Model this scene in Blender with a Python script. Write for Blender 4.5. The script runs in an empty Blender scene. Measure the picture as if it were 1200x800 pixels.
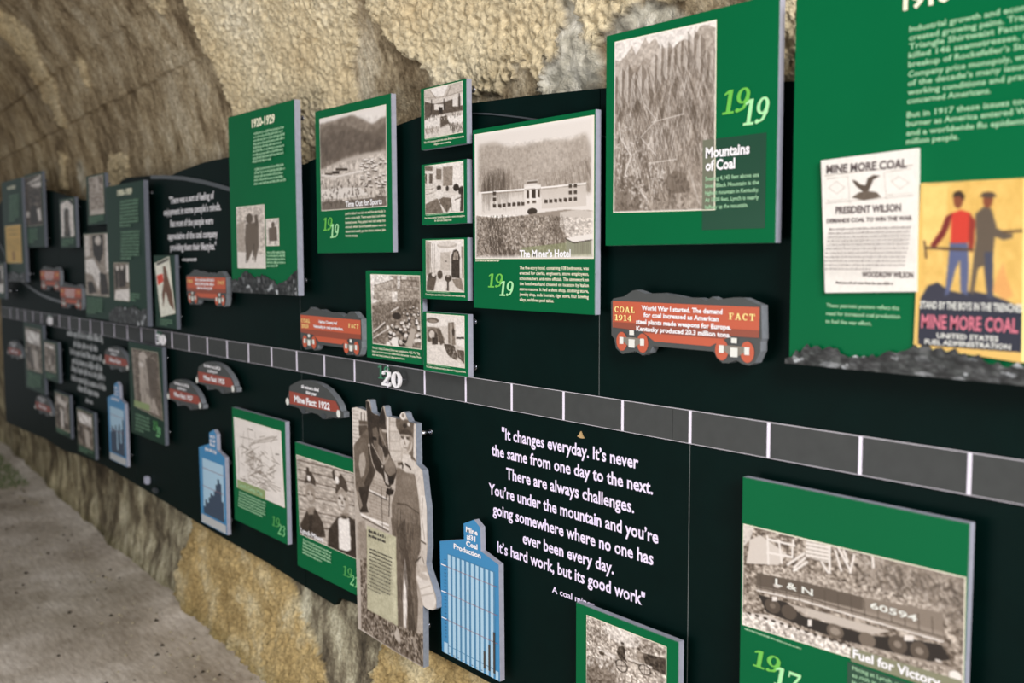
# Museum exhibit on the wall of a masonry mine portal: black backboard with stand-off panels.
# World axes: X runs along the exhibit wall (right +), Y goes into the wall, Z is up; metres.
import bpy, bmesh, math, random
import numpy as np
from mathutils import Vector, Matrix, geometry

SC = bpy.context.scene
COL = SC.collection

# ------------------------------------------------------------------ camera
cd = bpy.data.cameras.new('camera'); cam = bpy.data.objects.new('camera', cd); COL.objects.link(cam)
fw = Vector((-0.7774378, 0.62361872, -0.08179338))
rt = Vector((0.62590331, 0.77989497, -0.0029806))
up = Vector((-0.06193149, 0.05351198, 0.99664485))
cam.matrix_world = Matrix(((rt.x, up.x, -fw.x, 0), (rt.y, up.y, -fw.y, -1.6), (rt.z, up.z, -fw.z, 1.6), (0, 0, 0, 1)))
cd.sensor_width = 36; cd.sensor_fit = 'HORIZONTAL'; cd.lens = 36 * 1180 / 1200
cd.clip_start = .05; cd.clip_end = 100
cd.dof.use_dof = True; cd.dof.focus_distance = 2.5; cd.dof.aperture_fstop = 2.4
SC.camera = cam

# ------------------------------------------------------------------ light
w = bpy.data.worlds.new('overcast_sky'); SC.world = w; w.use_nodes = True
bg = w.node_tree.nodes['Background']; bg.inputs[0].default_value = (.93, .97, 1.0, 1); bg.inputs[1].default_value = .38
def area(name, loc, target, size, sizey, energy, col):
    l = bpy.data.lights.new(name, 'AREA'); l.shape = 'RECTANGLE'; l.size = size; l.size_y = sizey; l.energy = energy; l.color = col
    o = bpy.data.objects.new(name, l); COL.objects.link(o); o.location = loc
    o.rotation_euler = (Vector(target) - Vector(loc)).to_track_quat('-Z', 'Y').to_euler(); return o
area('portal_daylight', (2.3, -2.1, 3.1), (-2.2, 0, 1.6), 1.6, 1.4, 215, (1, .97, .93))
area('side_daylight', (-2.3, -2.9, .75), (-2.0, 0, 1.5), 1.8, 1.0, 34, (1, .98, .96))
SC.view_settings.view_transform = 'Standard'; SC.view_settings.look = 'None'
SC.view_settings.exposure = 0.12; SC.view_settings.gamma = 1.0; SC.view_settings.use_curve_mapping = False
try: SC.cycles.use_denoising = True
except Exception: pass

# ------------------------------------------------------------------ materials
def s2l(c):
    return tuple((v / 12.92 if v <= .04045 else ((v + .055) / 1.055) ** 2.4) for v in c)
def mat(name, rgb, rough=.5, metal=0., var=.0, scale=30., bump=0., spec=.5, emit=0.):
    m = bpy.data.materials.new(name); m.use_nodes = True; nt = m.node_tree; b = nt.nodes['Principled BSDF']
    c = s2l(rgb) + (1,); b.inputs['Base Color'].default_value = c
    b.inputs['Roughness'].default_value = rough; b.inputs['Metallic'].default_value = metal
    b.inputs['Specular IOR Level'].default_value = spec
    if var or bump:
        tc = nt.nodes.new('ShaderNodeTexCoord'); n = nt.nodes.new('ShaderNodeTexNoise'); n.inputs['Scale'].default_value = scale; n.inputs['Detail'].default_value = 6
        nt.links.new(tc.outputs['Object'], n.inputs['Vector'])
        if var:
            mx = nt.nodes.new('ShaderNodeMix'); mx.data_type = 'RGBA'
            mx.inputs[6].default_value = tuple(v * (1 - var) for v in c[:3]) + (1,); mx.inputs[7].default_value = tuple(min(1, v * (1 + var)) for v in c[:3]) + (1,)
            nt.links.new(n.outputs['Fac'], mx.inputs[0]); nt.links.new(mx.outputs[2], b.inputs['Base Color'])
        if bump:
            bp = nt.nodes.new('ShaderNodeBump'); bp.inputs['Strength'].default_value = bump; bp.inputs['Distance'].default_value = .003
            nt.links.new(n.outputs['Fac'], bp.inputs['Height']); nt.links.new(bp.outputs[0], b.inputs['Normal'])
    return m
M = {}
M['black'] = mat('backboard_black', (.006, .082, .074), .5, var=.25, scale=14, bump=.03, spec=.05)
M['green'] = mat('panel_green', (.0, .38, .22), .5, var=.12, scale=3, spec=.08)
M['green_dark'] = mat('panel_green_shade', (.01, .25, .16), .4, var=.1, scale=8)
M['edge'] = mat('panel_edge_grey', (.66, .67, .74), .35, var=.2, scale=60, bump=.1)
M['edge_dark'] = mat('panel_edge_charcoal', (.22, .24, .26), .3, var=.2, scale=60)
M['steel'] = mat('standoff_steel', (.75, .76, .80), .25, 1.0)
M['strip'] = mat('timeline_charcoal', (.20, .21, .21), .6, var=.25, scale=40, bump=.05)
M['tick'] = mat('tick_white', (.93, .90, .97), .5)
M['white'] = mat('lettering_white', (.95, .94, .96), .5)
M['quote'] = mat('quote_lilac_white', (.93, .88, 1.0), .5)
M['green_far'] = mat('panel_green_shaded', (.01, .19, .13), .45, var=.1, scale=8, spec=.2)  # same panel green, darkened to paint in the light falloff on far panels
M['edge_far'] = mat('panel_edge_shaded', (.40, .42, .47), .4, var=.2, scale=60)  # same edge grey, weaker light on far panels put into the colour
M['mint_dim'] = mat('lettering_mint_dim', (.42, .58, .46), .5)  # mint lettering darkened in colour for the dim far panels
M['green_dimleaf'] = mat('numeral_green_dim', (.28, .60, .30), .5)  # dim numeral greens: weaker light put into their colour
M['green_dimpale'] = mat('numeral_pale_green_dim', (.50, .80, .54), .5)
M['teal'] = mat('numeral_teal', (.24, .50, .38), .5)
M['car_edge'] = mat('plaque_edge', (.50, .52, .55), .3, var=.3, scale=80)
M['cut_edge'] = mat('cutout_edge_bluegrey', (.56, .59, .65), .35, var=.3, scale=90)
M['cream'] = mat('lettering_cream', (.96, .95, .84), .5)
M['mint'] = mat('lettering_mint', (.64, .82, .66), .5)
M['ink_faint'] = mat('printing_ink_faint', (.52, .47, .47), .6)
M['leaf_green'] = mat('numeral_green', (.40, .74, .27), .5)
M['pale_green'] = mat('numeral_pale_green', (.66, .90, .66), .5)
M['ink'] = mat('printing_ink', (.36, .31, .31), .6)
M['ink_dark'] = mat('printing_ink_dark', (.22, .20, .19), .6)
M['rust'] = mat('car_rust_red', (.74, .33, .21), .5, var=.06, scale=12)
M['rust_dark'] = mat('car_rust_stripe', (.55, .26, .18), .5)
M['mine_red'] = mat('mine_car_red', (.58, .25, .19), .5, var=.1, scale=20)
M['charcoal'] = mat('plaque_charcoal', (.25, .26, .26), .5, var=.12, scale=30)
M['grey'] = mat('bearing_grey', (.50, .47, .43), .5)
M['lightgrey'] = mat('bearing_light', (.88, .88, .86), .5)
M['yellow'] = mat('lettering_yellow', (.98, .90, .58), .5)
M['blue'] = mat('chart_blue', (.22, .52, .72), .4, var=.08, scale=6)
M['blue_deep'] = mat('chart_gap_blue', (.27, .50, .66), .5)
M['bar'] = mat('chart_pale_bar', (.66, .79, .88), .5)
M['barline'] = mat('chart_red_line', (.60, .42, .46), .5)
M['navy'] = mat('chart_dark_bar', (.20, .27, .36), .5)
M['silver'] = mat('silver_print', (.74, .75, .76), .4)
M['tan'] = mat('dry_leaf', (.72, .60, .42), .7)
M['pink'] = mat('poster_pink', (.80, .42, .50), .5)
M['lichen'] = mat('label_olive', (.55, .62, .42), .5)
def vmat(name, rough=.5):
    m = bpy.data.materials.new(name); m.use_nodes = True; nt = m.node_tree; b = nt.nodes['Principled BSDF']
    a = nt.nodes.new('ShaderNodeVertexColor'); a.layer_name = 'print'
    n = nt.nodes.new('ShaderNodeTexNoise'); n.inputs['Scale'].default_value = 700; tc = nt.nodes.new('ShaderNodeTexCoord'); nt.links.new(tc.outputs['Object'], n.inputs['Vector'])
    mx = nt.nodes.new('ShaderNodeMix'); mx.data_type = 'RGBA'; mx.blend_type = 'OVERLAY'; mx.inputs[0].default_value = .25
    nt.links.new(a.outputs[0], mx.inputs[6]); nt.links.new(n.outputs['Fac'], mx.inputs[7]); nt.links.new(mx.outputs[2], b.inputs['Base Color'])
    b.inputs['Roughness'].default_value = rough; b.inputs['Specular IOR Level'].default_value = .3; return m
M['print'] = vmat('photo_print', .45)

# ------------------------------------------------------------------ helpers
def tag(o, label=None, cat=None, group=None, kind=None):
    if label: o['label'] = label
    if cat: o['category'] = cat
    if group: o['group'] = group
    if kind: o['kind'] = kind
    return o
def root(name, loc, label, cat, group=None):
    o = bpy.data.objects.new(name, None); COL.objects.link(o); o.location = loc; o.empty_display_size = .05
    return tag(o, label, cat, group)
def link(name, me, mats, parent=None):
    """mesh in world coordinates -> object, moved into the parent's frame"""
    for m in (mats if isinstance(mats, (list, tuple)) else [mats]): me.materials.append(m)
    o = bpy.data.objects.new(name, me); COL.objects.link(o)
    if parent:
        p = parent; off = Vector((0, 0, 0))
        while p: off += p.location; p = p.parent
        me.transform(Matrix.Translation(-off)); o.parent = parent
    return o
def bm_obj(name, bm, mats, parent=None):
    me = bpy.data.meshes.new(name); bm.to_mesh(me); bm.free(); return link(name, me, mats, parent)
def set_origin(o):
    """move a top-level mesh's origin to its centre"""
    n = len(o.data.vertices); a = np.empty(n * 3); o.data.vertices.foreach_get('co', a); a = a.reshape(-1, 3)
    c = Vector(((a[:, 0].min() + a[:, 0].max()) / 2, (a[:, 1].min() + a[:, 1].max()) / 2, a[:, 2].min()))
    o.data.transform(Matrix.Translation(-c)); o.location = c; return o
def box_bm(bm, x0, x1, y0, y1, z0, z1, bev=0.):
    r = bmesh.ops.create_cube(bm, size=1)
    vs = r['verts']
    for v in vs: v.co = Vector(((x0 + x1) / 2 + v.co.x * (x1 - x0), (y0 + y1) / 2 + v.co.y * (y1 - y0), (z0 + z1) / 2 + v.co.z * (z1 - z0)))
    if bev:
        es = list({e for v in vs for e in v.link_edges})
        bmesh.ops.bevel(bm, geom=es, offset=bev, segments=2, affect='EDGES')
def prism_bm(bm, pts, y0, y1, bev=0.):
    """outline in XZ, extruded from y0 (front, toward the room) to y1"""
    vs = [bm.verts.new((x, y0, z)) for x, z in pts]
    f = bm.faces.new(vs)
    r = bmesh.ops.extrude_face_region(bm, geom=[f]); nv = [g for g in r['geom'] if isinstance(g, bmesh.types.BMVert)]
    for v in nv: v.co.y = y1
    bmesh.ops.recalc_face_normals(bm, faces=bm.faces[:])
def prism(name, pts, y0, y1, m, parent=None, side=None):
    bm = bmesh.new(); prism_bm(bm, pts, y0, y1)
    if side:
        for f in bm.faces: f.material_index = 0 if f.normal.y < -.7 else 1
        return bm_obj(name, bm, [m, side], parent)
    return bm_obj(name, bm, m, parent)
def rect(x0, x1, z0, z1): return [(x0, z0), (x1, z0), (x1, z1), (x0, z1)]
def ellipse(cx, cz, rx, rz, n=28): return [(cx + rx * math.cos(2 * math.pi * i / n), cz + rz * math.sin(2 * math.pi * i / n)) for i in range(n)]
def polys_mesh(name, polys, y, m, parent=None, th=0.):
    """several flat outlines printed on one surface"""
    vs = []; fs = []
    for p in polys:
        b = len(vs); vs += [(x, y - b * 4e-6, z) for x, z in p]; fs.append(list(range(b, b + len(p))))
    me = bpy.data.meshes.new(name); me.from_pydata(vs, [], fs); return link(name, me, m, parent)
def cyl_y(bm, x, z, y0, y1, r, n=14):
    ring0 = [bm.verts.new((x + r * math.cos(2 * math.pi * i / n), y0, z + r * math.sin(2 * math.pi * i / n))) for i in range(n)]
    ring1 = [bm.verts.new((v.co.x, y1, v.co.z)) for v in ring0]
    bm.faces.new(ring0); bm.faces.new(ring1[::-1])
    for i in range(n): bm.faces.new((ring0[i], ring1[i], ring1[(i + 1) % n], ring0[(i + 1) % n]))
    bmesh.ops.recalc_face_normals(bm, faces=bm.faces[:])

# ---- lettering (built-in font turned into flat meshes)
_tc = {}
def glyphs(s, bold, shear):
    k = (s, bold, shear)
    if k in _tc: return _tc[k]
    cu = bpy.data.curves.new('lettering', 'FONT'); cu.body = s; cu.offset = bold; cu.shear = shear; cu.resolution_u = 2; cu.fill_mode = 'FRONT'
    o = bpy.data.objects.new('lettering', cu); COL.objects.link(o)
    bpy.context.view_layer.update()
    me = o.to_mesh(); n = len(me.vertices); a = np.empty(n * 3); me.vertices.foreach_get('co', a); a = a.reshape(-1, 3)[:, :2].copy()
    fs = [tuple(p.vertices) for p in me.polygons]; o.to_mesh_clear()
    bpy.data.objects.remove(o); bpy.data.curves.remove(cu)
    _tc[k] = (a, fs); return _tc[k]
CAP = None
def letters(name, lines, y, m, parent, bold=.0, shear=0.):
    """one mesh per line: (text, x0, x1 or None, baseline z, cap height); x1 None = natural width"""
    global CAP
    if CAP is None:
        a, f = glyphs('H', 0, 0); CAP = a[:, 1].max()
    for ln in lines:
        s, x0, x1, zb, cap = ln[:5]; a, f = glyphs(s, bold, shear); sx = cap / CAP; mn, mx = a[:, 0].min(), a[:, 0].max()
        kx = (x1 - x0) / (mx - mn) if x1 is not None else sx * .9
        me = bpy.data.meshes.new(name); me.from_pydata([(x0 + (p[0] - mn) * kx, y, zb + p[1] * sx) for p in a], [], f); link(name, me, m, parent)
def fine_print(name, x0, x1, ztop, zbot, n, y, m, parent, seed=1, centre=False, last=.6, weight=.5, ragged=.0):
    """print too small to read in the photograph: rows of letter-sized strokes grouped in words"""
    r = random.Random(seed); P = []; pitch = (ztop - zbot) / n; xh = pitch * weight; lw = xh * .62
    for i in range(n):
        zb = ztop - (i + 1) * pitch + pitch * .25
        wd = (x1 - x0) * (last if i == n - 1 else 1 - ragged * r.random())
        a = x0 + ((x1 - x0 - wd) / 2 if centre else 0); e = a + wd; x = a
        while x < e - lw:
            L = r.choice((2, 3, 4, 5, 6, 7))
            for k in range(L):
                if x > e - lw: break
                h = xh * (1.45 if r.random() < .3 else 1); d = xh * .35 if r.random() < .1 else 0
                P.append(rect(x, x + lw * .72, zb - d, zb + h)); x += lw
            x += lw * .9
    return polys_mesh(name, P, y, m, parent)
def ribbon(pts):
    L = []; R = []
    for i, (x, z, w_) in enumerate(pts):
        a = pts[max(0, i - 1)]; b = pts[min(len(pts) - 1, i + 1)]; dx, dz = b[0] - a[0], b[1] - a[1]; d = math.hypot(dx, dz) or 1
        nx, nz = -dz / d * w_ / 2, dx / d * w_ / 2; L.append((x + nx, z + nz)); R.append((x - nx, z - nz))
    return [[L[i], L[i + 1], R[i + 1], R[i]] for i in range(len(L) - 1)]
def ring(cx, cz, rx, rz, ix, iz, a0=0, a1=360, n=22):
    out = []
    for i in range(n):
        t0 = math.radians(a0 + (a1 - a0) * i / n); t1 = math.radians(a0 + (a1 - a0) * (i + 1) / n)
        c0, s0, c1, s1 = math.cos(t0), math.sin(t0), math.cos(t1), math.sin(t1)
        out.append([(cx + rx * c0, cz + rz * s0), (cx + rx * c1, cz + rz * s1), (cx + ix * c1, cz + iz * s1), (cx + ix * c0, cz + iz * s0)])
    return out
SLAB = {
 '0': ring(.3, .5, .29, .52, .13, .42), 'O': ring(.36, .5, .36, .52, .19, .40),
 '1': [rect(.21, .40, 0, 1), rect(.06, .56, 0, .10), [(.04, .78), (.21, .86), (.3, 1), (.21, 1), (.04, .88)]],
 '9': ring(.3, .68, .29, .33, .12, .24) + ribbon([(.51, .7, .16), (.5, .42, .17), (.38, .16, .13), (.1, .03, .07)]) + [ellipse(.12, .1, .09, .09, 10)],
 '2': ribbon([(.1, .72, .12), (.13, .88, .1), (.3, .97, .08), (.46, .88, .15), (.47, .68, .17), (.32, .4, .14), (.07, .08, .08)]) + ribbon([(.03, .08, .16), (.5, .08, .17), (.57, .26, .05)]),
 '3': ribbon([(.08, .78, .12), (.16, .94, .08), (.32, .97, .07), (.45, .82, .17), (.4, .62, .1), (.2, .54, .06)]) + ribbon([(.2, .54, .06), (.42, .46, .11), (.48, .25, .18), (.34, .04, .09), (.14, .02, .07), (.05, .18, .13)]),
 '4': ribbon([(.42, 1, .1), (.05, .3, .08)]) + [rect(.03, .6, .22, .34), rect(.34, .51, 0, 1), rect(.22, .62, 0, .08)],
 '7': [rect(.03, .58, .84, 1), rect(.03, .1, .68, .9)] + ribbon([(.53, .88, .1), (.36, .45, .13), (.25, 0, .2)]),
 'C': ring(.38, .5, .38, .52, .19, .40, 45, 315) + [rect(.58, .68, .68, .98)],
 'A': ribbon([(.12, 0, .12), (.38, 1, .14)]) + ribbon([(.66, 0, .19), (.38, 1, .19)]) + [rect(.2, .58, .28, .38), rect(0, .26, 0, .1), rect(.5, .8, 0, .1)],
 'L': [rect(.1, .3, 0, 1), rect(0, .4, .9, 1), rect(0, .62, 0, .11), rect(.52, .62, 0, .34)],
 'F': [rect(.1, .3, 0, 1), rect(0, .4, 0, .1), rect(0, .62, .89, 1), rect(.52, .62, .68, 1), rect(.3, .5, .46, .56)],
 'T': [rect(.26, .45, 0, 1), rect(.14, .57, 0, .1), rect(0, .71, .89, 1), rect(0, .1, .68, 1), rect(.61, .71, .68, 1)],
 '-': [rect(.05, .4, .4, .52)]}
SW = {'0': .66, '1': .6, '9': .66, '2': .64, '3': .6, '4': .66, '7': .62, 'C': .84, 'O': .84, 'A': .9, 'L': .76, 'F': .76, 'T': .84, '-': .45}
def slab(s, x, z, h, kx=1., shear=0., gap=.0):
    P = []; cx = 0
    for c in s:
        for p in SLAB[c]: P.append([(x + ((cx + a) * kx + b * shear) * h, z + b * h) for a, b in p])
        cx += SW[c] + gap
    return P, cx * kx * h
def slab_fit(s, x0, x1, z, h, shear=0., gap=0.):
    wd = sum(SW[c] + gap for c in s) - gap
    return slab(s, x0, z, h, (x1 - x0) / (wd * h), shear, gap)[0]

# ---- printed pictures: a small painter, its result stored per vertex on a fine grid
def sepia(g):
    g = max(0., min(1., g)); return (.095 + .86 * g, .065 + .77 * g + .095 * g * g, .045 + .66 * g + .215 * g * g)
def vnoise(h, w_, cy, cx, seed, octv=4):
    r = np.random.RandomState(seed); out = np.zeros((h, w_)); amp = 1; tot = 0
    for o in range(octv):
        ny, nx = int(cy * 2 ** o) + 2, int(cx * 2 ** o) + 2; g = r.rand(ny + 1, nx + 1)
        yy = np.linspace(0, ny - 1.001, h); xx = np.linspace(0, nx - 1.001, w_); yi = yy.astype(int); xi = xx.astype(int); fy = (yy - yi)[:, None]; fx = (xx - xi)[None]
        fy = fy * fy * (3 - 2 * fy); fx = fx * fx * (3 - 2 * fx)
        a = g[yi][:, xi]; b = g[yi][:, xi + 1]; c = g[yi + 1][:, xi]; d = g[yi + 1][:, xi + 1]
        out += amp * ((a * (1 - fx) + b * fx) * (1 - fy) + (c * (1 - fx) + d * fx) * fy); tot += amp; amp *= .6
    return out / tot
def inside(px, py, poly):
    r = np.zeros(np.broadcast(px, py).shape, bool); n = len(poly)
    for i in range(n):
        x0, y0 = poly[i]; x1, y1 = poly[(i + 1) % n]
        if y0 == y1: continue
        c = ((y0 > py) != (y1 > py)) & (px < (x1 - x0) * (py - y0) / (y1 - y0) + x0); r ^= c
    return r
class Paint:
    SS = 2
    def __init__(s, w_, h, real_aspect):
        s.W = w_ * s.SS; s.H = h * s.SS; s.a = np.zeros((s.H, s.W, 3)); s.asp = real_aspect
    def col(s, g): return np.array(sepia(g) if isinstance(g, (int, float)) else g)
    def win(s, us, vs):
        x0 = max(0, int(min(us) * s.W) - 1); x1 = min(s.W, int(max(us) * s.W) + 2); y0 = max(0, int(min(vs) * s.H) - 1); y1 = min(s.H, int(max(vs) * s.H) + 2)
        return x0, x1, y0, y1
    def poly(s, g, al, pts):
        x0, x1, y0, y1 = s.win([p[0] for p in pts], [p[1] for p in pts])
        if x1 <= x0 or y1 <= y0: return
        px = ((np.arange(x0, x1) + .5) / s.W)[None]; py = ((np.arange(y0, y1) + .5) / s.H)[:, None]
        m = inside(px, py, pts); sub = s.a[y0:y1, x0:x1]; sub[m] = sub[m] * (1 - al) + s.col(g) * al
    def ell(s, g, al, cx, cy, rx, ry):
        x0, x1, y0, y1 = s.win((cx - rx, cx + rx), (cy - ry, cy + ry))
        if x1 <= x0 or y1 <= y0: return
        px = ((np.arange(x0, x1) + .5) / s.W)[None]; py = ((np.arange(y0, y1) + .5) / s.H)[:, None]
        m = ((px - cx) / max(rx, 1e-5)) ** 2 + ((py - cy) / max(ry, 1e-5)) ** 2 < 1; sub = s.a[y0:y1, x0:x1]; sub[m] = sub[m] * (1 - al) + s.col(g) * al
    def line(s, g, al, wd, pts):
        for (u0, v0), (u1, v1) in zip(pts, pts[1:]):
            dx, dy = (u1 - u0) * s.asp, v1 - v0; d = math.hypot(dx, dy) or 1e-6; nx, ny = -dy / d * wd / 2 / s.asp, dx / d * wd / 2
            s.poly(g, al, [(u0 + nx, v0 + ny), (u1 + nx, v1 + ny), (u1 - nx, v1 - ny), (u0 - nx, v0 - ny)])
    def blur(s, k):
        k = int(k * s.SS)
        for _ in range(2):
            for ax in (0, 1):
                acc = np.zeros_like(s.a); n = 0
                for d in range(-k, k + 1): acc += np.roll(s.a, d, ax); n += 1
                s.a = acc / n
    def run(s, ops):
        for o in ops:
            k = o[0]
            if k == 'B': s.a[:] = s.col(o[1])
            elif k == 'G': s.a[:] = s.col(o[1]) + (s.col(o[2]) - s.col(o[1])) * np.linspace(0, 1, s.H)[:, None, None]
            elif k == 'P': s.poly(o[1], o[2], o[3])
            elif k == 'E': s.ell(*o[1:])
            elif k == 'L': s.line(*o[1:])
            elif k == 'Z': s.blur(o[1])
            elif k == 'N':
                n = (vnoise(s.H, s.W, o[3] * .8, o[2] * .8, o[4], 2) - .5) * 1.7 * o[1]
                if o[5]:
                    px = ((np.arange(s.W) + .5) / s.W)[None]; py = ((np.arange(s.H) + .5) / s.H)[:, None]; n = n * inside(px, py, o[5])
                s.a = np.clip(s.a + n[:, :, None], 0, 1)
            elif k == 'V':
                x = np.minimum(np.linspace(0, 1, s.W), np.linspace(1, 0, s.W))[None]; y = np.minimum(np.linspace(0, 1, s.H), np.linspace(1, 0, s.H))[:, None]
                e = np.clip(np.minimum(x * s.asp, y) / max(o[1] * .5, 1e-3), 0, 1)[:, :, None]; s.a = s.a * e + np.array(sepia(.97)) * (1 - e)
            elif k == 'R':
                _, g, al, n, reg, a0, a1, L, wd = o; r = random.Random(int(n + L * 1000)); us = [p[0] for p in reg]; vs = [p[1] for p in reg]; done = 0; tries = 0
                while done < n and tries < n * 6:
                    tries += 1; u = r.uniform(min(us), max(us)); v = r.uniform(min(vs), max(vs))
                    if not inside(np.array([u]), np.array([v]), reg)[0]: continue
                    t = math.radians(r.uniform(a0, a1)); l = L * r.uniform(.4, 1.2)
                    s.line(g, al * r.uniform(.5, 1), wd * 1.7 * r.uniform(.6, 1.3), [(u, v), (u + math.cos(t) * l / s.asp, v + math.sin(t) * l)]); done += 1
    def result(s):
        a = s.a.reshape(s.H // s.SS, s.SS, s.W // s.SS, s.SS, 3).mean((1, 3)); return np.clip(a, 0, 1)
def lin(a): return np.where(a <= .04045, a / 12.92, ((a + .055) / 1.055) ** 2.4)
def set_print(me, cols):
    ca = me.color_attributes.new('print', 'FLOAT_COLOR', 'POINT')
    c = np.ones((len(me.vertices), 4), np.float32); c[:, :3] = lin(cols); ca.data.foreach_set('color', c.ravel())
def picture(name, art, quad, y, parent, step=.003, stepz=None, frame=True):
    """quad: TL, TR, BR, BL in wall coordinates (x, z)"""
    stepz = stepz or step * .85
    wd = quad[1][0] - quad[0][0]; ht = quad[0][1] - quad[3][1]
    nx = max(8, int(wd / step)); nz = max(8, int(ht / stepz)); p = Paint(nx, nz, wd / ht); p.run(ART[art] if isinstance(art, str) else art); img = p.result()
    u = np.linspace(0, 1, nx)[None]; v = np.linspace(0, 1, nz)[:, None]
    (ax, az), (bx, bz), (cx, cz), (dx, dz) = quad
    X = (ax * (1 - u) + bx * u) * (1 - v) + (dx * (1 - u) + cx * u) * v; Z = (az * (1 - u) + bz * u) * (1 - v) + (dz * (1 - u) + cz * u) * v
    co = np.stack([X, np.full_like(X, y), Z], -1).reshape(-1, 3)
    i = (np.arange(nz - 1)[:, None] * nx + np.arange(nx - 1)[None]).ravel()
    me = grid_mesh(name, co, np.stack([i, i + nx, i + nx + 1, i + 1], -1)); set_print(me, img.reshape(-1, 3))
    pic = link(name, me, M['print'], parent)
    if frame:
        t = frame if frame is not True else .0012
        polys_mesh('photo_border', [[(ax - t, az + t), (bx + t, bz + t), (cx + t, cz - t), (dx - t, dz - t)]], y + .0004, M['cream'], pic)
    return pic
def grid_mesh(name, co, quads):
    me = bpy.data.meshes.new(name); me.vertices.add(len(co)); me.vertices.foreach_set('co', np.asarray(co, np.float32).ravel())
    n = len(quads); me.loops.add(n * 4); me.loops.foreach_set('vertex_index', np.asarray(quads, np.int32).ravel())
    me.polygons.add(n); me.polygons.foreach_set('loop_start', np.arange(n, dtype=np.int32) * 4); me.update(calc_edges=True); return me
def painted_shape(name, outline, art, rc, y, parent, step):
    """a printed face cut to an outline; rc = x0, x1, z0, z1 covered by the art"""
    x0, x1, z0, z1 = rc; p = Paint(int((x1 - x0) / step), int((z1 - z0) / step), (x1 - x0) / (z1 - z0)); p.run(ART[art] if isinstance(art, str) else art); img = p.result()
    gx = np.arange(x0 + step / 2, x1, step); gz = np.arange(z0 + step / 2, z1, step); GX, GZ = np.meshgrid(gx, gz)
    # keep points well inside
    m = inside(GX, GZ, outline)
    e = step * .4
    for ddx, ddz in ((e, 0), (-e, 0), (0, e), (0, -e)): m &= inside(GX + ddx, GZ + ddz, outline)
    ol = []
    for (a, b), (c, d) in zip(outline, outline[1:] + outline[:1]):
        n = max(1, int(math.hypot(c - a, d - b) / (step * 1.5)))
        ol += [(a + (c - a) * i / n, b + (d - b) * i / n) for i in range(n)]
    pts = [Vector(q) for q in ol] + [Vector((a, b)) for a, b in zip(GX[m], GZ[m])]
    vs, _, fs, *_r = geometry.delaunay_2d_cdt(pts, [], [list(range(len(ol)))], 1, 1e-6)
    me = bpy.data.meshes.new(name); me.from_pydata([(v[0], y, v[1]) for v in vs], [], [list(f) for f in fs])
    a = np.array([(v[0], v[1]) for v in vs]); iy = np.clip(((z1 - a[:, 1]) / (z1 - z0) * img.shape[0]).astype(int), 0, img.shape[0] - 1); ix = np.clip(((a[:, 0] - x0) / (x1 - x0) * img.shape[1]).astype(int), 0, img.shape[1] - 1)
    set_print(me, img[iy, ix]); return link(name, me, M['print'], parent)

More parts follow.
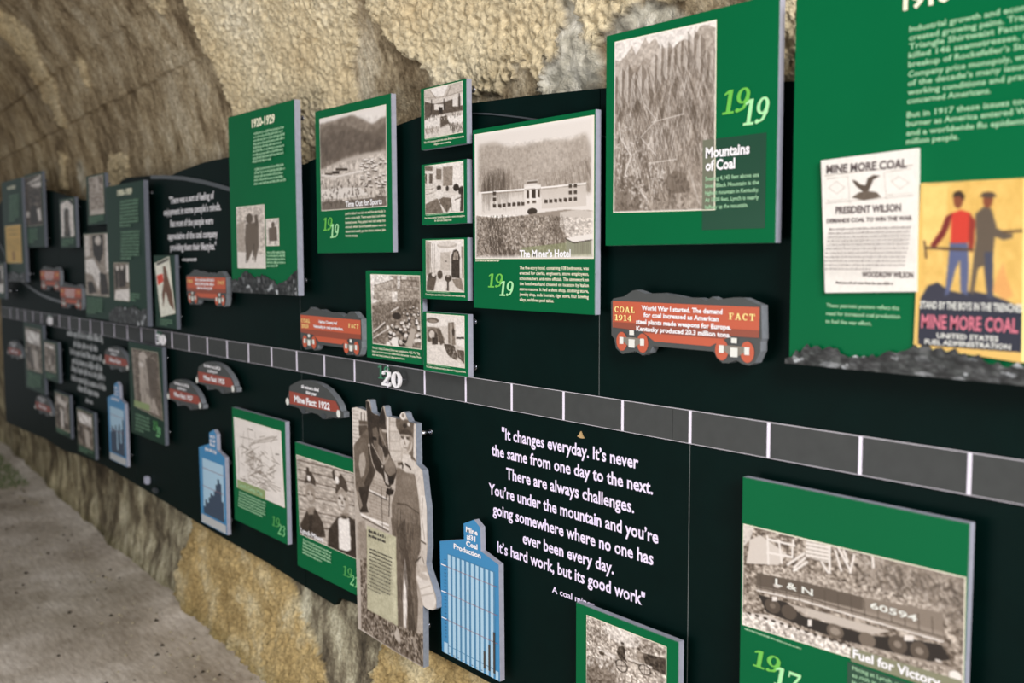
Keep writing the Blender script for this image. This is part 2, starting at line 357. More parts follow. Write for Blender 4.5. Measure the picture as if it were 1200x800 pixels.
# pictures: B base, P polygon, E ellipse, L line, N noise, R random strokes, V vignette, Z blur; u right, v down
ART = {
 'hotel': [('B',.92),('P',.66,.9,[(.041,.089),(.194,.086),(.315,.138),(.481,.137),(.639,.129),(.821,.146),(.936,.114),(.978,.22),(.984,.541),(.028,.485)]),('P',.74,.5,[(.529,.179),(.746,.15),(.82,.283),(.669,.378),(.527,.364)]),('Z',2.5),('N',.1,70,70,1,[(.041,.097),(.936,.121),(.984,.541),(.028,.485)]),('R',.22,.45,200,[(.066,.32),(.174,.286),(.287,.297),(.311,.484),(.065,.473)],80,100,.14,.005),('R',.34,.35,260,[(.039,.272),(.313,.285),(.462,.459),(.065,.473)],80,100,.1,.004),('R',.36,.35,160,[(.622,.373),(.978,.26),(.963,.499),(.606,.471)],60,95,.09,.004),('R',.5,.3,300,[(.041,.105),(.936,.148),(.977,.501),(.028,.47)],80,100,.07,.003),('P',.85,.55,[(.037,.474),(.462,.473),(.464,.604),(.293,.638),(.045,.647)]),('P',.83,.9,[(.59,.472),(.942,.468),(.945,.626),(.597,.629)]),('L',.98,1,.012,[(.034,.47),(.462,.473)]),('L',.45,.8,.005,[(.033,.483),(.462,.485)]),('L',.98,1,.012,[(.59,.472),(.943,.467)]),('L',.5,.8,.005,[(.593,.484),(.943,.478)]),('P',.92,1,[(.034,.47),(.065,.473),(.063,.648),(.032,.647)]),('P',.9,1,[(.447,.436),(.589,.448),(.587,.632),(.446,.624)]),('P',.2,1,[(.218,.57),(.248,.572),(.248,.6),(.218,.598)]),('P',.2,1,[(.257,.568),(.286,.57),(.286,.598),(.256,.596)]),('P',.2,1,[(.303,.567),(.332,.568),(.332,.596),(.303,.595)]),('P',.2,1,[(.346,.566),(.374,.568),(.374,.596),(.345,.594)]),('P',.2,1,[(.388,.566),(.416,.568),(.416,.596),(.387,.594)]),('P',.2,1,[(.424,.567),(.452,.569),(.452,.596),(.424,.595)]),('P',.2,1,[(.619,.561),(.645,.563),(.645,.59),(.618,.588)]),('P',.2,1,[(.657,.561),(.684,.563),(.683,.589),(.657,.588)]),('P',.2,1,[(.696,.561),(.722,.563),(.722,.589),(.696,.587)]),('P',.2,1,[(.734,.561),(.76,.563),(.759,.589),(.734,.587)]),('P',.2,1,[(.773,.561),(.798,.562),(.798,.589),(.773,.587)]),('P',.2,1,[(.812,.559),(.837,.561),(.837,.587),(.811,.585)]),('P',.2,1,[(.85,.559),(.875,.561),(.874,.587),(.85,.585)]),('P',.2,1,[(.812,.511),(.837,.513),(.837,.539),(.812,.537)]),('P',.2,1,[(.85,.511),(.875,.513),(.875,.539),(.85,.537)]),('P',.2,1,[(.812,.465),(.837,.467),(.837,.493),(.812,.491)]),('P',.2,1,[(.85,.465),(.875,.467),(.875,.493),(.85,.491)]),('P',.2,1,[(.17,.469),(.2,.472),(.2,.5),(.17,.498)]),('P',.2,1,[(.169,.516),(.199,.518),(.199,.546),(.169,.544)]),('P',.2,1,[(.169,.567),(.199,.569),(.199,.597),(.169,.596)]),('L',.85,.8,.005,[(.241,.608),(.241,.657)]),('L',.85,.8,.005,[(.266,.609),(.265,.656)]),('L',.85,.8,.005,[(.29,.611),(.289,.656)]),('L',.85,.8,.005,[(.314,.612),(.313,.655)]),('L',.85,.8,.005,[(.337,.614),(.337,.654)]),('L',.85,.8,.005,[(.361,.615),(.361,.653)]),('L',.85,.8,.005,[(.385,.616),(.384,.652)]),('L',.85,.8,.005,[(.408,.618),(.408,.651)]),('L',.85,.8,.005,[(.431,.619),(.431,.651)]),('L',.85,.8,.005,[(.454,.62),(.454,.65)]),('E',.95,1,.519,.466,.07,.02),('L',.4,.9,.006,[(.454,.476),(.587,.48)]),('P',.2,1,[(.469,.483),(.493,.485),(.493,.548),(.469,.546)]),('P',.16,1,[(.515,.478),(.547,.48),(.547,.549),(.515,.546)]),('P',.25,1,[(.564,.484),(.581,.486),(.581,.542),(.564,.541)]),('L',.95,1,.012,[(.501,.476),(.5,.577)]),('L',.95,1,.012,[(.555,.481),(.555,.573)]),('P',.3,1,[(.474,.562),(.494,.564),(.493,.584),(.474,.583)]),('P',.3,1,[(.519,.562),(.548,.564),(.548,.584),(.519,.583)]),('L',.95,1,.01,[(.461,.548),(.583,.551)]),('E',.9,1,.514,.439,.045,.014),('L',.3,.9,.016,[(.474,.425),(.559,.426)]),('L',.95,1,.006,[(.472,.414),(.562,.413)]),('E',.15,1,.517,.644,.042,.026),('P',.55,.93,[(.004,.65),(.223,.679),(.46,.668),(.605,.655),(.788,.644),(.997,.662),(1.0,1.004),(.0,1.0)]),('P',.84,.85,[(.743,.662),(.876,.649),(.993,.669),(.995,.856),(.846,.859),(.787,.83),(.743,.759)]),('N',.34,110,110,2,[(.004,.65),(.46,.668),(.997,.716),(1.0,1.004),(.0,1.0)]),('R',.18,.5,700,[(.017,.669),(.477,.676),(.743,.676),(.757,.899),(.391,.994),(.013,.992)],20,160,.035,.005),('R',.9,.5,350,[(.017,.669),(.477,.676),(.934,.686),(.933,.902),(.391,.994),(.013,.992)],20,160,.03,.004),('R',.2,.6,250,[(.117,.658),(.258,.651),(.274,.874),(.392,.936),(.375,.987),(.15,.978)],60,120,.05,.006),('R',.3,.6,60,[(.682,.673),(.758,.663),(.787,.899),(.696,.926)],70,110,.12,.004),('P',(.55,.58,.42),.6,[(.425,.914),(.787,.885),(.989,.964),(.989,1.0),(.408,.997)]),('P',.93,1,[(.784,.851),(.99,.823),(.992,.866),(.849,.887)]),('P',(.55,.55,.47),1,[(.791,.861),(.849,.89),(.992,.871),(.992,.968),(.838,.972),(.794,.948)]),('L',.12,1,.008,[(.787,.855),(.849,.887),(.992,.868)]),('L',.35,.7,.004,[(.861,.887),(.86,.962)]),('L',.35,.7,.004,[(.875,.887),(.875,.963)]),('L',.35,.7,.004,[(.89,.888),(.889,.963)]),('L',.35,.7,.004,[(.904,.888),(.904,.963)]),('L',.35,.7,.004,[(.918,.888),(.918,.963)]),('L',.35,.7,.004,[(.933,.889),(.932,.963)]),('L',.35,.7,.004,[(.947,.889),(.947,.963)]),('L',.35,.7,.004,[(.961,.889),(.961,.963)]),('L',.35,.7,.004,[(.975,.89),(.975,.964)]),('V',.07)],
 'mountains': [('B',.93),('P',.72,1,[(.002,.104),(.063,.119),(.13,.09),(.188,.042),(.229,.1),(.324,.013),(.36,.052),(.425,.025),(.482,.091),(.574,.093),(.65,.169),(.995,.219),(1.0,1.0),(.01,1.0)]),('P',.6,1,[(-.003,.212),(.114,.178),(.229,.153),(.311,.205),(.39,.16),(.5,.222),(.574,.118),(.655,.076),(.714,.066),(.775,.089),(.825,.136),(.988,.137),(1.0,1.0),(.01,1.0)]),('P',.68,1,[(.781,.081),(.852,.015),(.908,.013),(.992,.04),(.994,.17),(.825,.169)]),('N',.16,60,80,5,None),('P',.9,.3,[(.474,.493),(.55,.515),(.539,.671),(.455,.632)]),('P',.86,.3,[(.218,.645),(.272,.665),(.177,.848),(.116,.806)]),('P',.86,.3,[(.323,.163),(.395,.187),(.254,.372),(.172,.322)]),('P',.9,.3,[(.942,.583),(.995,.602),(.867,.701),(.807,.674)]),('P',.42,.3,[(.078,.1),(.158,.126),(.229,.317),(.142,.27)]),('P',.8,.3,[(.465,.682),(.519,.702),(.516,.886),(.456,.844)]),('P',.28,.3,[(.108,.536),(.16,.557),(.286,.739),(.23,.698)]),('P',.28,.3,[(.71,.348),(.746,.367),(.634,.487),(.594,.455)]),('P',.28,.3,[(.427,.684),(.473,.703),(.57,.939),(.519,.888)]),('P',.86,.3,[(.243,.731),(.272,.75),(.339,.899),(.307,.865)]),('P',.42,.3,[(.096,.518),(.169,.54),(.034,.666),(.007,.635)]),('P',.28,.3,[(.032,.359),(.116,.384),(.163,.498),(.072,.466)]),('P',.35,.3,[(.084,.634),(.122,.654),(.111,.833),(.069,.792)]),('P',.35,.3,[(.961,.657),(1.004,.676),(.976,.812),(.928,.78)]),('P',.28,.3,[(.022,.679),(.109,.7),(.242,.888),(.149,.846)]),('P',.35,.3,[(.234,.364),(.31,.387),(.182,.569),(.096,.522)]),('P',.28,.3,[(.235,.27),(.306,.293),(.237,.428),(.157,.391)]),('P',.9,.3,[(.092,.223),(.157,.247),(.11,.335),(.037,.307)]),('P',.35,.3,[(.479,.761),(.53,.78),(.628,.956),(.572,.917)]),('P',.35,.3,[(.636,.339),(.673,.358),(.735,.539),(.696,.498)]),('P',.9,.3,[(.745,.758),(.779,.776),(.881,.991),(.845,.954)]),('P',.8,.3,[(.094,.11),(.128,.131),(.06,.298),(.023,.257)]),('P',.35,.3,[(.707,.309),(.774,.332),(.71,.5),(.635,.457)]),('P',.9,.3,[(.914,.788),(.943,.805),(.986,.958),(.954,.924)]),('P',.42,.3,[(.624,.317),(.697,.34),(.554,.446),(.471,.413)]),('P',.35,.3,[(.431,.28),(.459,.3),(.474,.431),(.443,.399)]),('P',.9,.3,[(.11,.175),(.164,.198),(.23,.346),(.171,.309)]),('P',.8,.3,[(.595,.222),(.621,.242),(.736,.339),(.708,.316)]),('P',.42,.3,[(.331,.124),(.391,.148),(.26,.235),(.192,.205)]),('P',.8,.3,[(.349,.784),(.379,.803),(.452,.976),(.419,.938)]),('P',.86,.3,[(.735,.228),(.809,.252),(.687,.377),(.603,.339)]),('P',.9,.3,[(.888,.719),(.932,.737),(.999,.936),(.974,.893)]),('P',.28,.3,[(.035,.537),(.085,.558),(-.048,.644),(.007,.624)]),('P',.8,.3,[(.654,.79),(.725,.809),(.685,.989),(.606,.959)]),('P',.9,.3,[(.699,.44),(.747,.46),(.75,.626),(.697,.586)]),('P',.86,.3,[(.05,.495),(.106,.517),(.162,.646),(.101,.614)]),('P',.35,.3,[(.779,.577),(.827,.597),(.791,.812),(.737,.763)]),('P',.86,.3,[(.682,.271),(.715,.291),(.762,.515),(.726,.465)]),('P',.35,.3,[(.514,.282),(.561,.303),(.596,.43),(.545,.398)]),('P',.86,.3,[(.866,.405),(.918,.425),(.82,.548),(.761,.515)]),('P',.35,.3,[(.379,.715),(.407,.733),(.546,.834),(.517,.81)]),('P',.9,.3,[(.135,.41),(.217,.433),(.169,.652),(.078,.6)]),('P',.28,.3,[(.511,.332),(.582,.354),(.559,.589),(.481,.534)]),('P',.42,.3,[(.819,.332),(.873,.353),(.812,.533),(.751,.489)]),('P',.28,.3,[(.337,.642),(.363,.661),(.358,.769),(.328,.743)]),('P',.28,.3,[(.766,.32),(.829,.342),(.945,.551),(.876,.503)]),('P',.8,.3,[(.469,.54),(.53,.56),(.649,.774),(.583,.727)]),('P',.9,.3,[(.226,.659),(.267,.679),(.344,.882),(.299,.837)]),('P',.9,.3,[(.715,.259),(.753,.279),(.806,.419),(.764,.385)]),('P',.35,.3,[(.524,.788),(.558,.806),(.617,.988),(.58,.976)]),('P',.8,.3,[(.114,.73),(.184,.751),(.161,.86),(.083,.832)]),('P',.42,.3,[(.868,.162),(.919,.183),(.916,.362),(.86,.318)]),('P',.8,.3,[(.486,.555),(.522,.574),(.613,.774),(.573,.73)]),('P',.42,.3,[(.902,.24),(.937,.26),(.834,.391),(.794,.357)]),('P',.42,.3,[(.557,.652),(.599,.671),(.696,.897),(.65,.848)]),('P',.28,.3,[(.518,.146),(.562,.167),(.5,.312),(.452,.275)]),('P',.8,.3,[(.247,.69),(.298,.71),(.305,.804),(.249,.78)]),('P',.8,.3,[(.781,.24),(.812,.259),(.874,.424),(.84,.386)]),('P',.35,.3,[(.7,.76),(.749,.779),(.637,.988),(.581,.954)]),('P',.9,.3,[(.461,.491),(.532,.513),(.429,.681),(.348,.639)]),('P',.9,.3,[(.835,.516),(.874,.535),(.962,.678),(.919,.645)]),('P',.35,.3,[(.237,.678),(.319,.699),(.326,.87),(.235,.83)]),('P',.28,.3,[(.429,.189),(.455,.209),(.473,.355),(.445,.321)]),('P',.8,.3,[(.533,.39),(.601,.412),(.589,.583),(.514,.541)]),('P',.86,.3,[(.195,.732),(.249,.752),(.335,.985),(.277,.936)]),('P',.86,.3,[(.294,.422),(.327,.442),(.422,.603),(.386,.566)]),('P',.8,.3,[(.538,.196),(.586,.217),(.518,.301),(.465,.275)]),('P',.42,.3,[(.772,.162),(.806,.182),(.857,.304),(.82,.274)]),('P',.9,.3,[(.724,.302),(.774,.323),(.792,.483),(.738,.444)]),('P',.8,.3,[(.637,.607),(.698,.627),(.563,.841),(.493,.791)]),('P',.32,.5,[(.014,.195),(.062,.236),(.086,.471),(.01,.412)]),('P',.88,.5,[(.014,.195),(-.027,.235),(-.038,.391),(.011,.43)]),('P',.32,.5,[(.084,.157),(.131,.197),(.155,.431),(.081,.372)]),('P',.88,.5,[(.084,.157),(.044,.196),(.033,.351),(.081,.39)]),('P',.32,.5,[(.154,.146),(.201,.186),(.224,.418),(.151,.359)]),('P',.88,.5,[(.154,.146),(.115,.185),(.104,.338),(.151,.377)]),('P',.32,.5,[(.224,.188),(.27,.227),(.293,.458),(.22,.4)]),('P',.88,.5,[(.224,.188),(.185,.227),(.174,.379),(.221,.418)]),('P',.32,.5,[(.291,.159),(.337,.198),(.359,.427),(.288,.37)]),('P',.88,.5,[(.291,.159),(.253,.198),(.242,.349),(.288,.387)]),('P',.32,.5,[(.359,.218),(.404,.257),(.426,.484),(.356,.427)]),('P',.88,.5,[(.359,.218),(.322,.257),(.311,.407),(.356,.445)]),('P',.32,.5,[(.424,.111),(.468,.15),(.49,.376),(.421,.319)]),('P',.88,.5,[(.424,.111),(.386,.149),(.376,.298),(.421,.336)]),('P',.32,.5,[(.488,.066),(.532,.105),(.553,.33),(.485,.273)]),('P',.88,.5,[(.488,.066),(.452,.104),(.441,.251),(.485,.29)]),('P',.32,.5,[(.552,.056),(.595,.095),(.617,.318),(.549,.261)]),('P',.88,.5,[(.552,.056),(.516,.093),(.506,.24),(.55,.278)]),('P',.32,.5,[(.616,.097),(.659,.136),(.68,.357),(.613,.301)]),('P',.88,.5,[(.616,.097),(.581,.134),(.571,.28),(.614,.318)]),('P',.32,.5,[(.678,.07),(.72,.108),(.741,.328),(.676,.272)]),('P',.88,.5,[(.678,.07),(.643,.107),(.634,.252),(.676,.289)]),('P',.32,.5,[(.74,.027),(.781,.065),(.801,.284),(.737,.227)]),('P',.88,.5,[(.74,.027),(.705,.063),(.695,.207),(.737,.244)]),('P',.32,.5,[(.8,.025),(.841,.063),(.861,.281),(.798,.225)]),('P',.88,.5,[(.8,.025),(.766,.061),(.757,.204),(.798,.242)]),('P',.32,.5,[(.861,.057),(.901,.095),(.921,.311),(.858,.255)]),('P',.88,.5,[(.861,.057),(.827,.093),(.818,.235),(.858,.272)]),('P',.32,.5,[(.921,.146),(.961,.183),(.981,.397),(.919,.343)]),('P',.88,.5,[(.921,.146),(.888,.182),(.879,.323),(.919,.36)]),('P',.32,.5,[(.98,.136),(1.019,.173),(1.038,.386),(.977,.332)]),('P',.88,.5,[(.98,.136),(.947,.172),(.938,.312),(.977,.348)]),('R',.28,.5,90,[(.015,.286),(.181,.202),(.286,.669),(-.044,.827)],62,78,.13,.004),('R',.88,.4,60,[(.015,.286),(.181,.202),(.286,.669),(-.044,.827)],95,112,.12,.004),('R',.28,.5,90,[(.181,.211),(.374,.158),(.475,.616),(.124,.742)],62,78,.13,.004),('R',.88,.4,60,[(.181,.211),(.374,.158),(.475,.616),(.124,.742)],95,112,.12,.004),('R',.28,.5,90,[(.422,.232),(.574,.11),(.671,.559),(.368,.751)],62,78,.13,.004),('R',.88,.4,60,[(.422,.232),(.574,.11),(.671,.559),(.368,.751)],95,112,.12,.004),('R',.28,.5,90,[(.59,.128),(.723,.075),(.816,.517),(.537,.637)],62,78,.13,.004),('R',.88,.4,60,[(.59,.128),(.723,.075),(.816,.517),(.537,.637)],95,112,.12,.004),('R',.28,.5,90,[(.723,.092),(.882,.126),(.972,.56),(.671,.593)],62,78,.13,.004),('R',.88,.4,60,[(.723,.092),(.882,.126),(.972,.56),(.671,.593)],95,112,.12,.004),('R',.28,.5,90,[(.854,.172),(.988,.121),(1.076,.55),(.804,.666)],62,78,.13,.004),('R',.88,.4,60,[(.854,.172),(.988,.121),(1.076,.55),(.804,.666)],95,112,.12,.004),('R',.28,.5,90,[(.217,.373),(.471,.34),(.57,.792),(.16,.903)],62,78,.13,.004),('R',.88,.4,60,[(.217,.373),(.471,.34),(.57,.792),(.16,.903)],95,112,.12,.004),('R',.28,.5,90,[(.471,.375),(.77,.297),(.862,.735),(.417,.891)],62,78,.13,.004),('R',.88,.4,60,[(.471,.375),(.77,.297),(.862,.735),(.417,.891)],95,112,.12,.004),('R',.3,.5,240,[(.015,.304),(.991,.382),(1.0,1.0),(.027,.991)],70,105,.1,.004),('R',.85,.4,200,[(.015,.304),(.991,.382),(1.0,1.0),(.027,.991)],60,120,.07,.003),('L',.85,.8,.006,[(.395,.494),(.714,.469)]),('L',.85,.8,.006,[(.367,.724),(.643,.713)]),('L',.9,.7,.006,[(.231,.215),(.314,.38),(.442,.485),(.285,.572),(.445,.684)]),('L',.92,.7,.01,[(.052,.469),(.071,.56),(.189,.673),(.124,.778),(.354,.924),(.34,.985)]),('P',.35,.6,[(.524,.816),(.63,.777),(.733,.797),(.778,.898),(.601,.903)]),('P',.35,.5,[(.024,.811),(.223,.781),(.323,.924),(.259,.993),(.027,.991)]),('R',.25,.6,120,[(.023,.775),(.777,.798),(.78,.998),(.027,.991)],0,180,.03,.007),('R',.92,.6,200,[(.018,.449),(.349,.593),(.57,.792),(.356,.994),(.025,.847)],0,180,.02,.006),('V',.02)],
 'valley': [('G',.95,.85),('P',.5,1,[(-.002,.058),(.209,.049),(.518,.03),(.674,.1),(.809,.166),(.925,.123),(1.006,.116),(1.003,.483),(.633,.517),(.002,.559)]),('N',.25,60,60,7,[(-.002,.058),(.518,.03),(1.006,.116),(1.003,.483),(.002,.559)]),('P',.3,.5,[(-.003,.109),(.208,.086),(.499,.149),(.74,.24),(1.005,.215),(1.004,.412),(.635,.42),(.004,.482)]),('R',.12,.4,500,[(.005,.199),(.463,.144),(.972,.292),(.971,.432),(.457,.426),(.003,.521)],70,110,.06,.006),('P',.76,.95,[(.002,.547),(.384,.468),(.738,.443),(1.004,.447),(1.006,1.029),(-.0,1.005)]),('Z',1.5),('N',.25,50,40,8,[(.003,.534),(1.003,.459),(1.006,1.029),(-.0,1.005)]),('P',.92,1,[(.698,.5),(.74,.504),(.739,.519),(.698,.515)]),('P',.3,1,[(.698,.516),(.739,.52),(.739,.532),(.698,.528)]),('P',.92,1,[(.756,.522),(.796,.526),(.796,.54),(.755,.537)]),('P',.3,1,[(.755,.538),(.796,.542),(.796,.554),(.755,.55)]),('P',.92,1,[(.635,.589),(.677,.592),(.677,.607),(.635,.603)]),('P',.3,1,[(.635,.605),(.677,.608),(.677,.62),(.635,.617)]),('P',.92,1,[(.937,.739),(.977,.743),(.977,.757),(.937,.754)]),('P',.3,1,[(.937,.755),(.977,.758),(.977,.77),(.937,.767)]),('P',.92,1,[(.886,.556),(.925,.559),(.925,.574),(.886,.57)]),('P',.3,1,[(.886,.571),(.925,.575),(.925,.587),(.885,.583)]),('P',.92,1,[(.805,.565),(.846,.569),(.845,.583),(.805,.579)]),('P',.3,1,[(.805,.581),(.845,.584),(.845,.596),(.805,.593)]),('P',.92,1,[(.675,.499),(.717,.503),(.717,.517),(.675,.513)]),('P',.3,1,[(.675,.515),(.717,.519),(.716,.531),(.675,.527)]),('P',.92,1,[(.687,.76),(.728,.763),(.728,.778),(.687,.775)]),('P',.3,1,[(.687,.776),(.728,.779),(.728,.792),(.686,.789)]),('P',.92,1,[(.906,.739),(.946,.742),(.946,.756),(.906,.753)]),('P',.3,1,[(.906,.755),(.946,.758),(.946,.77),(.906,.767)]),('P',.92,1,[(.898,.548),(.938,.552),(.938,.566),(.898,.562)]),('P',.3,1,[(.898,.563),(.938,.567),(.937,.579),(.898,.575)]),('P',.92,1,[(.723,.668),(.764,.671),(.764,.686),(.723,.682)]),('P',.3,1,[(.723,.684),(.764,.687),(.764,.699),(.722,.696)]),('P',.92,1,[(.872,.751),(.912,.754),(.912,.769),(.872,.766)]),('P',.3,1,[(.872,.767),(.912,.77),(.912,.782),(.872,.779)]),('P',.92,1,[(.926,.518),(.965,.522),(.965,.536),(.926,.532)]),('P',.3,1,[(.926,.533),(.965,.537),(.965,.549),(.926,.545)]),('P',.92,1,[(.828,.691),(.869,.694),(.869,.708),(.828,.705)]),('P',.3,1,[(.828,.706),(.868,.709),(.868,.721),(.828,.718)]),('P',.92,1,[(.795,.533),(.835,.537),(.835,.551),(.795,.547)]),('P',.3,1,[(.795,.549),(.835,.552),(.835,.564),(.794,.561)]),('P',.92,1,[(.784,.504),(.824,.508),(.824,.523),(.783,.519)]),('P',.3,1,[(.783,.52),(.824,.524),(.824,.536),(.783,.532)]),('P',.92,1,[(.943,.76),(.982,.763),(.982,.777),(.943,.774)]),('P',.3,1,[(.943,.776),(.982,.779),(.982,.791),(.943,.788)]),('P',.92,1,[(.809,.573),(.849,.576),(.849,.591),(.809,.587)]),('P',.3,1,[(.809,.588),(.849,.592),(.849,.604),(.809,.6)]),('P',.92,1,[(.935,.668),(.974,.672),(.974,.686),(.935,.683)]),('P',.3,1,[(.935,.684),(.974,.687),(.974,.699),(.934,.696)]),('P',.92,1,[(.925,.753),(.964,.756),(.964,.771),(.925,.768)]),('P',.3,1,[(.925,.769),(.964,.772),(.964,.784),(.925,.781)]),('P',.92,1,[(.795,.607),(.835,.611),(.835,.625),(.795,.621)]),('P',.3,1,[(.795,.623),(.835,.626),(.835,.638),(.794,.635)]),('P',.92,1,[(.827,.615),(.867,.619),(.867,.633),(.827,.63)]),('P',.3,1,[(.827,.631),(.867,.634),(.867,.646),(.826,.643)]),('P',.92,1,[(.67,.561),(.712,.565),(.712,.58),(.67,.576)]),('P',.3,1,[(.67,.577),(.712,.581),(.711,.593),(.67,.589)]),('P',.92,1,[(.903,.502),(.942,.506),(.942,.52),(.903,.516)]),('P',.3,1,[(.903,.517),(.942,.521),(.942,.533),(.902,.529)]),('P',.92,1,[(.627,.66),(.669,.663),(.668,.678),(.627,.674)]),('P',.3,1,[(.627,.675),(.668,.679),(.668,.691),(.626,.688)]),('P',.92,1,[(.713,.638),(.754,.641),(.753,.656),(.712,.652)]),('P',.3,1,[(.712,.653),(.753,.657),(.753,.669),(.712,.666)]),('P',.92,1,[(.782,.583),(.822,.587),(.822,.602),(.782,.598)]),('P',.3,1,[(.782,.599),(.822,.603),(.822,.615),(.781,.611)]),('P',.92,1,[(.966,.555),(1.005,.559),(1.005,.573),(.966,.569)]),('P',.3,1,[(.966,.57),(1.005,.574),(1.005,.586),(.966,.582)]),('P',.92,1,[(.761,.538),(.802,.542),(.802,.556),(.761,.552)]),('P',.3,1,[(.761,.553),(.802,.557),(.802,.569),(.761,.565)]),('P',.92,1,[(.839,.568),(.879,.572),(.879,.586),(.839,.582)]),('P',.3,1,[(.839,.584),(.879,.587),(.879,.599),(.839,.596)]),('P',.92,1,[(.739,.707),(.78,.71),(.78,.725),(.739,.722)]),('P',.3,1,[(.739,.723),(.78,.726),(.78,.738),(.738,.735)]),('P',.92,1,[(.727,.646),(.768,.65),(.768,.664),(.727,.661)]),('P',.3,1,[(.727,.662),(.768,.666),(.768,.678),(.727,.674)]),('P',.92,1,[(.934,.523),(.974,.527),(.973,.541),(.934,.537)]),('P',.3,1,[(.934,.538),(.973,.542),(.973,.554),(.934,.55)]),('P',.92,1,[(.634,.534),(.676,.538),(.676,.552),(.634,.548)]),('P',.3,1,[(.634,.55),(.676,.553),(.676,.566),(.634,.562)]),('P',.92,1,[(.885,.678),(.924,.681),(.924,.695),(.884,.692)]),('P',.3,1,[(.884,.693),(.924,.696),(.924,.708),(.884,.705)]),('P',.92,1,[(.698,.572),(.739,.576),(.739,.59),(.698,.587)]),('P',.3,1,[(.698,.588),(.739,.592),(.739,.604),(.697,.6)]),('P',.92,1,[(.676,.61),(.717,.614),(.717,.629),(.675,.625)]),('P',.3,1,[(.675,.626),(.717,.63),(.717,.642),(.675,.639)]),('P',.92,1,[(.625,.682),(.667,.685),(.667,.7),(.625,.697)]),('P',.3,1,[(.625,.698),(.667,.701),(.667,.714),(.625,.71)]),('P',.92,1,[(.929,.787),(.969,.79),(.969,.804),(.929,.801)]),('P',.3,1,[(.929,.802),(.969,.805),(.969,.817),(.929,.814)]),('P',.92,1,[(.873,.784),(.913,.787),(.913,.802),(.873,.799)]),('P',.3,1,[(.873,.8),(.913,.803),(.913,.815),(.873,.812)]),('P',.92,1,[(.618,.551),(.66,.555),(.66,.57),(.618,.566)]),('P',.3,1,[(.618,.567),(.66,.571),(.66,.583),(.618,.579)]),('P',.92,1,[(.954,.733),(.993,.736),(.993,.75),(.954,.747)]),('P',.3,1,[(.954,.748),(.993,.751),(.993,.763),(.954,.76)]),('P',.92,1,[(.758,.771),(.799,.774),(.798,.788),(.758,.785)]),('P',.3,1,[(.758,.786),(.798,.789),(.798,.802),(.757,.799)]),('P',.92,1,[(.833,.737),(.873,.74),(.873,.754),(.833,.751)]),('P',.3,1,[(.833,.753),(.873,.756),(.873,.768),(.833,.765)]),('P',.92,1,[(.719,.53),(.76,.534),(.759,.548),(.718,.544)]),('P',.3,1,[(.718,.546),(.759,.55),(.759,.562),(.718,.558)]),('P',.92,1,[(.773,.518),(.813,.522),(.813,.536),(.773,.532)]),('P',.3,1,[(.773,.534),(.813,.538),(.813,.55),(.773,.546)]),('P',.2,1,[(.252,.556),(.436,.573),(.436,.598),(.251,.581)]),('P',.15,1,[(.195,.582),(.307,.591),(.306,.622),(.194,.612)]),('P',.25,1,[(.079,.592),(.194,.602),(.193,.627),(.078,.618)]),('L',.9,1,.02,[(.012,.612),(.268,.646),(.666,.618)]),('P',.9,.9,[(.007,.769),(.266,.761),(.629,.787),(.732,.868),(.375,.883),(.004,.873)]),('R',.2,.7,140,[(.01,.664),(.969,.739),(1.0,.993),(.0,.992)],0,180,.05,.012),('L',.88,1,.01,[(.735,.624),(.663,.814)]),('P',.25,.7,[(.003,.9),(.411,.91),(.968,.895),(1.0,1.0),(.0,1.0)]),('V',.015)],
 'dining_hall': [('B',.85),('P',.78,1,[(.0,.0),(1.0,-.0),(.999,.216),(.545,.229),(.41,.245),(.0,.231)]),('P',.95,1,[(.14,.006),(.649,.005),(.512,.211),(.308,.216)]),('L',.55,1,.02,[(.157,.035),(.325,.231)]),('L',.5,1,.02,[(.715,.004),(.579,.235)]),('L',.6,1,.015,[(.013,.167),(.579,.235),(.999,.191)]),('P',.3,1,[(.011,.238),(.236,.321),(.51,.339),(.998,.279),(.996,.569),(.641,.566),(.3,.567),(.01,.631)]),('P',.9,1,[(.271,.333),(.509,.371),(.507,.487),(.268,.451)]),('P',.15,1,[(.19,.222),(.218,.227),(.211,.515),(.183,.51)]),('P',.15,1,[(.514,.262),(.541,.267),(.537,.499),(.51,.494)]),('P',.12,1,[(.899,.224),(.931,.23),(.928,.533),(.896,.528)]),('P',.9,1,[(.744,.287),(.882,.272),(.88,.475),(.742,.453)]),('P',.9,1,[(.934,.261),(.998,.254),(.997,.468),(.932,.47)]),('P',.1,1,[(.389,.411),(.491,.427),(.489,.556),(.387,.541)]),('P',.93,1,[(.01,.631),(.125,.595),(.402,.622),(.416,.795),(.006,.792)]),('P',.95,1,[(.606,.639),(.996,.658),(.995,.798),(.638,.774)]),('P',.3,1,[(.42,.611),(.59,.61),(.671,.804),(.432,.85)]),('P',.85,.8,[(.381,.843),(.638,.774),(.736,.996),(.291,.991)]),('R',.2,.8,60,[(.638,.748),(.995,.786),(.994,.914),(.703,.9)],70,110,.09,.01),('R',.45,.8,50,[(.032,.742),(.382,.764),(.38,.896),(.046,.879)],60,120,.07,.01),('R',.2,.7,60,[(.057,.478),(.97,.565),(.97,.667),(.054,.611)],70,110,.06,.012),('R',.95,.8,50,[(.057,.505),(.97,.616),(.969,.718),(.053,.637)],60,120,.05,.014),('N',.12,50,50,3,None)],
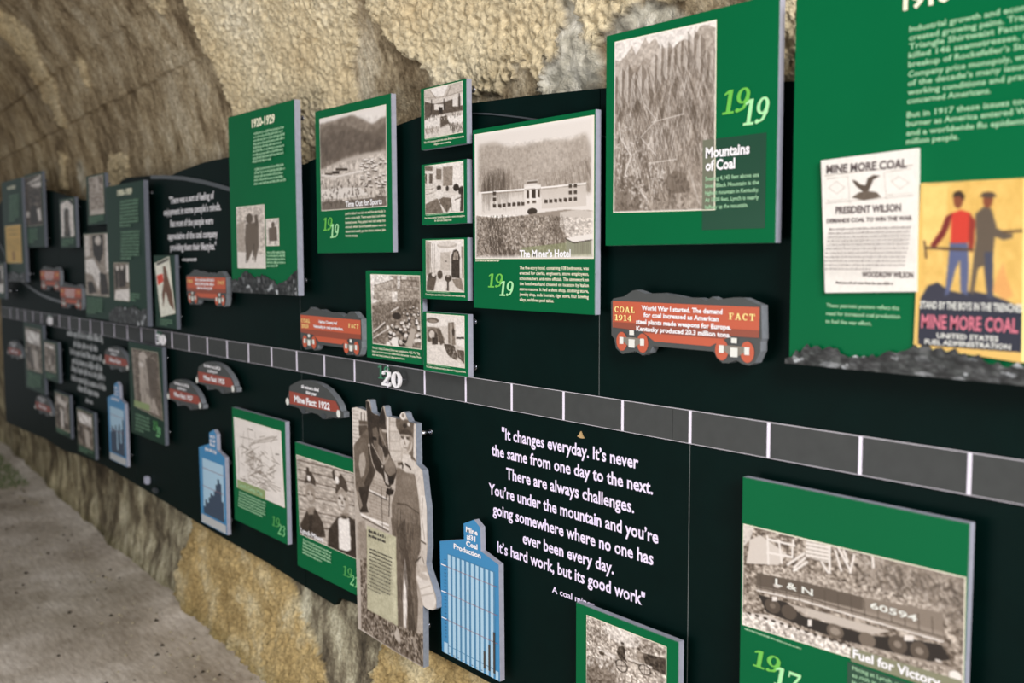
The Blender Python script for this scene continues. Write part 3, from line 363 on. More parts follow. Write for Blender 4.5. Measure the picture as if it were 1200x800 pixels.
 'sitting_room': [('B',.86),('P',.55,1,[(.481,.064),(.736,.074),(.728,.45),(.478,.457)]),('P',.95,1,[(-.0,-.0),(.738,-.023),(1.0,-.0),(.999,.044),(.6,.074),(.234,.047)]),('P',.93,1,[(.736,.074),(.999,.074),(1.001,.523),(.727,.481)]),('P',.4,1,[(-.0,.003),(.214,.032),(.211,.121),(-.003,.094)]),('P',.3,1,[(-.006,.162),(.055,.17),(.048,.365),(-.013,.359)]),('P',.3,1,[(.124,.172),(.209,.182),(.203,.374),(.118,.365)]),('P',.45,1,[(.309,.083),(.448,.101),(.441,.32),(.302,.305)]),('L',.95,1,.02,[(.008,.131),(.231,.159)]),('P',.85,1,[(.019,.395),(.254,.418),(.246,.676),(.01,.658)]),('L',.4,1,.01,[(.013,.493),(.242,.482)]),('L',.4,1,.01,[(.01,.592),(.239,.562)]),('P',.45,1,[(.007,.79),(.341,.684),(.496,1.015),(-.0,1.0)]),('R',.3,.6,25,[(.007,.79),(.34,.716),(.455,.997),(.0,.99)],150,170,.2,.01),('P',.4,1,[(.362,.653),(.741,.715),(.739,.792),(.577,1.003),(.4,.784)]),('P',.9,1,[(.499,.591),(.634,.603),(.632,.672),(.497,.661)]),('E',.15,1,.375,.478,.061,.048),('E',.9,1,.384,.607,.114,.096),('E',.15,1,.589,.508,.039,.056),('E',.1,1,.815,.505,.075,.074),('E',.1,1,.952,.579,.081,.091),('P',.92,1,[(.683,.679),(.951,.64),(.926,.99),(.697,.946)]),('L',.3,1,.02,[(.683,.71),(.696,.962)]),('L',.3,1,.02,[(.779,.749),(.95,.701)]),('P',.2,1,[(.932,.638),(1.0,.614),(1.0,.979),(.907,.989)]),('L',.2,1,.015,[(.4,.784),(.416,.946)]),('L',.2,1,.02,[(.581,.829),(.569,.993)]),('N',.14,50,50,4,None)],
 'parlor': [('B',.9),('G',.95,.8),('P',.6,.8,[(.0,.0),(.152,.04),(.119,.649),(.007,.71)]),('L',.35,.8,.012,[(.042,.067),(.044,.651)]),('L',.35,.8,.012,[(.081,.068),(.083,.65)]),('L',.35,.8,.012,[(.143,.069),(.146,.649)]),('L',.35,.8,.012,[(.198,.069),(.201,.648)]),('L',.35,.8,.012,[(.248,.07),(.251,.647)]),('E',.65,.7,.569,.102,.257,.062),('E',.85,1,.57,.074,.221,.051),('P',.75,1,[(.397,.243),(.66,.23),(.643,.584),(.402,.587)]),('P',.15,1,[(.678,.726),(.685,.301),(.734,.202),(.807,.183),(.868,.231),(.896,.329),(.891,.735)]),('P',.6,1,[(.72,.385),(.752,.245),(.807,.222),(.853,.273),(.859,.385)]),('L',.2,1,.02,[(.796,.217),(.8,.695)]),('P',.5,.9,[(.934,.134),(1.009,.135),(1.0,1.0),(.961,.973)]),('P',.85,1,[(.005,.769),(1.003,.733),(1.0,1.0),(-.0,1.006)]),('E',.2,1,.176,.707,.116,.07),('E',.85,1,.216,.677,.054,.041),('P',.3,1,[(.038,.739),(.292,.748),(.209,.999),(.012,.991)]),('E',.25,1,.382,.674,.069,.087),('E',.2,1,.596,.742,.089,.069),('P',.2,1,[(.562,.757),(.615,.756),(.611,.985),(.558,.987)]),('P',.7,1,[(.563,.676),(.631,.675),(.63,.721),(.563,.722)]),('P',.5,1,[(.689,.754),(.927,.734),(1.0,.986),(.779,.894)]),('P',.9,1,[(.29,.821),(.539,.786),(.498,1.003),(.248,1.012)]),('P',.2,1,[(.53,.403),(.56,.403),(.56,.425),(.53,.426)]),('N',.1,50,50,4,None)],
 'lobby': [('B',.82),('P',.9,1,[(.0,-.0),(1.0,.0),(1.0,.111),(.472,.233),(.009,.267)]),('E',.35,1,.174,.132,.17,.057),('E',.55,1,.174,.146,.116,.029),('P',.5,1,[(.009,.267),(.358,.269),(.49,.487),(.47,.56),(.005,.556)]),('E',.35,1,.152,.4,.116,.115),('E',.8,1,.152,.414,.078,.081),('P',.3,1,[(.281,.289),(.377,.296),(.489,.558),(.374,.611)]),('P',.45,1,[(.586,.154),(.735,.129),(.771,.576),(.584,.564)]),('E',.2,1,.72,.327,.037,.073),('L',.8,1,.03,[(.661,.162),(.659,.586)]),('P',.93,1,[(.78,.182),(1.0,.111),(1.0,.612),(.79,.574)]),('P',.12,1,[(.79,.418),(.996,.401),(.996,.437),(.79,.455)]),('P',.25,1,[(.47,.574),(.734,.579),(.808,.742),(.789,.871),(.583,.792),(.488,.686)]),('P',.3,1,[(.808,.657),(1.0,.668),(1.0,.921),(.827,.797)]),('P',.88,1,[(.004,.643),(.47,.602),(.583,.821),(1.0,.949),(1.0,1.0),(.0,1.0)]),('P',.15,1,[(.155,.471),(.31,.459),(.309,.602),(.154,.616)]),('E',.2,1,.26,.42,.039,.057),('E',.3,1,.084,.521,.055,.046),('R',.15,.8,30,[(.508,.599),(.956,.672),(.956,.813),(.583,.792)],60,120,.06,.014),('R',.9,.7,25,[(.508,.599),(.956,.672),(.956,.813),(.583,.792)],60,120,.05,.01),('N',.12,50,50,9,None)],
 'crowd': [('B',.62),('P',.92,1,[(.0,.0),(.435,.003),(.476,.072),(.078,.162),(.052,.348),(.175,.374),(-.009,.433)]),('P',.7,1,[(.063,.162),(.476,.072),(.465,.332),(.267,.381)]),('L',.4,1,.01,[(.063,.162),(.477,.068)]),('L',.45,1,.01,[(.074,.244),(.471,.192)]),('P',.58,1,[(.551,.031),(.999,.023),(.997,.313),(.569,.308)]),('P',.95,1,[(.561,.011),(.613,.01),(.606,.188),(.554,.189)]),('P',.9,1,[(.64,.006),(.754,.004),(.752,.051),(.638,.053)]),('P',.88,1,[(.446,.233),(.552,.229),(.546,.369),(.439,.374)]),('L',.4,1,.008,[(.564,.07),(.992,.081)]),('L',.85,1,.006,[(.561,.149),(.99,.167)]),('P',.45,1,[(.015,.453),(.567,.369),(.997,.313),(1.0,1.0),(.0,1.0)]),('N',.3,40,50,12,None),('R',.25,.6,130,[(.016,.432),(.569,.329),(.997,.313),(.992,.469),(.018,.684)],70,110,.08,.008),('E',.25,1,.953,.541,.025,.021),('E',.9,.95,.953,.527,.019,.015),('E',.6,.95,.443,.979,.038,.029),('E',.6,.95,.576,.709,.027,.021),('E',.08,1,.911,.662,.032,.026),('E',.95,.95,.911,.643,.024,.019),('E',.15,1,.862,.443,.02,.017),('E',.9,.95,.862,.431,.015,.012),('E',.6,.95,.538,.806,.031,.024),('E',.08,1,.651,.945,.047,.039),('E',.9,.95,.652,.918,.035,.027),('E',.8,.95,.336,.754,.029,.022),('E',.6,.95,.693,.935,.036,.028),('E',.9,.95,.395,.925,.036,.028),('E',.25,1,.523,.759,.037,.03),('E',.6,.95,.524,.737,.028,.021),('E',.25,1,.445,.748,.037,.03),('E',.95,.95,.446,.727,.028,.021),('E',.8,.95,.36,.735,.028,.021),('E',.08,1,.916,.622,.03,.024),('E',.95,.95,.916,.605,.022,.017),('E',.25,1,.787,.6,.029,.023),('E',.6,.95,.787,.583,.021,.017),('E',.9,.95,.937,.444,.016,.012),('E',.08,1,.828,.53,.025,.02),('E',.6,.95,.829,.515,.019,.014),('E',.25,1,.614,.681,.033,.027),('E',.9,.95,.615,.662,.025,.019),('E',.6,.95,.555,.729,.028,.021),('E',.08,1,.956,.825,.04,.033),('E',.8,.95,.956,.801,.03,.024),('E',.15,1,.755,.629,.03,.025),('E',.95,.95,.756,.612,.023,.018),('E',.25,1,.644,.814,.04,.033),('E',.9,.95,.645,.791,.03,.023),('E',.8,.95,.883,.891,.034,.027),('E',.08,1,.958,.505,.023,.019),('E',.8,.95,.959,.491,.018,.014),('E',.08,1,.644,.792,.039,.032),('E',.6,.95,.645,.769,.029,.023),('E',.08,1,.71,.472,.022,.018),('E',.6,.95,.711,.459,.016,.013),('E',.6,.95,.373,.737,.028,.021),('E',.08,1,.612,.905,.045,.037),('E',.6,.95,.613,.879,.034,.026),('E',.9,.95,.743,.912,.035,.027),('E',.8,.95,.804,.941,.036,.028),('E',.25,1,.531,.741,.036,.029),('E',.8,.95,.532,.72,.027,.021),('E',.6,.95,.801,.909,.035,.027),('E',.25,1,.956,.739,.036,.03),('E',.95,.95,.957,.718,.027,.021),('E',.95,.95,.731,.716,.027,.021),('E',.15,1,.381,.835,.042,.033),('E',.95,.95,.382,.812,.031,.024),('E',.95,.95,.923,.628,.023,.018),('E',.15,1,.711,.9,.045,.037),('E',.8,.95,.712,.874,.033,.026),('E',.95,.95,.668,.705,.026,.02),('E',.95,.95,.96,.877,.033,.026),('E',.95,.95,.488,.97,.038,.029),('E',.15,1,.905,.579,.027,.022),('E',.8,.95,.905,.563,.021,.016),('E',.8,.95,.831,.933,.036,.028),('E',.8,.95,.857,.537,.019,.015),('E',.6,.95,.835,.624,.023,.018),('E',.08,1,.598,.774,.038,.031),('E',.9,.95,.599,.752,.028,.022),('E',.15,1,.767,.786,.038,.032),('E',.6,.95,.768,.764,.029,.022),('E',.9,.95,.906,.882,.033,.026),('E',.9,.95,.345,.978,.038,.029),('E',.08,1,.742,.917,.045,.037),('E',.8,.95,.743,.89,.034,.027),('E',.15,1,.709,.851,.042,.034),('E',.95,.95,.71,.827,.031,.024),('E',.95,.95,.345,.972,.038,.029),('E',.9,.95,.404,.932,.036,.028),('E',.25,1,.379,.888,.044,.036),('E',.8,.95,.38,.863,.033,.025),('E',.08,1,.681,.904,.045,.037),('E',.6,.95,.682,.878,.034,.026),('E',.08,1,.8,.458,.021,.017),('E',.8,.95,.8,.446,.016,.012),('E',.25,1,.777,.689,.033,.027),('E',.95,.95,.778,.67,.025,.019),('E',.95,.95,.933,.646,.024,.019),('E',.15,1,.958,.816,.04,.033),('E',.8,.95,.959,.793,.03,.024),('E',.08,1,.77,.608,.029,.024),('E',.95,.95,.771,.591,.022,.017),('E',.95,.95,.954,.693,.026,.02),('E',.08,1,.687,.895,.044,.036),('E',.6,.95,.688,.869,.033,.026),('E',.08,1,.392,.832,.041,.033),('E',.95,.95,.393,.809,.031,.024),('E',.08,1,.512,.745,.037,.029),('E',.8,.95,.513,.724,.027,.021),('E',.6,.95,.313,.908,.035,.027),('E',.6,.95,.397,.772,.03,.023),('E',.95,.95,.699,.744,.028,.022),('E',.95,.95,.326,.989,.039,.03),('E',.9,.95,.544,.965,.037,.029),('E',.15,1,.427,.733,.036,.029),('E',.95,.95,.428,.712,.027,.021),('E',.25,1,.806,.947,.047,.039),('E',.9,.95,.807,.92,.035,.028),('E',.95,.95,.923,.816,.031,.024),('E',.6,.95,.955,.393,.014,.011),('E',.25,1,.691,.649,.031,.025),('E',.95,.95,.692,.631,.023,.018),('E',.95,.95,.829,.848,.032,.025),('E',.9,.95,.649,.656,.024,.019),('E',.25,1,.749,.726,.035,.029),('E',.9,.95,.75,.705,.026,.021),('E',.15,1,.717,.645,.031,.025),('E',.6,.95,.718,.627,.023,.018),('E',.8,.95,.671,.524,.019,.015),('E',.95,.95,.335,.734,.028,.021),('E',.08,1,.744,.546,.026,.021),('E',.9,.95,.744,.531,.019,.015),('E',.08,1,.518,.919,.046,.037),('E',.9,.95,.519,.892,.034,.027),('E',.9,.95,.694,.834,.032,.025),('E',.9,.95,.88,.536,.019,.015),('E',.6,.95,.449,.733,.028,.021),('E',.08,1,.59,.951,.047,.039),('E',.95,.95,.591,.924,.036,.028),('E',.15,1,.597,.966,.048,.039),('E',.8,.95,.598,.938,.036,.028),('E',.95,.95,.495,.971,.038,.029),('E',.25,1,.46,.854,.043,.034),('E',.95,.95,.461,.829,.032,.024),('E',.6,.95,.669,.566,.021,.016),('E',.8,.95,.777,.856,.033,.026),('E',.6,.95,.855,.505,.018,.014),('E',.08,1,.867,.493,.023,.019),('E',.6,.95,.867,.479,.017,.013),('E',.6,.95,.656,.621,.023,.018),('L',.9,1,.02,[(.025,.832),(.284,.668)]),('L',.2,1,.02,[(.024,.853),(.297,.699)]),('L',.9,1,.015,[(.021,.917),(.371,.746)]),('L',.9,1,.02,[(.412,.517),(.564,.449)]),('E',.1,1,.529,.572,.089,.049),('E',.95,1,.469,.936,.072,.063),('P',.7,1,[(.69,.97),(.815,.717),(.9,.732),(.821,.991)]),('V',.02)],
 'two_miners': [('B',.72),('L',.3,.9,.012,[(-.005,.064),(1.024,.006)]),('L',.9,.6,.008,[(-.007,.09),(1.023,.029)]),('L',.3,.9,.012,[(-.014,.181),(1.019,.112)]),('L',.9,.6,.008,[(-.016,.207),(1.017,.135)]),('L',.3,.9,.012,[(-.023,.311),(1.013,.218)]),('L',.9,.6,.008,[(-.025,.337),(1.011,.242)]),('L',.3,.9,.012,[(-.038,.507),(1.004,.372)]),('L',.9,.6,.008,[(-.04,.533),(1.003,.396)]),('L',.3,.9,.012,[(-.052,.691),(.994,.54)]),('L',.9,.6,.008,[(-.054,.718),(.993,.563)]),('L',.3,.9,.012,[(-.066,.877),(.985,.708)]),('L',.9,.6,.008,[(-.068,.904),(.984,.732)]),('N',.25,20,60,13,None),('P',.18,1,[(-.0,1.0),(.016,.878),(.162,.644),(.292,.582),(.423,.732),(.464,.894),(.229,.98)]),('E',.6,1,.231,.436,.087,.123),('E',.75,1,.222,.463,.051,.067),('P',.2,1,[(.123,.333),(.196,.169),(.269,.152),(.333,.248),(.329,.311),(.234,.297)]),('P',.2,1,[(.167,.226),(.182,.11),(.225,.112),(.24,.208)]),('E',.95,1,.216,.244,.033,.036),('P',.55,1,[(.145,.636),(.311,.565),(.248,.708),(.193,.724)]),('E',.3,1,.195,.446,.022,.013),('E',.3,1,.26,.436,.022,.013),('L',.3,1,.008,[(.2,.525),(.254,.515)]),('P',.1,1,[(.195,.698),(.257,.68),(.228,.892),(.169,.91)]),('P',.14,1,[(.492,.997),(.523,.777),(.687,.581),(.869,.529),(1.008,.583),(1.0,1.0),(.743,1.002)]),('P',.97,1,[(.688,.605),(.777,.555),(.867,.553),(.872,.911),(.811,.955),(.679,.969)]),('E',.65,1,.775,.376,.098,.146),('E',.82,1,.754,.394,.059,.093),('E',.25,1,.727,.358,.023,.015),('E',.25,1,.809,.345,.023,.015),('L',.25,1,.01,[(.738,.446),(.797,.437)]),('E',.4,1,.767,.395,.017,.022),('P',.22,1,[(.66,.311),(.69,.159),(.768,.056),(.844,.132),(.871,.22),(.846,.262),(.758,.213),(.68,.317)]),('P',.15,1,[(.619,.068),(.654,.035),(.68,.161),(.637,.16)]),('E',.95,1,.697,.15,.033,.044),('P',.5,1,[(.722,.535),(.871,.492),(.834,.567),(.752,.592)]),('E',.2,1,.786,.56,.046,.02),('L',.85,1,.02,[(.871,.767),(.878,.801)]),('N',.08,60,60,3,None),('V',.015),('Z',.5),('N',.1,60,120,9,[(-.088,-.222),(1.263,-.491),(1.165,1.381),(-.254,1.923)])],
 'mine_map': [('B',.93),('N',.04,20,20,3,None),('L',.35,.75,.012167802599495176,[(.69,.784),(.848,.837)]),('L',.35,.75,.011552678424115635,[(.44,.462),(.582,.513)]),('L',.45,.75,.01287605247858229,[(.731,.551),(.861,.474)]),('L',.35,.75,.012608456912385345,[(.499,.483),(.595,.517)]),('L',.45,.75,.009556736317937183,[(.593,.545),(.634,.548)]),('L',.45,.75,.011985784009888013,[(.342,.413),(.473,.428)]),('L',.35,.75,.01355079135412074,[(.436,.635),(.604,.538)]),('L',.55,.75,.010840372717108415,[(.724,.645),(.825,.652)]),('L',.45,.75,.006813760798238326,[(.493,.664),(.547,.67)]),('L',.45,.75,.009446521340659403,[(.144,.493),(.327,.387)]),('L',.55,.75,.01395581894180312,[(.56,.824),(.678,.834)]),('L',.45,.75,.011844078120773684,[(.507,.853),(.671,.866)]),('L',.55,.75,.013658083551246383,[(.262,.786),(.451,.67)]),('L',.35,.75,.011737068423880805,[(.522,.835),(.637,.766)]),('L',.55,.75,.008933934894687271,[(.506,.767),(.567,.77)]),('L',.35,.75,.008980083462542638,[(.482,.553),(.535,.572)]),('L',.55,.75,.0065582315980287345,[(.588,.801),(.755,.809)]),('L',.55,.75,.014330444895795432,[(.357,.859),(.41,.827)]),('L',.45,.75,.011478899185810753,[(.737,.574),(.815,.528)]),('L',.45,.75,.007012958403459868,[(.538,.67),(.62,.622)]),('L',.35,.75,.013060153647746087,[(.213,.455),(.319,.492)]),('L',.45,.75,.007193154717016721,[(.392,.755),(.436,.757)]),('L',.55,.75,.009681429494520638,[(.454,.647),(.571,.658)]),('L',.45,.75,.011676347646868776,[(.354,.406),(.42,.414)]),('L',.45,.75,.01048027468457809,[(.16,.816),(.208,.788)]),('L',.35,.75,.013850168077648089,[(.336,.627),(.466,.672)]),('L',.35,.75,.013188187627638008,[(.418,.704),(.52,.645)]),('L',.35,.75,.015576434680942795,[(.287,.46),(.419,.387)]),('L',.35,.75,.013985463080174726,[(.089,.847),(.272,.855)]),('L',.35,.75,.008196206776542498,[(.447,.642),(.601,.651)]),('L',.35,.75,.014491589931249459,[(.707,.638),(.868,.542)]),('L',.45,.75,.006880957949182059,[(.239,.433),(.318,.461)]),('L',.45,.75,.009346179089257526,[(.56,.841),(.649,.848)]),('L',.55,.75,.007016137601488901,[(.604,.499),(.765,.558)]),('L',.35,.75,.013250210289520675,[(.479,.67),(.605,.682)]),('L',.55,.75,.0066500465084117335,[(.752,.692),(.796,.665)]),('L',.55,.75,.014895612217515836,[(.415,.854),(.529,.781)]),('L',.55,.75,.012626226271611134,[(.34,.483),(.514,.496)]),('L',.55,.75,.008388713455263534,[(.375,.392),(.557,.292)]),('L',.35,.75,.013633632377374551,[(.154,.858),(.203,.828)]),('L',.45,.75,.01485609130232338,[(.325,.617),(.401,.572)]),('L',.45,.75,.0157447638153597,[(.441,.749),(.501,.769)]),('L',.35,.75,.006206487454052344,[(.61,.852),(.73,.857)]),('L',.55,.75,.014026061057014077,[(.277,.798),(.388,.834)]),('L',.35,.75,.006271118219179392,[(.33,.425),(.487,.482)]),('L',.45,.75,.00873314419717658,[(.563,.717),(.709,.629)]),('L',.55,.75,.014911333433011407,[(.582,.688),(.666,.693)]),('L',.55,.75,.014835766738242911,[(.206,.602),(.397,.495)]),('L',.45,.75,.015580097166540526,[(.527,.627),(.671,.678)]),('L',.35,.75,.008734180093939786,[(.638,.338),(.711,.365)]),('L',.55,.75,.008005946699506484,[(.112,.614),(.209,.646)]),('L',.35,.75,.014870682219801,[(.148,.359),(.299,.413)]),('L',.55,.75,.011645159329301363,[(.659,.625),(.778,.637)]),('L',.55,.75,.015206487675581169,[(.253,.597),(.333,.624)]),('L',.55,.75,.009227211939188809,[(.38,.795),(.527,.807)]),('L',.55,.75,.014301741397291616,[(.693,.591),(.784,.534)]),('L',.35,.75,.009885452405765209,[(.633,.682),(.772,.731)]),('L',.35,.75,.014617479748965156,[(.338,.49),(.422,.52)]),('L',.45,.75,.006610316059324069,[(.278,.562),(.354,.57)]),('L',.35,.75,.01470964644333855,[(.509,.793),(.668,.802)]),('L',.55,.75,.01122241765473812,[(.235,.479),(.389,.496)]),('L',.45,.75,.006343322318141092,[(.469,.811),(.525,.813)]),('L',.55,.75,.011121626967885741,[(.589,.38),(.734,.435)]),('L',.55,.75,.014298772434170793,[(.273,.82),(.328,.838)]),('L',.45,.75,.013307867577245804,[(.57,.366),(.623,.37)]),('L',.35,.75,.014768965649768344,[(.179,.875),(.341,.927)]),('L',.45,.75,.01068106731692255,[(.551,.424),(.648,.366)]),('L',.55,.75,.01068471402935564,[(.374,.469),(.42,.485)]),('L',.35,.75,.006751531662402335,[(.312,.644),(.371,.65)]),('L',.45,.75,.00834741868886324,[(.322,.746),(.417,.754)]),('L',.45,.8,.009,[(.324,.342),(.57,.22),(.914,.092)]),('L',.45,.8,.009,[(.348,.297),(.646,.22),(.93,.12)]),('L',.45,.8,.009,[(.322,.355),(.452,.247),(.861,.092)]),('L',.45,.8,.009,[(.382,.561),(.433,.445),(.326,.315)]),('L',.45,.8,.009,[(.599,.735),(.785,.759),(.937,.765)]),('L',.45,.8,.009,[(.617,.756),(.927,.805)]),('L',.45,.8,.009,[(.325,.734),(.599,.735),(.825,.722)]),('L',.45,.8,.009,[(.781,.383),(.938,.454)]),('L',.45,.8,.009,[(.776,.434),(.921,.447)]),('L',.45,.8,.009,[(.774,.248),(.832,.42),(.799,.679)]),('L',.45,.8,.009,[(.308,.099),(.352,.465)]),('L',.45,.8,.009,[(.128,.256),(.453,.234)]),('L',.45,.8,.009,[(.114,.391),(.318,.395)]),('L',.45,.8,.009,[(.915,.079),(.779,.197)]),('L',.45,.8,.009,[(.221,.157),(.161,.539)]),('L',.45,.8,.009,[(.077,.427),(.063,.887)]),('L',.45,.8,.009,[(.464,.117),(.474,.217)]),('R',.4,.5,120,[(.23,.469),(.557,.363),(.609,.63),(.281,.772)],100,140,.05,.01),('L',.3,1,.015,[(.866,.33),(.938,.319)]),('L',.35,1,.012,[(.315,.105),(.425,.112)]),('L',.5,.8,.01,[(.556,.173),(.673,.134)])],
 'gondola': [('B',.5),('N',.5,90,50,15,None),('P',.5,.5,[(.585,.012),(.993,.013),(.998,.476),(.913,.414),(.681,.295),(.587,.267)]),('R',.8,.35,300,[(.547,-.008),(.993,.013),(.998,.402),(.588,.326)],30,150,.08,.008),('R',.15,.4,160,[(.548,.031),(.994,.05),(.998,.476),(.588,.346)],30,150,.09,.012),('P',.9,.8,[(.0,.006),(.06,.01),(.039,.136),(.007,.216)]),('P',.82,1,[(.039,.136),(.093,.069),(.231,.189),(.19,.313),(.019,.38)]),('P',.9,1,[(.322,.001),(.431,-.001),(.433,.169),(.323,.174)]),('L',.55,1,.008,[(.322,.021),(.431,.009)]),('L',.55,1,.008,[(.322,.058),(.432,.045)]),('L',.55,1,.008,[(.322,.094),(.432,.081)]),('L',.55,1,.008,[(.323,.131),(.432,.117)]),('L',.55,1,.008,[(.323,.168),(.433,.153)]),('L',.92,1,.022,[(.126,.22),(.262,.204)]),('L',.92,1,.022,[(.136,.09),(.271,.087)]),('L',.92,1,.022,[(.13,.051),(.137,.34)]),('L',.92,1,.022,[(.261,.03),(.257,.197)]),('L',.92,1,.022,[(.188,.065),(.206,.295)]),('L',.92,1,.022,[(.232,.292),(.318,.136)]),('L',.92,1,.022,[(.263,.307),(.323,.174)]),('L',.92,1,.022,[(.436,.006),(.438,.267)]),('L',.92,1,.022,[(.461,.034),(.492,.219)]),('L',.92,1,.022,[(.475,.007),(.535,.206)]),('L',.92,1,.022,[(.5,.015),(.52,.124)]),('L',.92,1,.022,[(.333,.209),(.263,.338)]),('L',.92,1,.022,[(.398,.176),(.433,.269)]),('L',.92,1,.022,[(.548,.031),(.53,.219)]),('L',.92,1,.022,[(.627,.011),(.633,.116)]),('P',.62,1,[(.079,.392),(.19,.345),(.394,.31),(.55,.327),(.681,.334),(.816,.298),(.916,.346),(.917,.392),(.589,.444),(.294,.435),(.079,.455)]),('N',.4,120,70,6,[(.079,.392),(.19,.324),(.55,.288),(.816,.279),(.916,.346),(.917,.411),(.589,.464),(.294,.445),(.079,.476)]),('P',.3,1,[(.076,.446),(.294,.414),(.589,.405),(.59,.533),(.295,.547),(.076,.573)]),('P',.48,1,[(.589,.405),(.919,.353),(.921,.541),(.59,.533)]),('P',.55,1,[(.076,.573),(.295,.543),(.59,.527),(.921,.522),(.922,.598),(.59,.602),(.296,.619),(.077,.63)]),('L',.92,1,.014,[(.075,.618),(.296,.592),(.59,.602),(.922,.607)]),('L',.2,1,.01,[(.074,.584),(.295,.557),(.59,.562),(.921,.569)]),('L',.22,.8,.01,[(.095,.451),(.1,.613)]),('L',.22,.8,.01,[(.161,.448),(.167,.609)]),('L',.22,.8,.01,[(.226,.445),(.232,.604)]),('L',.22,.8,.01,[(.29,.442),(.296,.6)]),('L',.22,.8,.01,[(.353,.439),(.358,.595)]),('L',.22,.8,.01,[(.415,.436),(.42,.591)]),('L',.22,.8,.01,[(.476,.433),(.481,.587)]),('L',.22,.8,.01,[(.536,.43),(.541,.583)]),('L',.22,.8,.01,[(.594,.427),(.6,.578)]),('L',.22,.8,.01,[(.652,.424),(.657,.574)]),('L',.22,.8,.01,[(.709,.422),(.714,.57)]),('L',.22,.8,.01,[(.765,.419),(.77,.567)]),('L',.22,.8,.01,[(.821,.416),(.826,.563)]),('L',.22,.8,.01,[(.875,.414),(.88,.559)]),('E',.85,.9,.181,.521,.017,.017),('P',.05,1,[(.086,.652),(.234,.654),(.317,.741),(.629,.737),(.775,.668),(.915,.639),(.951,.75),(.865,.823),(.612,.867),(.378,.848),(.13,.807)]),('P',.72,1,[(.234,.654),(.332,.66),(.327,.735),(.342,.736)]),('P',.75,1,[(.332,.65),(.711,.648),(.629,.727),(.332,.728)]),('E',.25,1,.161,.726,.04,.071),('E',.25,1,.245,.741,.039,.07),('E',.4,1,.161,.726,.015,.025),('E',.35,1,.467,.795,.039,.068),('E',.6,.8,.467,.795,.023,.036),('E',.28,1,.74,.748,.039,.085),('E',.28,1,.829,.75,.038,.084),('E',.5,1,.74,.748,.016,.031),('E',.5,1,.829,.75,.016,.031),('E',.4,1,.611,.788,.037,.067),('P',.92,1,[(.158,.64),(.184,.626),(.184,.667),(.159,.681)]),('P',.92,1,[(.338,.759),(.357,.749),(.357,.81),(.339,.82)]),('P',.92,1,[(.768,.647),(.803,.626),(.804,.676),(.768,.697)]),('P',.82,1,[(.005,.879),(.13,.828),(.298,.876),(.536,.914),(.537,1.033),(.0,1.011)]),('P',.6,1,[(.535,.854),(.951,.806),(.998,.851),(1.0,1.0),(.537,1.033)]),('N',.5,140,60,17,[(.005,.879),(.298,.876),(.998,.832),(1.0,1.0),(.0,1.011)]),('E',.15,1,.038,.866,.012,.013),('E',.95,.8,.06,.879,.012,.015),('E',.15,1,.081,.868,.012,.013),('E',.95,.8,.103,.881,.012,.015),('E',.15,1,.125,.87,.012,.013),('E',.95,.8,.146,.883,.012,.015),('E',.15,1,.167,.872,.012,.013),('E',.95,.8,.188,.885,.012,.015),('E',.15,1,.209,.874,.011,.012),('E',.95,.8,.23,.887,.011,.015),('E',.15,1,.251,.876,.011,.012),('E',.95,.8,.272,.889,.011,.014),('E',.15,1,.292,.878,.011,.012),('E',.95,.8,.313,.891,.011,.014),('E',.15,1,.333,.88,.011,.012),('E',.95,.8,.354,.893,.011,.014),('E',.15,1,.374,.882,.011,.012),('E',.95,.8,.394,.894,.011,.014),('E',.15,1,.414,.884,.011,.012),('E',.95,.8,.433,.896,.011,.014),('E',.15,1,.453,.886,.011,.012),('E',.95,.8,.473,.898,.011,.014),('E',.15,1,.492,.888,.011,.012),('E',.95,.8,.512,.9,.011,.014),('E',.15,1,.531,.89,.011,.012),('E',.95,.8,.55,.902,.01,.014),('L',.92,.9,.02,[(.891,.788),(.917,.79)]),('E',.95,1,.969,.879,.025,.045),('V',.02)],
 'cart_men': [('B',.72),('N',.45,60,60,18,None),('E',.9,.7,.462,.064,.237,.123),('R',.3,.5,150,[(.018,.003),(.296,.021),(.296,.237),(.018,.32)],0,180,.03,.01),('R',.3,.45,150,[(.59,.039),(.983,.021),(.983,.095),(.653,.13)],0,180,.03,.009),('P',.9,.9,[(.159,.371),(.177,.342),(.397,.342),(.381,.393)]),('P',.3,1,[(.168,.368),(.246,.361),(.237,.404),(.177,.412)]),('P',.2,1,[(.715,.177),(.998,.132),(.999,.322),(.762,.314)]),('L',.85,1,.02,[(.551,.316),(.837,.301)]),('L',.3,1,.012,[(.543,.341),(.822,.327)]),('E',.15,1,.474,.165,.023,.016),('P',.2,1,[(.421,.222),(.478,.188),(.511,.228),(.511,.329),(.543,.363),(.43,.354),(.397,.286)]),('E',.3,1,.677,.15,.022,.017),('P',.55,1,[(.653,.179),(.715,.166),(.754,.284),(.685,.306),(.654,.262)]),('E',.15,1,.463,.434,.081,.074),('E',.75,1,.463,.434,.065,.061),('L',.2,1,.008,[(.381,.461),(.544,.407)]),('L',.2,1,.008,[(.463,.367),(.463,.501)]),('E',.15,1,.747,.363,.076,.061),('E',.75,1,.747,.363,.061,.05),('L',.2,1,.008,[(.678,.385),(.815,.34)]),('L',.2,1,.008,[(.747,.308),(.747,.417)]),('P',.4,.8,[(.009,.488),(.397,.433),(.398,.682),(.009,.819)]),('R',.9,.6,60,[(.009,.417),(.397,.388),(.397,.546),(.009,.582)],100,140,.06,.014),('P',.35,.8,[(.009,.76),(.997,.523),(1.0,1.053),(.009,.997)]),('N',.25,60,60,20,None)],
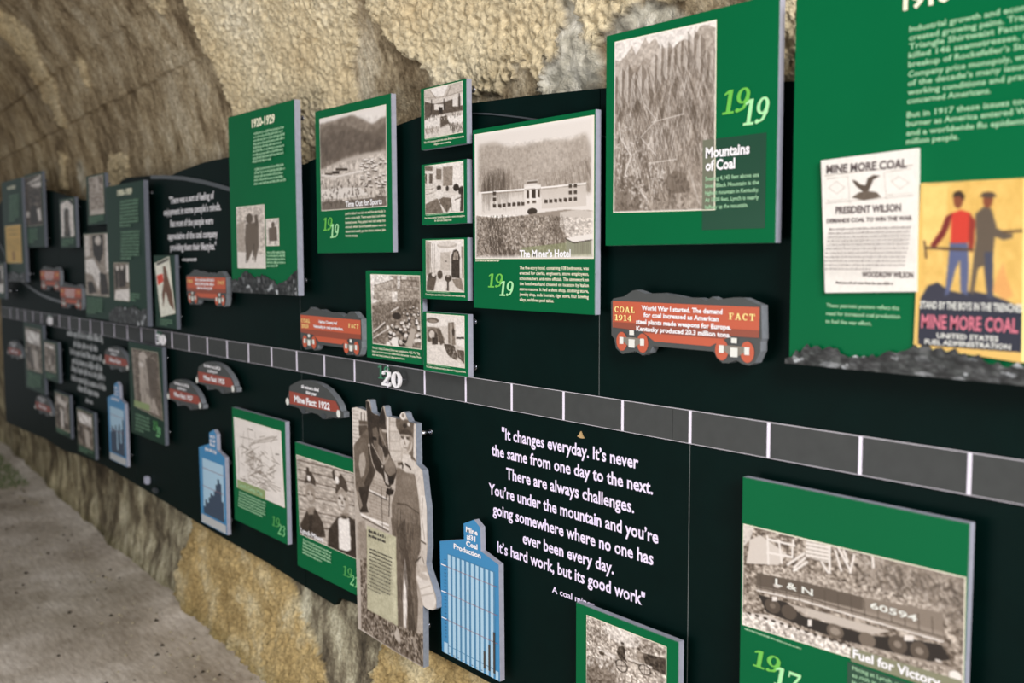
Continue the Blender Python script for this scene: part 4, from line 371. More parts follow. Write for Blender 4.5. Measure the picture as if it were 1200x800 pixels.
 'miner_horse': [('B',.72),('P',.85,1,[(.007,.05),(.199,.053),(.192,.2),(.007,.216)]),('L',.55,.8,.003,[(.014,.066),(.099,.064)]),('L',.55,.8,.003,[(.014,.082),(.098,.08)]),('L',.55,.8,.003,[(.013,.098),(.097,.096)]),('L',.55,.8,.003,[(.012,.114),(.097,.112)]),('L',.55,.8,.003,[(.011,.13),(.096,.128)]),('L',.55,.8,.003,[(.01,.146),(.095,.144)]),('L',.55,.8,.003,[(.009,.162),(.094,.16)]),('L',.55,.8,.003,[(.009,.178),(.094,.176)]),('L',.55,.8,.003,[(.008,.195),(.093,.192)]),('P',.8,1,[(.437,.056),(.619,.052),(.613,.232),(.431,.219)]),('L',.95,1,.006,[(.46,.059),(.454,.207)]),('L',.4,1,.003,[(.483,.057),(.478,.205)]),('L',.4,1,.003,[(.445,.06),(.439,.208)]),('L',.5,.7,.003,[(.49,.077),(.618,.068)]),('L',.5,.7,.003,[(.489,.115),(.617,.106)]),('L',.5,.7,.003,[(.487,.153),(.616,.143)]),('L',.5,.7,.003,[(.486,.191),(.614,.181)]),('L',.5,.7,.003,[(.484,.23),(.613,.218)]),('P',.35,1,[(.559,.052),(.849,.054),(.844,.21),(.731,.201),(.558,.087)]),('P',.85,1,[(.764,.061),(.792,.061),(.788,.205),(.753,.189)]),('P',.2,1,[(.792,.061),(.835,.06),(.829,.231),(.788,.215)]),('P',.3,1,[(.094,.1),(.205,.096),(.204,.11),(.1,.118)]),('L',.15,1,.006,[(.129,.063),(.127,.097)]),('L',.15,1,.006,[(.169,.063),(.167,.097)]),('P',.25,1,[(.093,.121),(.204,.112),(.203,.152),(.097,.166)]),('P',.68,1,[(.203,.314),(.457,.329),(.458,.514),(.096,.475)]),('L',.45,.7,.0025,[(.22,.313),(.458,.319)]),('L',.45,.7,.0025,[(.219,.327),(.457,.332)]),('L',.45,.7,.0025,[(.218,.34),(.457,.346)]),('L',.45,.7,.0025,[(.218,.354),(.456,.359)]),('L',.45,.7,.0025,[(.217,.368),(.456,.373)]),('L',.45,.7,.0025,[(.216,.382),(.455,.386)]),('L',.45,.7,.0025,[(.216,.395),(.455,.399)]),('L',.45,.7,.0025,[(.215,.409),(.454,.413)]),('L',.45,.7,.0025,[(.215,.423),(.453,.426)]),('L',.45,.7,.0025,[(.214,.437),(.453,.44)]),('L',.45,.7,.0025,[(.213,.451),(.452,.453)]),('L',.45,.7,.0025,[(.213,.465),(.452,.467)]),('L',.45,.7,.0025,[(.212,.478),(.451,.48)]),('L',.45,.7,.0025,[(.211,.492),(.451,.494)]),('L',.45,.7,.0025,[(.211,.506),(.45,.507)]),('L',.5,.5,.002,[(.236,.311),(.227,.502)]),('L',.5,.5,.002,[(.277,.307),(.268,.497)]),('L',.5,.5,.002,[(.317,.303),(.309,.492)]),('L',.5,.5,.002,[(.357,.299),(.349,.487)]),('L',.5,.5,.002,[(.396,.295),(.389,.482)]),('L',.5,.5,.002,[(.436,.291),(.428,.477)]),('L',.97,1,.006,[(.209,.374),(.447,.386)]),('L',.1,1,.004,[(.208,.38),(.447,.392)]),('L',.97,1,.006,[(.095,.485),(.458,.508)]),('L',.97,1,.007,[(.103,.49),(.459,.49)]),('L',.1,1,.004,[(.111,.498),(.458,.516)]),('L',.2,1,.004,[(.371,.345),(.379,.516)]),('P',.36,1,[(.024,.209),(.212,.119),(.268,.131),(.306,.19),(.301,.294),(.234,.353),(.166,.403),(.113,.463),(.08,.445),(.041,.385),(.029,.289)]),('P',.16,.8,[(.209,.198),(.305,.216),(.301,.294),(.234,.353),(.174,.402),(.152,.352),(.221,.292)]),('P',.72,.8,[(.099,.24),(.158,.224),(.181,.264),(.153,.32),(.111,.335),(.085,.284)]),('P',.4,.6,[(.032,.219),(.144,.162),(.177,.18),(.056,.244)]),('P',.12,1,[(.084,.377),(.218,.357),(.208,.395),(.181,.44),(.204,.469),(.095,.482),(.064,.438)]),('P',.6,.8,[(.049,.396),(.083,.398),(.13,.451),(.096,.472),(.056,.423)]),('P',.13,1,[(.193,.011),(.225,.017),(.264,.053),(.288,.056),(.327,.061),(.391,.044),(.4,.018),(.434,.059),(.436,.097),(.45,.131),(.463,.186),(.493,.214),(.545,.239),(.559,.263),(.543,.29),(.512,.313),(.472,.338),(.426,.333),(.381,.296),(.302,.283),(.24,.216),(.226,.171),(.209,.114)]),('P',.1,1,[(.193,.011),(.233,.016),(.27,.099),(.252,.127),(.213,.098)]),('P',.08,1,[(.345,.093),(.362,.061),(.405,.02),(.424,.082),(.389,.098)]),('P',.4,.9,[(.357,.108),(.435,.117),(.445,.167),(.401,.181),(.356,.139)]),('P',.75,.8,[(.33,.177),(.385,.188),(.415,.221),(.445,.249),(.398,.253),(.345,.217)]),('P',.5,.9,[(.415,.221),(.477,.21),(.545,.239),(.548,.269),(.474,.292),(.413,.272)]),('P',.85,.8,[(.405,.273),(.451,.294),(.465,.328),(.423,.323)]),('P',.42,.8,[(.269,.12),(.325,.11),(.348,.139),(.342,.176),(.4,.207),(.399,.243),(.339,.228),(.282,.181)]),('E',.04,1,.492,.305,.034,.017),('E',.04,1,.294,.159,.029,.007),('E',.5,.9,.295,.149,.026,.003),('L',.65,1,.006,[(.258,.183),(.398,.253),(.446,.228),(.47,.206)]),('L',.7,1,.006,[(.225,.197),(.263,.256),(.317,.292),(.349,.305)]),('E',.75,1,.225,.192,.015,.005),('E',.8,1,.387,.26,.011,.005),('L',.6,1,.006,[(.357,.118),(.44,.183)]),('P',.75,.9,[(.388,.113),(.451,.111),(.45,.123),(.388,.123)]),('L',.1,1,.005,[(.496,.335),(.441,.357),(.424,.39)]),('P',.06,1,[(.441,.341),(.526,.342),(.51,.359),(.463,.37),(.425,.364)]),('L',.12,1,.006,[(.472,.35),(.46,.454)]),('P',.82,1,[(.613,.222),(.702,.199),(.766,.207),(.858,.228),(.884,.283),(.896,.331),(.891,.507),(.835,.509),(.825,.378),(.799,.312),(.771,.286),(.582,.255)]),('P',.85,1,[(.636,.19),(.724,.187),(.73,.211),(.672,.232),(.62,.222)]),('E',.74,1,.672,.14,.076,.044),('E',.86,.7,.657,.148,.05,.025),('P',.18,1,[(.594,.114),(.617,.1),(.691,.09),(.741,.097),(.745,.114),(.705,.11),(.617,.115)]),('P',.3,1,[(.595,.109),(.6,.079),(.648,.062),(.706,.063),(.735,.078),(.737,.098),(.691,.091),(.617,.098)]),('E',.9,1,.639,.042,.034,.016),('E',.5,1,.642,.041,.018,.008),('E',.1,1,.662,.078,.023,.009),('E',.85,1,.706,.07,.017,.007),('E',.15,1,.635,.128,.019,.003),('E',.15,1,.693,.126,.019,.003),('L',.15,1,.003,[(.613,.124),(.653,.121)]),('L',.15,1,.003,[(.675,.121),(.716,.12)]),('P',.55,1,[(.654,.131),(.671,.15),(.648,.153)]),('L',.35,1,.003,[(.642,.165),(.68,.163)]),('P',.5,.6,[(.705,.11),(.742,.109),(.733,.142),(.688,.178),(.674,.167),(.711,.139)]),('E',.6,1,.743,.126,.012,.011),('P',.55,.7,[(.704,.144),(.733,.137),(.71,.168),(.681,.181)]),('P',.3,1,[(.568,.227),(.635,.218),(.624,.231),(.579,.238)]),('L',.1,1,.008,[(.613,.225),(.635,.23),(.627,.246)]),('L',.1,1,.008,[(.657,.223),(.715,.232),(.722,.241)]),('P',.44,1,[(.56,.248),(.612,.247),(.671,.256),(.765,.252),(.785,.284),(.805,.341),(.824,.427),(.821,.506),(.763,.529),(.691,.524),(.496,.525),(.493,.397),(.541,.341),(.547,.299)]),('P',.36,1,[(.483,.456),(.83,.443),(.82,.543),(.776,.589),(.767,.65),(.792,.746),(.773,.9),(.656,.886),(.668,.767),(.644,.598),(.616,.775),(.611,.894),(.536,.882),(.536,.685)]),('P',.95,1,[(.64,.591),(.655,.616),(.674,.684),(.668,.767),(.646,.878),(.623,.866),(.612,.755),(.627,.671)]),('P',.16,.6,[(.65,.44),(.689,.591),(.727,.757),(.766,.891),(.679,.866),(.655,.718),(.585,.576),(.543,.495)]),('L',.18,1,.004,[(.554,.39),(.666,.382),(.81,.399)]),('L',.2,.9,.004,[(.738,.408),(.743,.487)]),('L',.2,.9,.004,[(.569,.408),(.55,.507)]),('P',.5,.5,[(.626,.271),(.757,.262),(.784,.324),(.654,.328)]),('R',.12,.35,160,[(.501,.398),(.825,.394),(.766,.891),(.544,.88)],80,100,.05,.003),('R',.6,.3,90,[(.501,.398),(.825,.394),(.766,.891),(.544,.88)],80,100,.05,.003),('P',.88,1,[(.834,.324),(.896,.327),(.892,.498),(.835,.506),(.824,.424)]),('L',.4,.8,.003,[(.855,.332),(.838,.407),(.871,.496)]),('L',.1,1,.005,[(.828,.502),(.884,.507)]),('P',.8,1,[(.835,.511),(.891,.508),(.889,.582),(.861,.606),(.797,.596),(.82,.553)]),('L',.2,1,.003,[(.834,.556),(.861,.586)]),('L',.1,1,.005,[(.761,.596),(.826,.564)]),('P',.72,1,[(.797,.596),(.903,.59),(.941,.721),(.828,.755),(.774,.659)]),('P',.88,1,[(.774,.649),(.818,.625),(.888,.614),(.929,.645),(.989,.713),(.968,.741),(.898,.761),(.849,.751),(.815,.702)]),('L',.6,1,.003,[(.808,.693),(.929,.66)]),('L',.6,1,.003,[(.822,.716),(.956,.685)]),('E',.75,1,.848,.637,.063,.011),('P',.68,1,[(.795,.669),(.842,.761),(.838,.972),(.771,.98),(.767,.875),(.791,.78)]),('P',.42,1,[(.085,.52),(.176,.546),(.177,.879),(.559,.881),(.767,.87),(.842,.861),(.842,.991),(.524,.992),(.088,.976)]),('N',.5,90,150,22,[(.082,.574),(.181,.615),(.177,.879),(.559,.881),(.842,.861),(.842,.991),(.088,.976)]),('R',.1,.5,260,[(.086,.682),(.177,.879),(.559,.881),(.842,.861),(.842,.991),(.088,.976)],0,180,.012,.004),('P',.72,1,[(.504,.922),(.543,.887),(.566,.906),(.587,.941),(.556,.949),(.518,.941)]),('P',.6,1,[(.715,.894),(.759,.891),(.765,.936),(.743,.95),(.729,.922)]),('P',.6,.8,[(.059,.53),(.161,.501),(.172,.633),(.162,.667),(.052,.683)]),('P',(.72,.7,.6),1,[(.177,.526),(.542,.525),(.551,.883),(.169,.879)]),('P',(.78,.76,.66),.8,[(.449,.543),(.534,.532),(.536,.871),(.498,.868)]),('N',.05,20,60,2,None),('Z',.6),('N',.07,110,200,31,[(-.002,.045),(.87,.053),(.842,.991),(.088,.981)])],
 'burro_boy': [('B',.78),('N',.3,30,50,5,None),('P',.92,.8,[(-.001,.729),(.997,.791),(.982,.987),(.011,.991)]),('P',.35,1,[(.337,.286),(.786,.257),(.776,.655),(.638,.917),(.576,.695),(.361,.914),(.287,.554)]),('E',.3,1,.474,.201,.119,.081),('P',.3,1,[(.646,.163),(.746,.144),(.783,.301),(.662,.341)]),('L',.2,1,.03,[(.364,.601),(.321,.914)]),('L',.2,1,.03,[(.613,.607),(.563,.872)]),('P',.6,.7,[(.032,.275),(.29,.239),(.274,.734),(.03,.729)]),('V',.02)],
 'boy_goat': [('B',.85),('N',.2,20,20,5,None),('P',.35,1,[(.222,.334),(.806,.293),(.855,.81),(.239,.833)]),('E',.3,1,.554,.217,.128,.102),('L',.25,1,.05,[(.291,.704),(.279,.92)]),('L',.25,1,.05,[(.729,.704),(.722,.917)])],
 'burdened_miner': [('B',.38),('N',.3,20,60,5,None),('P',.7,1,[(.282,.092),(.598,.078),(.625,.553),(.874,.95),(.233,.971),(.24,.568)]),('E',.75,1,.441,.105,.143,.073),('P',.28,.8,[(.521,.124),(.926,.136),(.874,.689),(.613,.743)]),('R',.85,.4,60,[(.247,.148),(.824,.146),(.914,.982),(.103,1.001)],70,110,.15,.02),('R',.15,.5,60,[(.247,.148),(.824,.146),(.914,.982),(.103,1.001)],70,110,.15,.02),('L',.8,1,.02,[(.076,.052),(.032,.967)]),('E',.9,.8,.357,.243,.098,.042)],
 'woman_white': [('B',.6),('P',.06,1,[(.335,.026),(.766,.014),(.76,.308),(.602,.479),(.361,.345)]),('P',.95,1,[(.028,.417),(.352,.396),(.623,.617),(.529,.904),(.301,.66),(.03,.631)]),('E',.8,1,.563,.11,.12,.079),('P',.06,1,[(.578,.618),(.836,.646),(.919,.961),(.608,.974)]),('P',.07,1,[(.094,.774),(.281,.768),(.45,.944),(.1,.977)]),('P',.9,1,[(.85,.014),(.973,.016),(.995,.608),(.841,.611)]),('P',.88,1,[(.049,.024),(.202,.025),(.226,.346),(.036,.382)]),('N',.2,30,50,5,None)],
 'group_white': [('B',.45),('P',.1,1,[(.091,.15),(.822,.108),(.768,.615),(.11,.677)]),('P',.95,1,[(.104,.736),(.995,.669),(.988,.989),(.031,.993)]),('E',.85,1,.27,.153,.088,.07),('E',.85,1,.565,.131,.086,.069),('P',.95,1,[(.829,.051),(1.021,.057),(1.0,.502),(.835,.502)]),('L',.8,1,.03,[(.317,.27),(.326,.733)]),('N',.2,20,40,5,None)],
 'pale_scene': [('B',.6),('N',.25,14,30,5,None),('P',.8,.7,[(.454,.022),(.632,.024),(.711,.43),(.536,.432)]),('P',.3,.6,[(.715,.058),(.889,.06),(.91,.228),(.739,.211)]),('P',.85,.6,[(.078,.879),(.995,.854),(.977,.985),(.019,.989)])],
 'arch_scene': [('B',(.03,.07,.06)),('P',.9,1,[(.024,.085),(.538,-.008),(.962,.164),(.936,.515),(1.004,.979),(.717,.985),(.624,.667),(.621,.264),(.479,.193),(.295,.261),(.249,.974),(.007,.979)]),('P',.3,1,[(.415,.227),(.555,.228),(.567,.668),(.552,.947),(.286,.931)]),('N',.25,20,40,5,None)],
 'miner_tall': [('B',.22),('P',.85,1,[(.095,.139),(.998,.017),(.993,.241),(.689,.25),(.178,.144)]),('L',.25,1,.03,[(.135,.155),(.988,.129)]),('N',.35,20,40,9,None),('P',.06,1,[(.337,.587),(.658,.57),(.699,.961),(.257,.96)]),('E',.1,1,.524,.488,.11,.057),('E',.85,1,.128,.756,.1,.065),('P',.9,1,[(.687,.675),(.88,.666),(.933,.91),(.781,.909)]),('E',.55,.8,.658,.57,.108,.026)],
 'family': [('B',.45),('N',.5,8,14,9,None),('P',.85,1,[(.1,.08),(.85,.2),(.8,.34),(.2,.26)]),('P',.9,1,[(.4,.4),(.58,.44),(.6,.95),(.42,.9)]),('P',.12,1,[(.14,.3),(.3,.32),(.3,.8),(.16,.8)]),('P',.8,.7,[(.66,.3),(.8,.4),(.86,.8),(.7,.76)])],
 'headline_photo': [('B',.4),('P',.95,1,[(.05,.05),(.92,.08),(.92,.38),(.08,.34)]),('N',.4,8,14,19,None),('P',.75,1,[(.45,.5),(.75,.5),(.8,.95),(.5,.9)]),('P',.12,.8,[(.1,.45),(.35,.45),(.3,.8),(.15,.85)])],
 'plain_group': [('B',.48),('P',.88,1,[(.05,.03),(.92,.08),(.92,.2),(.08,.14)]),('N',.4,8,14,29,None),('P',.8,.8,[(.3,.6),(.55,.5),(.6,.7),(.38,.8)]),('P',.85,.8,[(.55,.8),(.75,.75),(.8,.9),(.6,.92)]),('P',.12,.7,[(.6,.3),(.8,.35),(.75,.6),(.58,.55)])],
 'old_newspaper': [('B',(.84,.68,.36)),('L',(.5,.4,.2),.7,.012,[(.08,.1),(.92,.11)]),('L',(.5,.4,.2),.7,.012,[(.08,.15),(.92,.16)]),('L',(.5,.4,.2),.7,.012,[(.08,.38),(.92,.39)]),('L',(.5,.4,.2),.7,.012,[(.08,.44),(.92,.45)]),('L',(.5,.4,.2),.7,.012,[(.08,.49),(.92,.5)]),('L',(.5,.4,.2),.7,.012,[(.08,.54),(.92,.55)]),('L',(.5,.4,.2),.7,.012,[(.08,.59),(.92,.6)]),('L',(.5,.4,.2),.7,.012,[(.08,.64),(.92,.65)]),('P',(.55,.38,.2),.7,[(.38,.7),(.56,.68),(.58,.92),(.42,.94)]),('L',(.4,.3,.15),.8,.02,[(.2,.24),(.85,.25)])],
 'magazine_cover': [('B',(.9,.89,.84)),('L',(.2,.18,.16),.8,.05,[(.138,.036),(.934,.041)]),('P',(.85,.28,.2),1,[(.053,.232),(.475,.246),(.476,.384),(.079,.418)]),('P',(.42,.28,.2),1,[(.535,.124),(.694,.138),(.787,.362),(.929,.628),(.939,.95),(.665,.811),(.519,.579),(.25,.854),(.272,.593),(.486,.364)]),('N',.1,20,30,5,None)],
 'notice_print': [('B',(.9,.88,.86)),('L',.45,.8,.005,[(.041,.119),(.961,.115)]),('L',.5,.6,.004,[(.039,.325),(.963,.325)]),('L',.45,.6,.003,[(.054,.143),(.294,.144)]),('L',.45,.6,.003,[(.694,.141),(.946,.14)]),('L',.45,.6,.003,[(.054,.307),(.288,.312)]),('L',.45,.6,.003,[(.692,.307),(.953,.309)]),('L',.45,.7,.003,[(.294,.144),(.308,.341)]),('L',.45,.7,.003,[(.674,.144),(.692,.332)]),('P',.28,1,[(.334,.17),(.378,.18),(.428,.211),(.479,.219),(.503,.171),(.563,.153),(.635,.163),(.563,.187),(.535,.23),(.511,.262),(.461,.27),(.421,.247),(.377,.219)]),('P',.35,1,[(.33,.3),(.41,.267),(.495,.261),(.594,.279),(.643,.316),(.46,.331)]),('L',.55,.6,.004,[(.08,.21),(.171,.17),(.256,.222),(.167,.262),(.08,.21)]),('L',.55,.6,.004,[(.742,.211),(.821,.184),(.916,.234),(.828,.272),(.742,.211)]),('N',.03,50,50,2,None)],
 'worker_poster': [('B',(.86,.7,.38)),('P',(.95,.8,.48),.7,[(.019,.017),(.276,.02),(.29,.263),(.052,.43)]),('N',.06,20,20,3,None),('P',(.18,.18,.24),1,[(.051,.704),(.118,.623),(.214,.597),(.313,.638),(.437,.649),(.556,.631),(.729,.646),(.84,.664),(1.0,.703),(1.0,.678),(1.0,.965),(.068,1.02)]),('P',(.33,.36,.5),1,[(.321,.351),(.49,.346),(.509,.487),(.504,.662),(.437,.639),(.421,.454),(.384,.512),(.33,.656),(.29,.677),(.306,.516)]),('P',(.78,.22,.16),1,[(.325,.187),(.414,.166),(.508,.185),(.542,.259),(.491,.356),(.328,.361)]),('P',(.45,.14,.12),1,[(.27,.204),(.334,.183),(.307,.263),(.262,.324),(.168,.396),(.126,.377),(.226,.285)]),('P',(.55,.17,.13),1,[(.502,.185),(.556,.229),(.552,.354),(.536,.411),(.502,.397)]),('E',(.5,.27,.17),1,.388,.106,.048,.052),('P',(.22,.15,.1),1,[(.329,.092),(.344,.062),(.408,.054),(.448,.083),(.443,.112),(.394,.086)]),('L',(.3,.22,.15),1,.014,[(.073,.393),(.547,.396)]),('L',(.3,.22,.15),1,.012,[(.063,.349),(.092,.458)]),('P',(.36,.31,.26),1,[(.555,.191),(.629,.151),(.703,.16),(.755,.254),(.74,.348),(.725,.477),(.735,.646),(.687,.658),(.645,.48),(.596,.501),(.557,.658),(.527,.633),(.549,.448),(.569,.334)]),('P',(.25,.26,.33),1,[(.651,.406),(.729,.403),(.741,.663),(.685,.667)]),('E',(.5,.27,.17),1,.67,.112,.047,.046),('P',(.3,.24,.2),1,[(.591,.093),(.626,.069),(.716,.07),(.752,.095),(.687,.103)]),('P',(.36,.31,.26),1,[(.72,.255),(.849,.299),(.905,.297),(.905,.321),(.822,.336),(.722,.311)]),('L',(.3,.22,.15),1,.012,[(.807,.291),(1.0,.282)]),('P',(.85,.6,.35),.8,[(.729,.62),(.783,.51),(.824,.454),(.852,.524),(.921,.641),(.84,.664)]),('Z',1.2),('P',(.12,.13,.2),1,[(.029,.753),(.559,.712),(1.0,.703),(1.0,.965),(.57,.981),(.025,.988)]),('P',(.86,.7,.38),1,[(.026,.992),(.569,.964),(1.0,.941),(1.0,1.005),(.0,1.0)]),('P',(.86,.7,.38),1,[(.0,.0),(.028,.0),(.043,.995),(.0,1.0)])],
}

# ------------------------------------------------------------------ tunnel wall (vault springs at z 1.8) and floor
R_V = 1.6
def wall_xyz(X, t):
    low = np.interp(-X, [3.4, 4.43, 5.4, 7.1, 9.4], [.01, .048, .10, .207, .36]); k = np.clip(t / 1.1, 0, 1); k = k * k * (3 - 2 * k)
    a = np.clip((t - 1.8) / R_V, 0, None)
    y = np.where(t > 1.8, .12 - R_V * (1 - np.cos(a)), low + (.12 - low) * k); z = np.where(t > 1.8, 1.8 + R_V * np.sin(a), t)
    return y, z, a
REG = {
'T1':[(-3.854,2.628),(-3.887,2.472),(-3.842,2.344),(-3.81,2.2),(-3.81,2.12),(-3.854,1.956),(-2.874,1.916),(-2.829,2.02),(-2.868,2.092),(-2.86,2.132),(-2.872,2.168),(-2.882,2.224),(-2.812,2.252),(-2.799,2.348),(-2.752,2.404),(-2.658,2.536),(-2.3,3.1),(-3.899,3.3)],
'T2':[(-2.691,2.392),(-2.644,2.332),(-2.649,2.28),(-2.594,2.256),(-2.55,2.216),(-2.502,2.172),(-2.438,2.136),(-2.426,2.108),(-2.283,2.084),(-2.248,2.056),(-2.169,2.072),(-2.078,2.072),(-2.069,2.116),(-2.012,2.1),(-1.99,2.04),(-1.962,2.068),(-1.911,2.116),(-1.879,2.164),(-1.869,2.208),(-1.826,2.34),(-1.8,3.1),(-2.2,3.1)],
'T3':[(-1.834,2.224),(-1.81,2.16),(-1.784,2.076),(-1.746,2.128),(-1.717,2.152),(-1.67,2.168),(-1.553,2.168),(-1.262,2.208),(-1.2,3.0),(-1.7,3.0)],
'T4':[(-1.287,2.3),(-.3,2.3),(-.3,1.9),(-1.31,1.9)],
'E1':[(-5.796,3.028),(-5.722,2.94),(-5.648,2.84),(-5.783,2.704),(-5.816,2.564),(-5.95,2.34),(-6.008,2.336),(-6.077,2.452),(-6.079,2.552),(-6.059,2.7),(-6.067,2.856),(-6.092,2.94)],
'E2':[(-6.26,2.232),(-6.186,2.216),(-6.312,2.016),(-6.392,2.02)],
'E3':[(-5.492,2.136),(-5.176,2.132),(-5.212,2.028),(-5.2,1.9),(-5.588,1.9)],
'E4':[(-5.284,2.644),(-5.216,2.588),(-5.313,2.48),(-5.362,2.5),(-5.336,2.576)],
'E5':[(-4.19,2.692),(-3.996,2.676),(-4.038,2.632),(-4.156,2.648)],
'L1':[(-4.358,0.6),(-4.115,0.6),(-3.428,0.6),(-3.328,0.396),(-3.276,0.332),(-3.14,0.284),(-3.046,0.208),(-3.006,0),(-4.097,-0.1),(-4.7,-0.1),(-4.45,0.256),(-4.38,0.348)],
'L2':[(-2.72,0.25),(-2.648,0.6),(-2.532,0.6),(-1.0,.6),(-1.0,0),(-2.768,0.0)]}
ROCK = [[(-1.856,2.24),(-1.879,2.164),(-1.911,2.116),(-1.994,2.044),(-1.96,1.98),(-1.785,1.98),(-1.761,2.092),(-1.81,2.16),(-1.834,2.24)],
        [(-1.723,2.144),(-1.664,2.172),(-1.53,2.156),(-1.483,2.12),(-1.564,2.108),(-1.746,2.128)]]
WHITE = [(-6.065,2.172),(-5.965,2.164),(-5.929,2.028),(-6.037,1.972),(-6.093,2.072)]
def bil(g, x, y):
    xi = np.floor(x).astype(int); yi = np.floor(y).astype(int); fx = x - xi; fy = y - yi; fx = fx * fx * (3 - 2 * fx); fy = fy * fy * (3 - 2 * fy); n, m = g.shape
    q = lambda i, j: g[i % n, j % m]
    return (q(yi, xi) * (1 - fx) + q(yi, xi + 1) * fx) * (1 - fy) + (q(yi + 1, xi) * (1 - fx) + q(yi + 1, xi + 1) * fx) * fy
G1 = np.random.RandomState(5).rand(257, 263)
def fb(x, y, sx, sy, o=4, g=.55, off=0.):
    r = 0; a = 1; t = 0
    for i in range(o): r = r + a * bil(G1, x / sx * 2 ** i + 11.3 * i + off, y / sy * 2 ** i + 5.1 * i + off); t += a; a *= g
    return r / t
def worley(x, y, s, seed=0):
    g = np.random.RandomState(9 + seed).rand(2, 199, 211); x = x / s; y = y / s; xi = np.floor(x).astype(int); yi = np.floor(y).astype(int); d1 = np.full(x.shape, 9.)
    for i in (-1, 0, 1):
        for j in (-1, 0, 1):
            cx = xi + i; cy = yi + j; px = cx + g[0][cy % 199, cx % 211]; py = cy + g[1][cy % 199, cx % 211]; d1 = np.minimum(d1, (x - px) ** 2 + (y - py) ** 2)
    return np.sqrt(d1)
def axis(*seg):
    out = []
    for a, b, s in seg: out.append(np.arange(a, b - 1e-9, s))
    return np.concatenate(out + [np.array([seg[-1][1]])])
xs = axis((-11, -6.6, .04), (-6.6, -4.3, .014), (-4.3, -.9, .0062), (-.9, 1.6, .05)); ts = axis((0, .62, .009), (.62, 1.9, .16), (1.9, 2.62, .0065), (2.62, 3.15, .014), (3.15, 4.31, .08))
X, T = np.meshgrid(xs, ts)
Y, Z, A = wall_xyz(X, T)
wx = X + (fb(X, T, .07, .07, 5, .7) - .5) * .10; wt = T + (fb(X, T, .07, .07, 5, .7, off=40) - .5) * .10
coat = np.zeros_like(X)
for k, p in REG.items():
    m = inside(wx if k[0] != 'E' else wx, wt, p); coat[m] = 1
lowc = np.zeros_like(X); lowc[T < .8] = 1
def soften(a, n=1):
    for _ in range(n):
        b = a.copy(); b[1:-1, 1:-1] = (a[1:-1, 1:-1] * 2 + a[:-2, 1:-1] + a[2:, 1:-1] + a[1:-1, :-2] + a[1:-1, 2:]) / 6; a = b
    return a
WX = X + (fb(X, T, .03, .03, 2, off=60) - .5) * .03; WT = T + (fb(X, T, .03, .03, 2, off=70) - .5) * .03
pop = np.clip(1 - 1.5 * worley(WX, WT, .021) ** 2, 0, 1) * .55 + np.clip(1 - 1.5 * worley(WX, WT, .013, 3) ** 2, 0, 1) * .45 + (fb(X, T, .04, .04, 3) - .5) * .8
big = fb(X, T, .7, .5, 4, off=3) - .5
disp = big * .05 + coat * (.011 + .027 * (pop - .5) + .008 * (fb(X, T, .15, .12, 3, off=9) - .5))
smooth_rough = (fb(X, T, .05, .035, 5, .65, off=21) - .5) * .009
disp += (1 - coat) * smooth_rough
for p in ROCK:
    m = soften(inside(wx, wt, p).astype(float), 2); wl = worley(X + (fb(X, T, .05, .05, 3, off=2) - .5) * .05, T, .075, 7)
    disp += m * (np.clip(.75 - wl, -.2, .6) * .035 + (fb(X, T, .03, .03, 4, off=8) - .5) * .022)
    coat *= (1 - m)
rockm = np.zeros_like(X)
for p in ROCK: rockm = np.maximum(rockm, soften(inside(wx, wt, p).astype(float), 2))
# formwork joints: two long horizontal ones, ring joints
for tc_, xa, xb in ((2.405, -9.5, -3.84), (2.66, -9.5, -3.9)):
    tj = tc_ + (X + 4.4) * .035 * (X < -3.9) + (fb(X, X * 0, .2, 1, 3) - .5) * .02
    g = np.exp(-((T - tj) / .006) ** 2) * ((X > xa) & (X < xb)); disp -= .010 * g; disp += .007 * np.clip((T - tj) * 60, -1, 1) * np.exp(-((T - tj) / .05) ** 2) * ((X > xa) & (X < xb))
for xr in (-3.86, -6.03, -7.4):
    disp -= .006 * np.exp(-((X - xr - (fb(X * 0, T, 1, .3, 3) - .5) * .05) / .01) ** 2) * (T > 1.8)
crack = np.exp(-((T - 2.455 - (X + 3.6) * .03 - (fb(X, T * 0, .08, 1, 3) - .5) * .03) / .005) ** 2) * ((X > -3.78) & (X < -3.42)); disp -= .008 * crack
disp += (T < .8) * (.02 * np.clip(1 - T / .25, 0, 1) + (fb(X, T, .22, .2, 4, off=31) - .5) * .05)
white = soften(inside(wx, wt, WHITE).astype(float), 2)
ny = -np.cos(A); nz = -np.sin(A)
co = np.stack([X, Y + ny * disp, Z + nz * disp], -1).reshape(-1, 3)
nx_, nt_ = len(xs), len(ts); i = (np.arange(nt_ - 1)[:, None] * nx_ + np.arange(nx_ - 1)[None]).ravel()
me = grid_mesh('wall_back', co, np.stack([i, i + 1, i + nx_ + 1, i + nx_], -1)); me.polygons.foreach_set('use_smooth', np.ones(len(i), bool))
ca = me.color_attributes.new('zones', 'FLOAT_COLOR', 'POINT'); c4 = np.ones((len(co), 4), np.float32)
c4[:, 0] = coat.ravel(); c4[:, 1] = np.maximum(rockm, white).ravel(); c4[:, 2] = ((T < .8).astype(float)).ravel(); ca.data.foreach_set('color', c4.ravel())
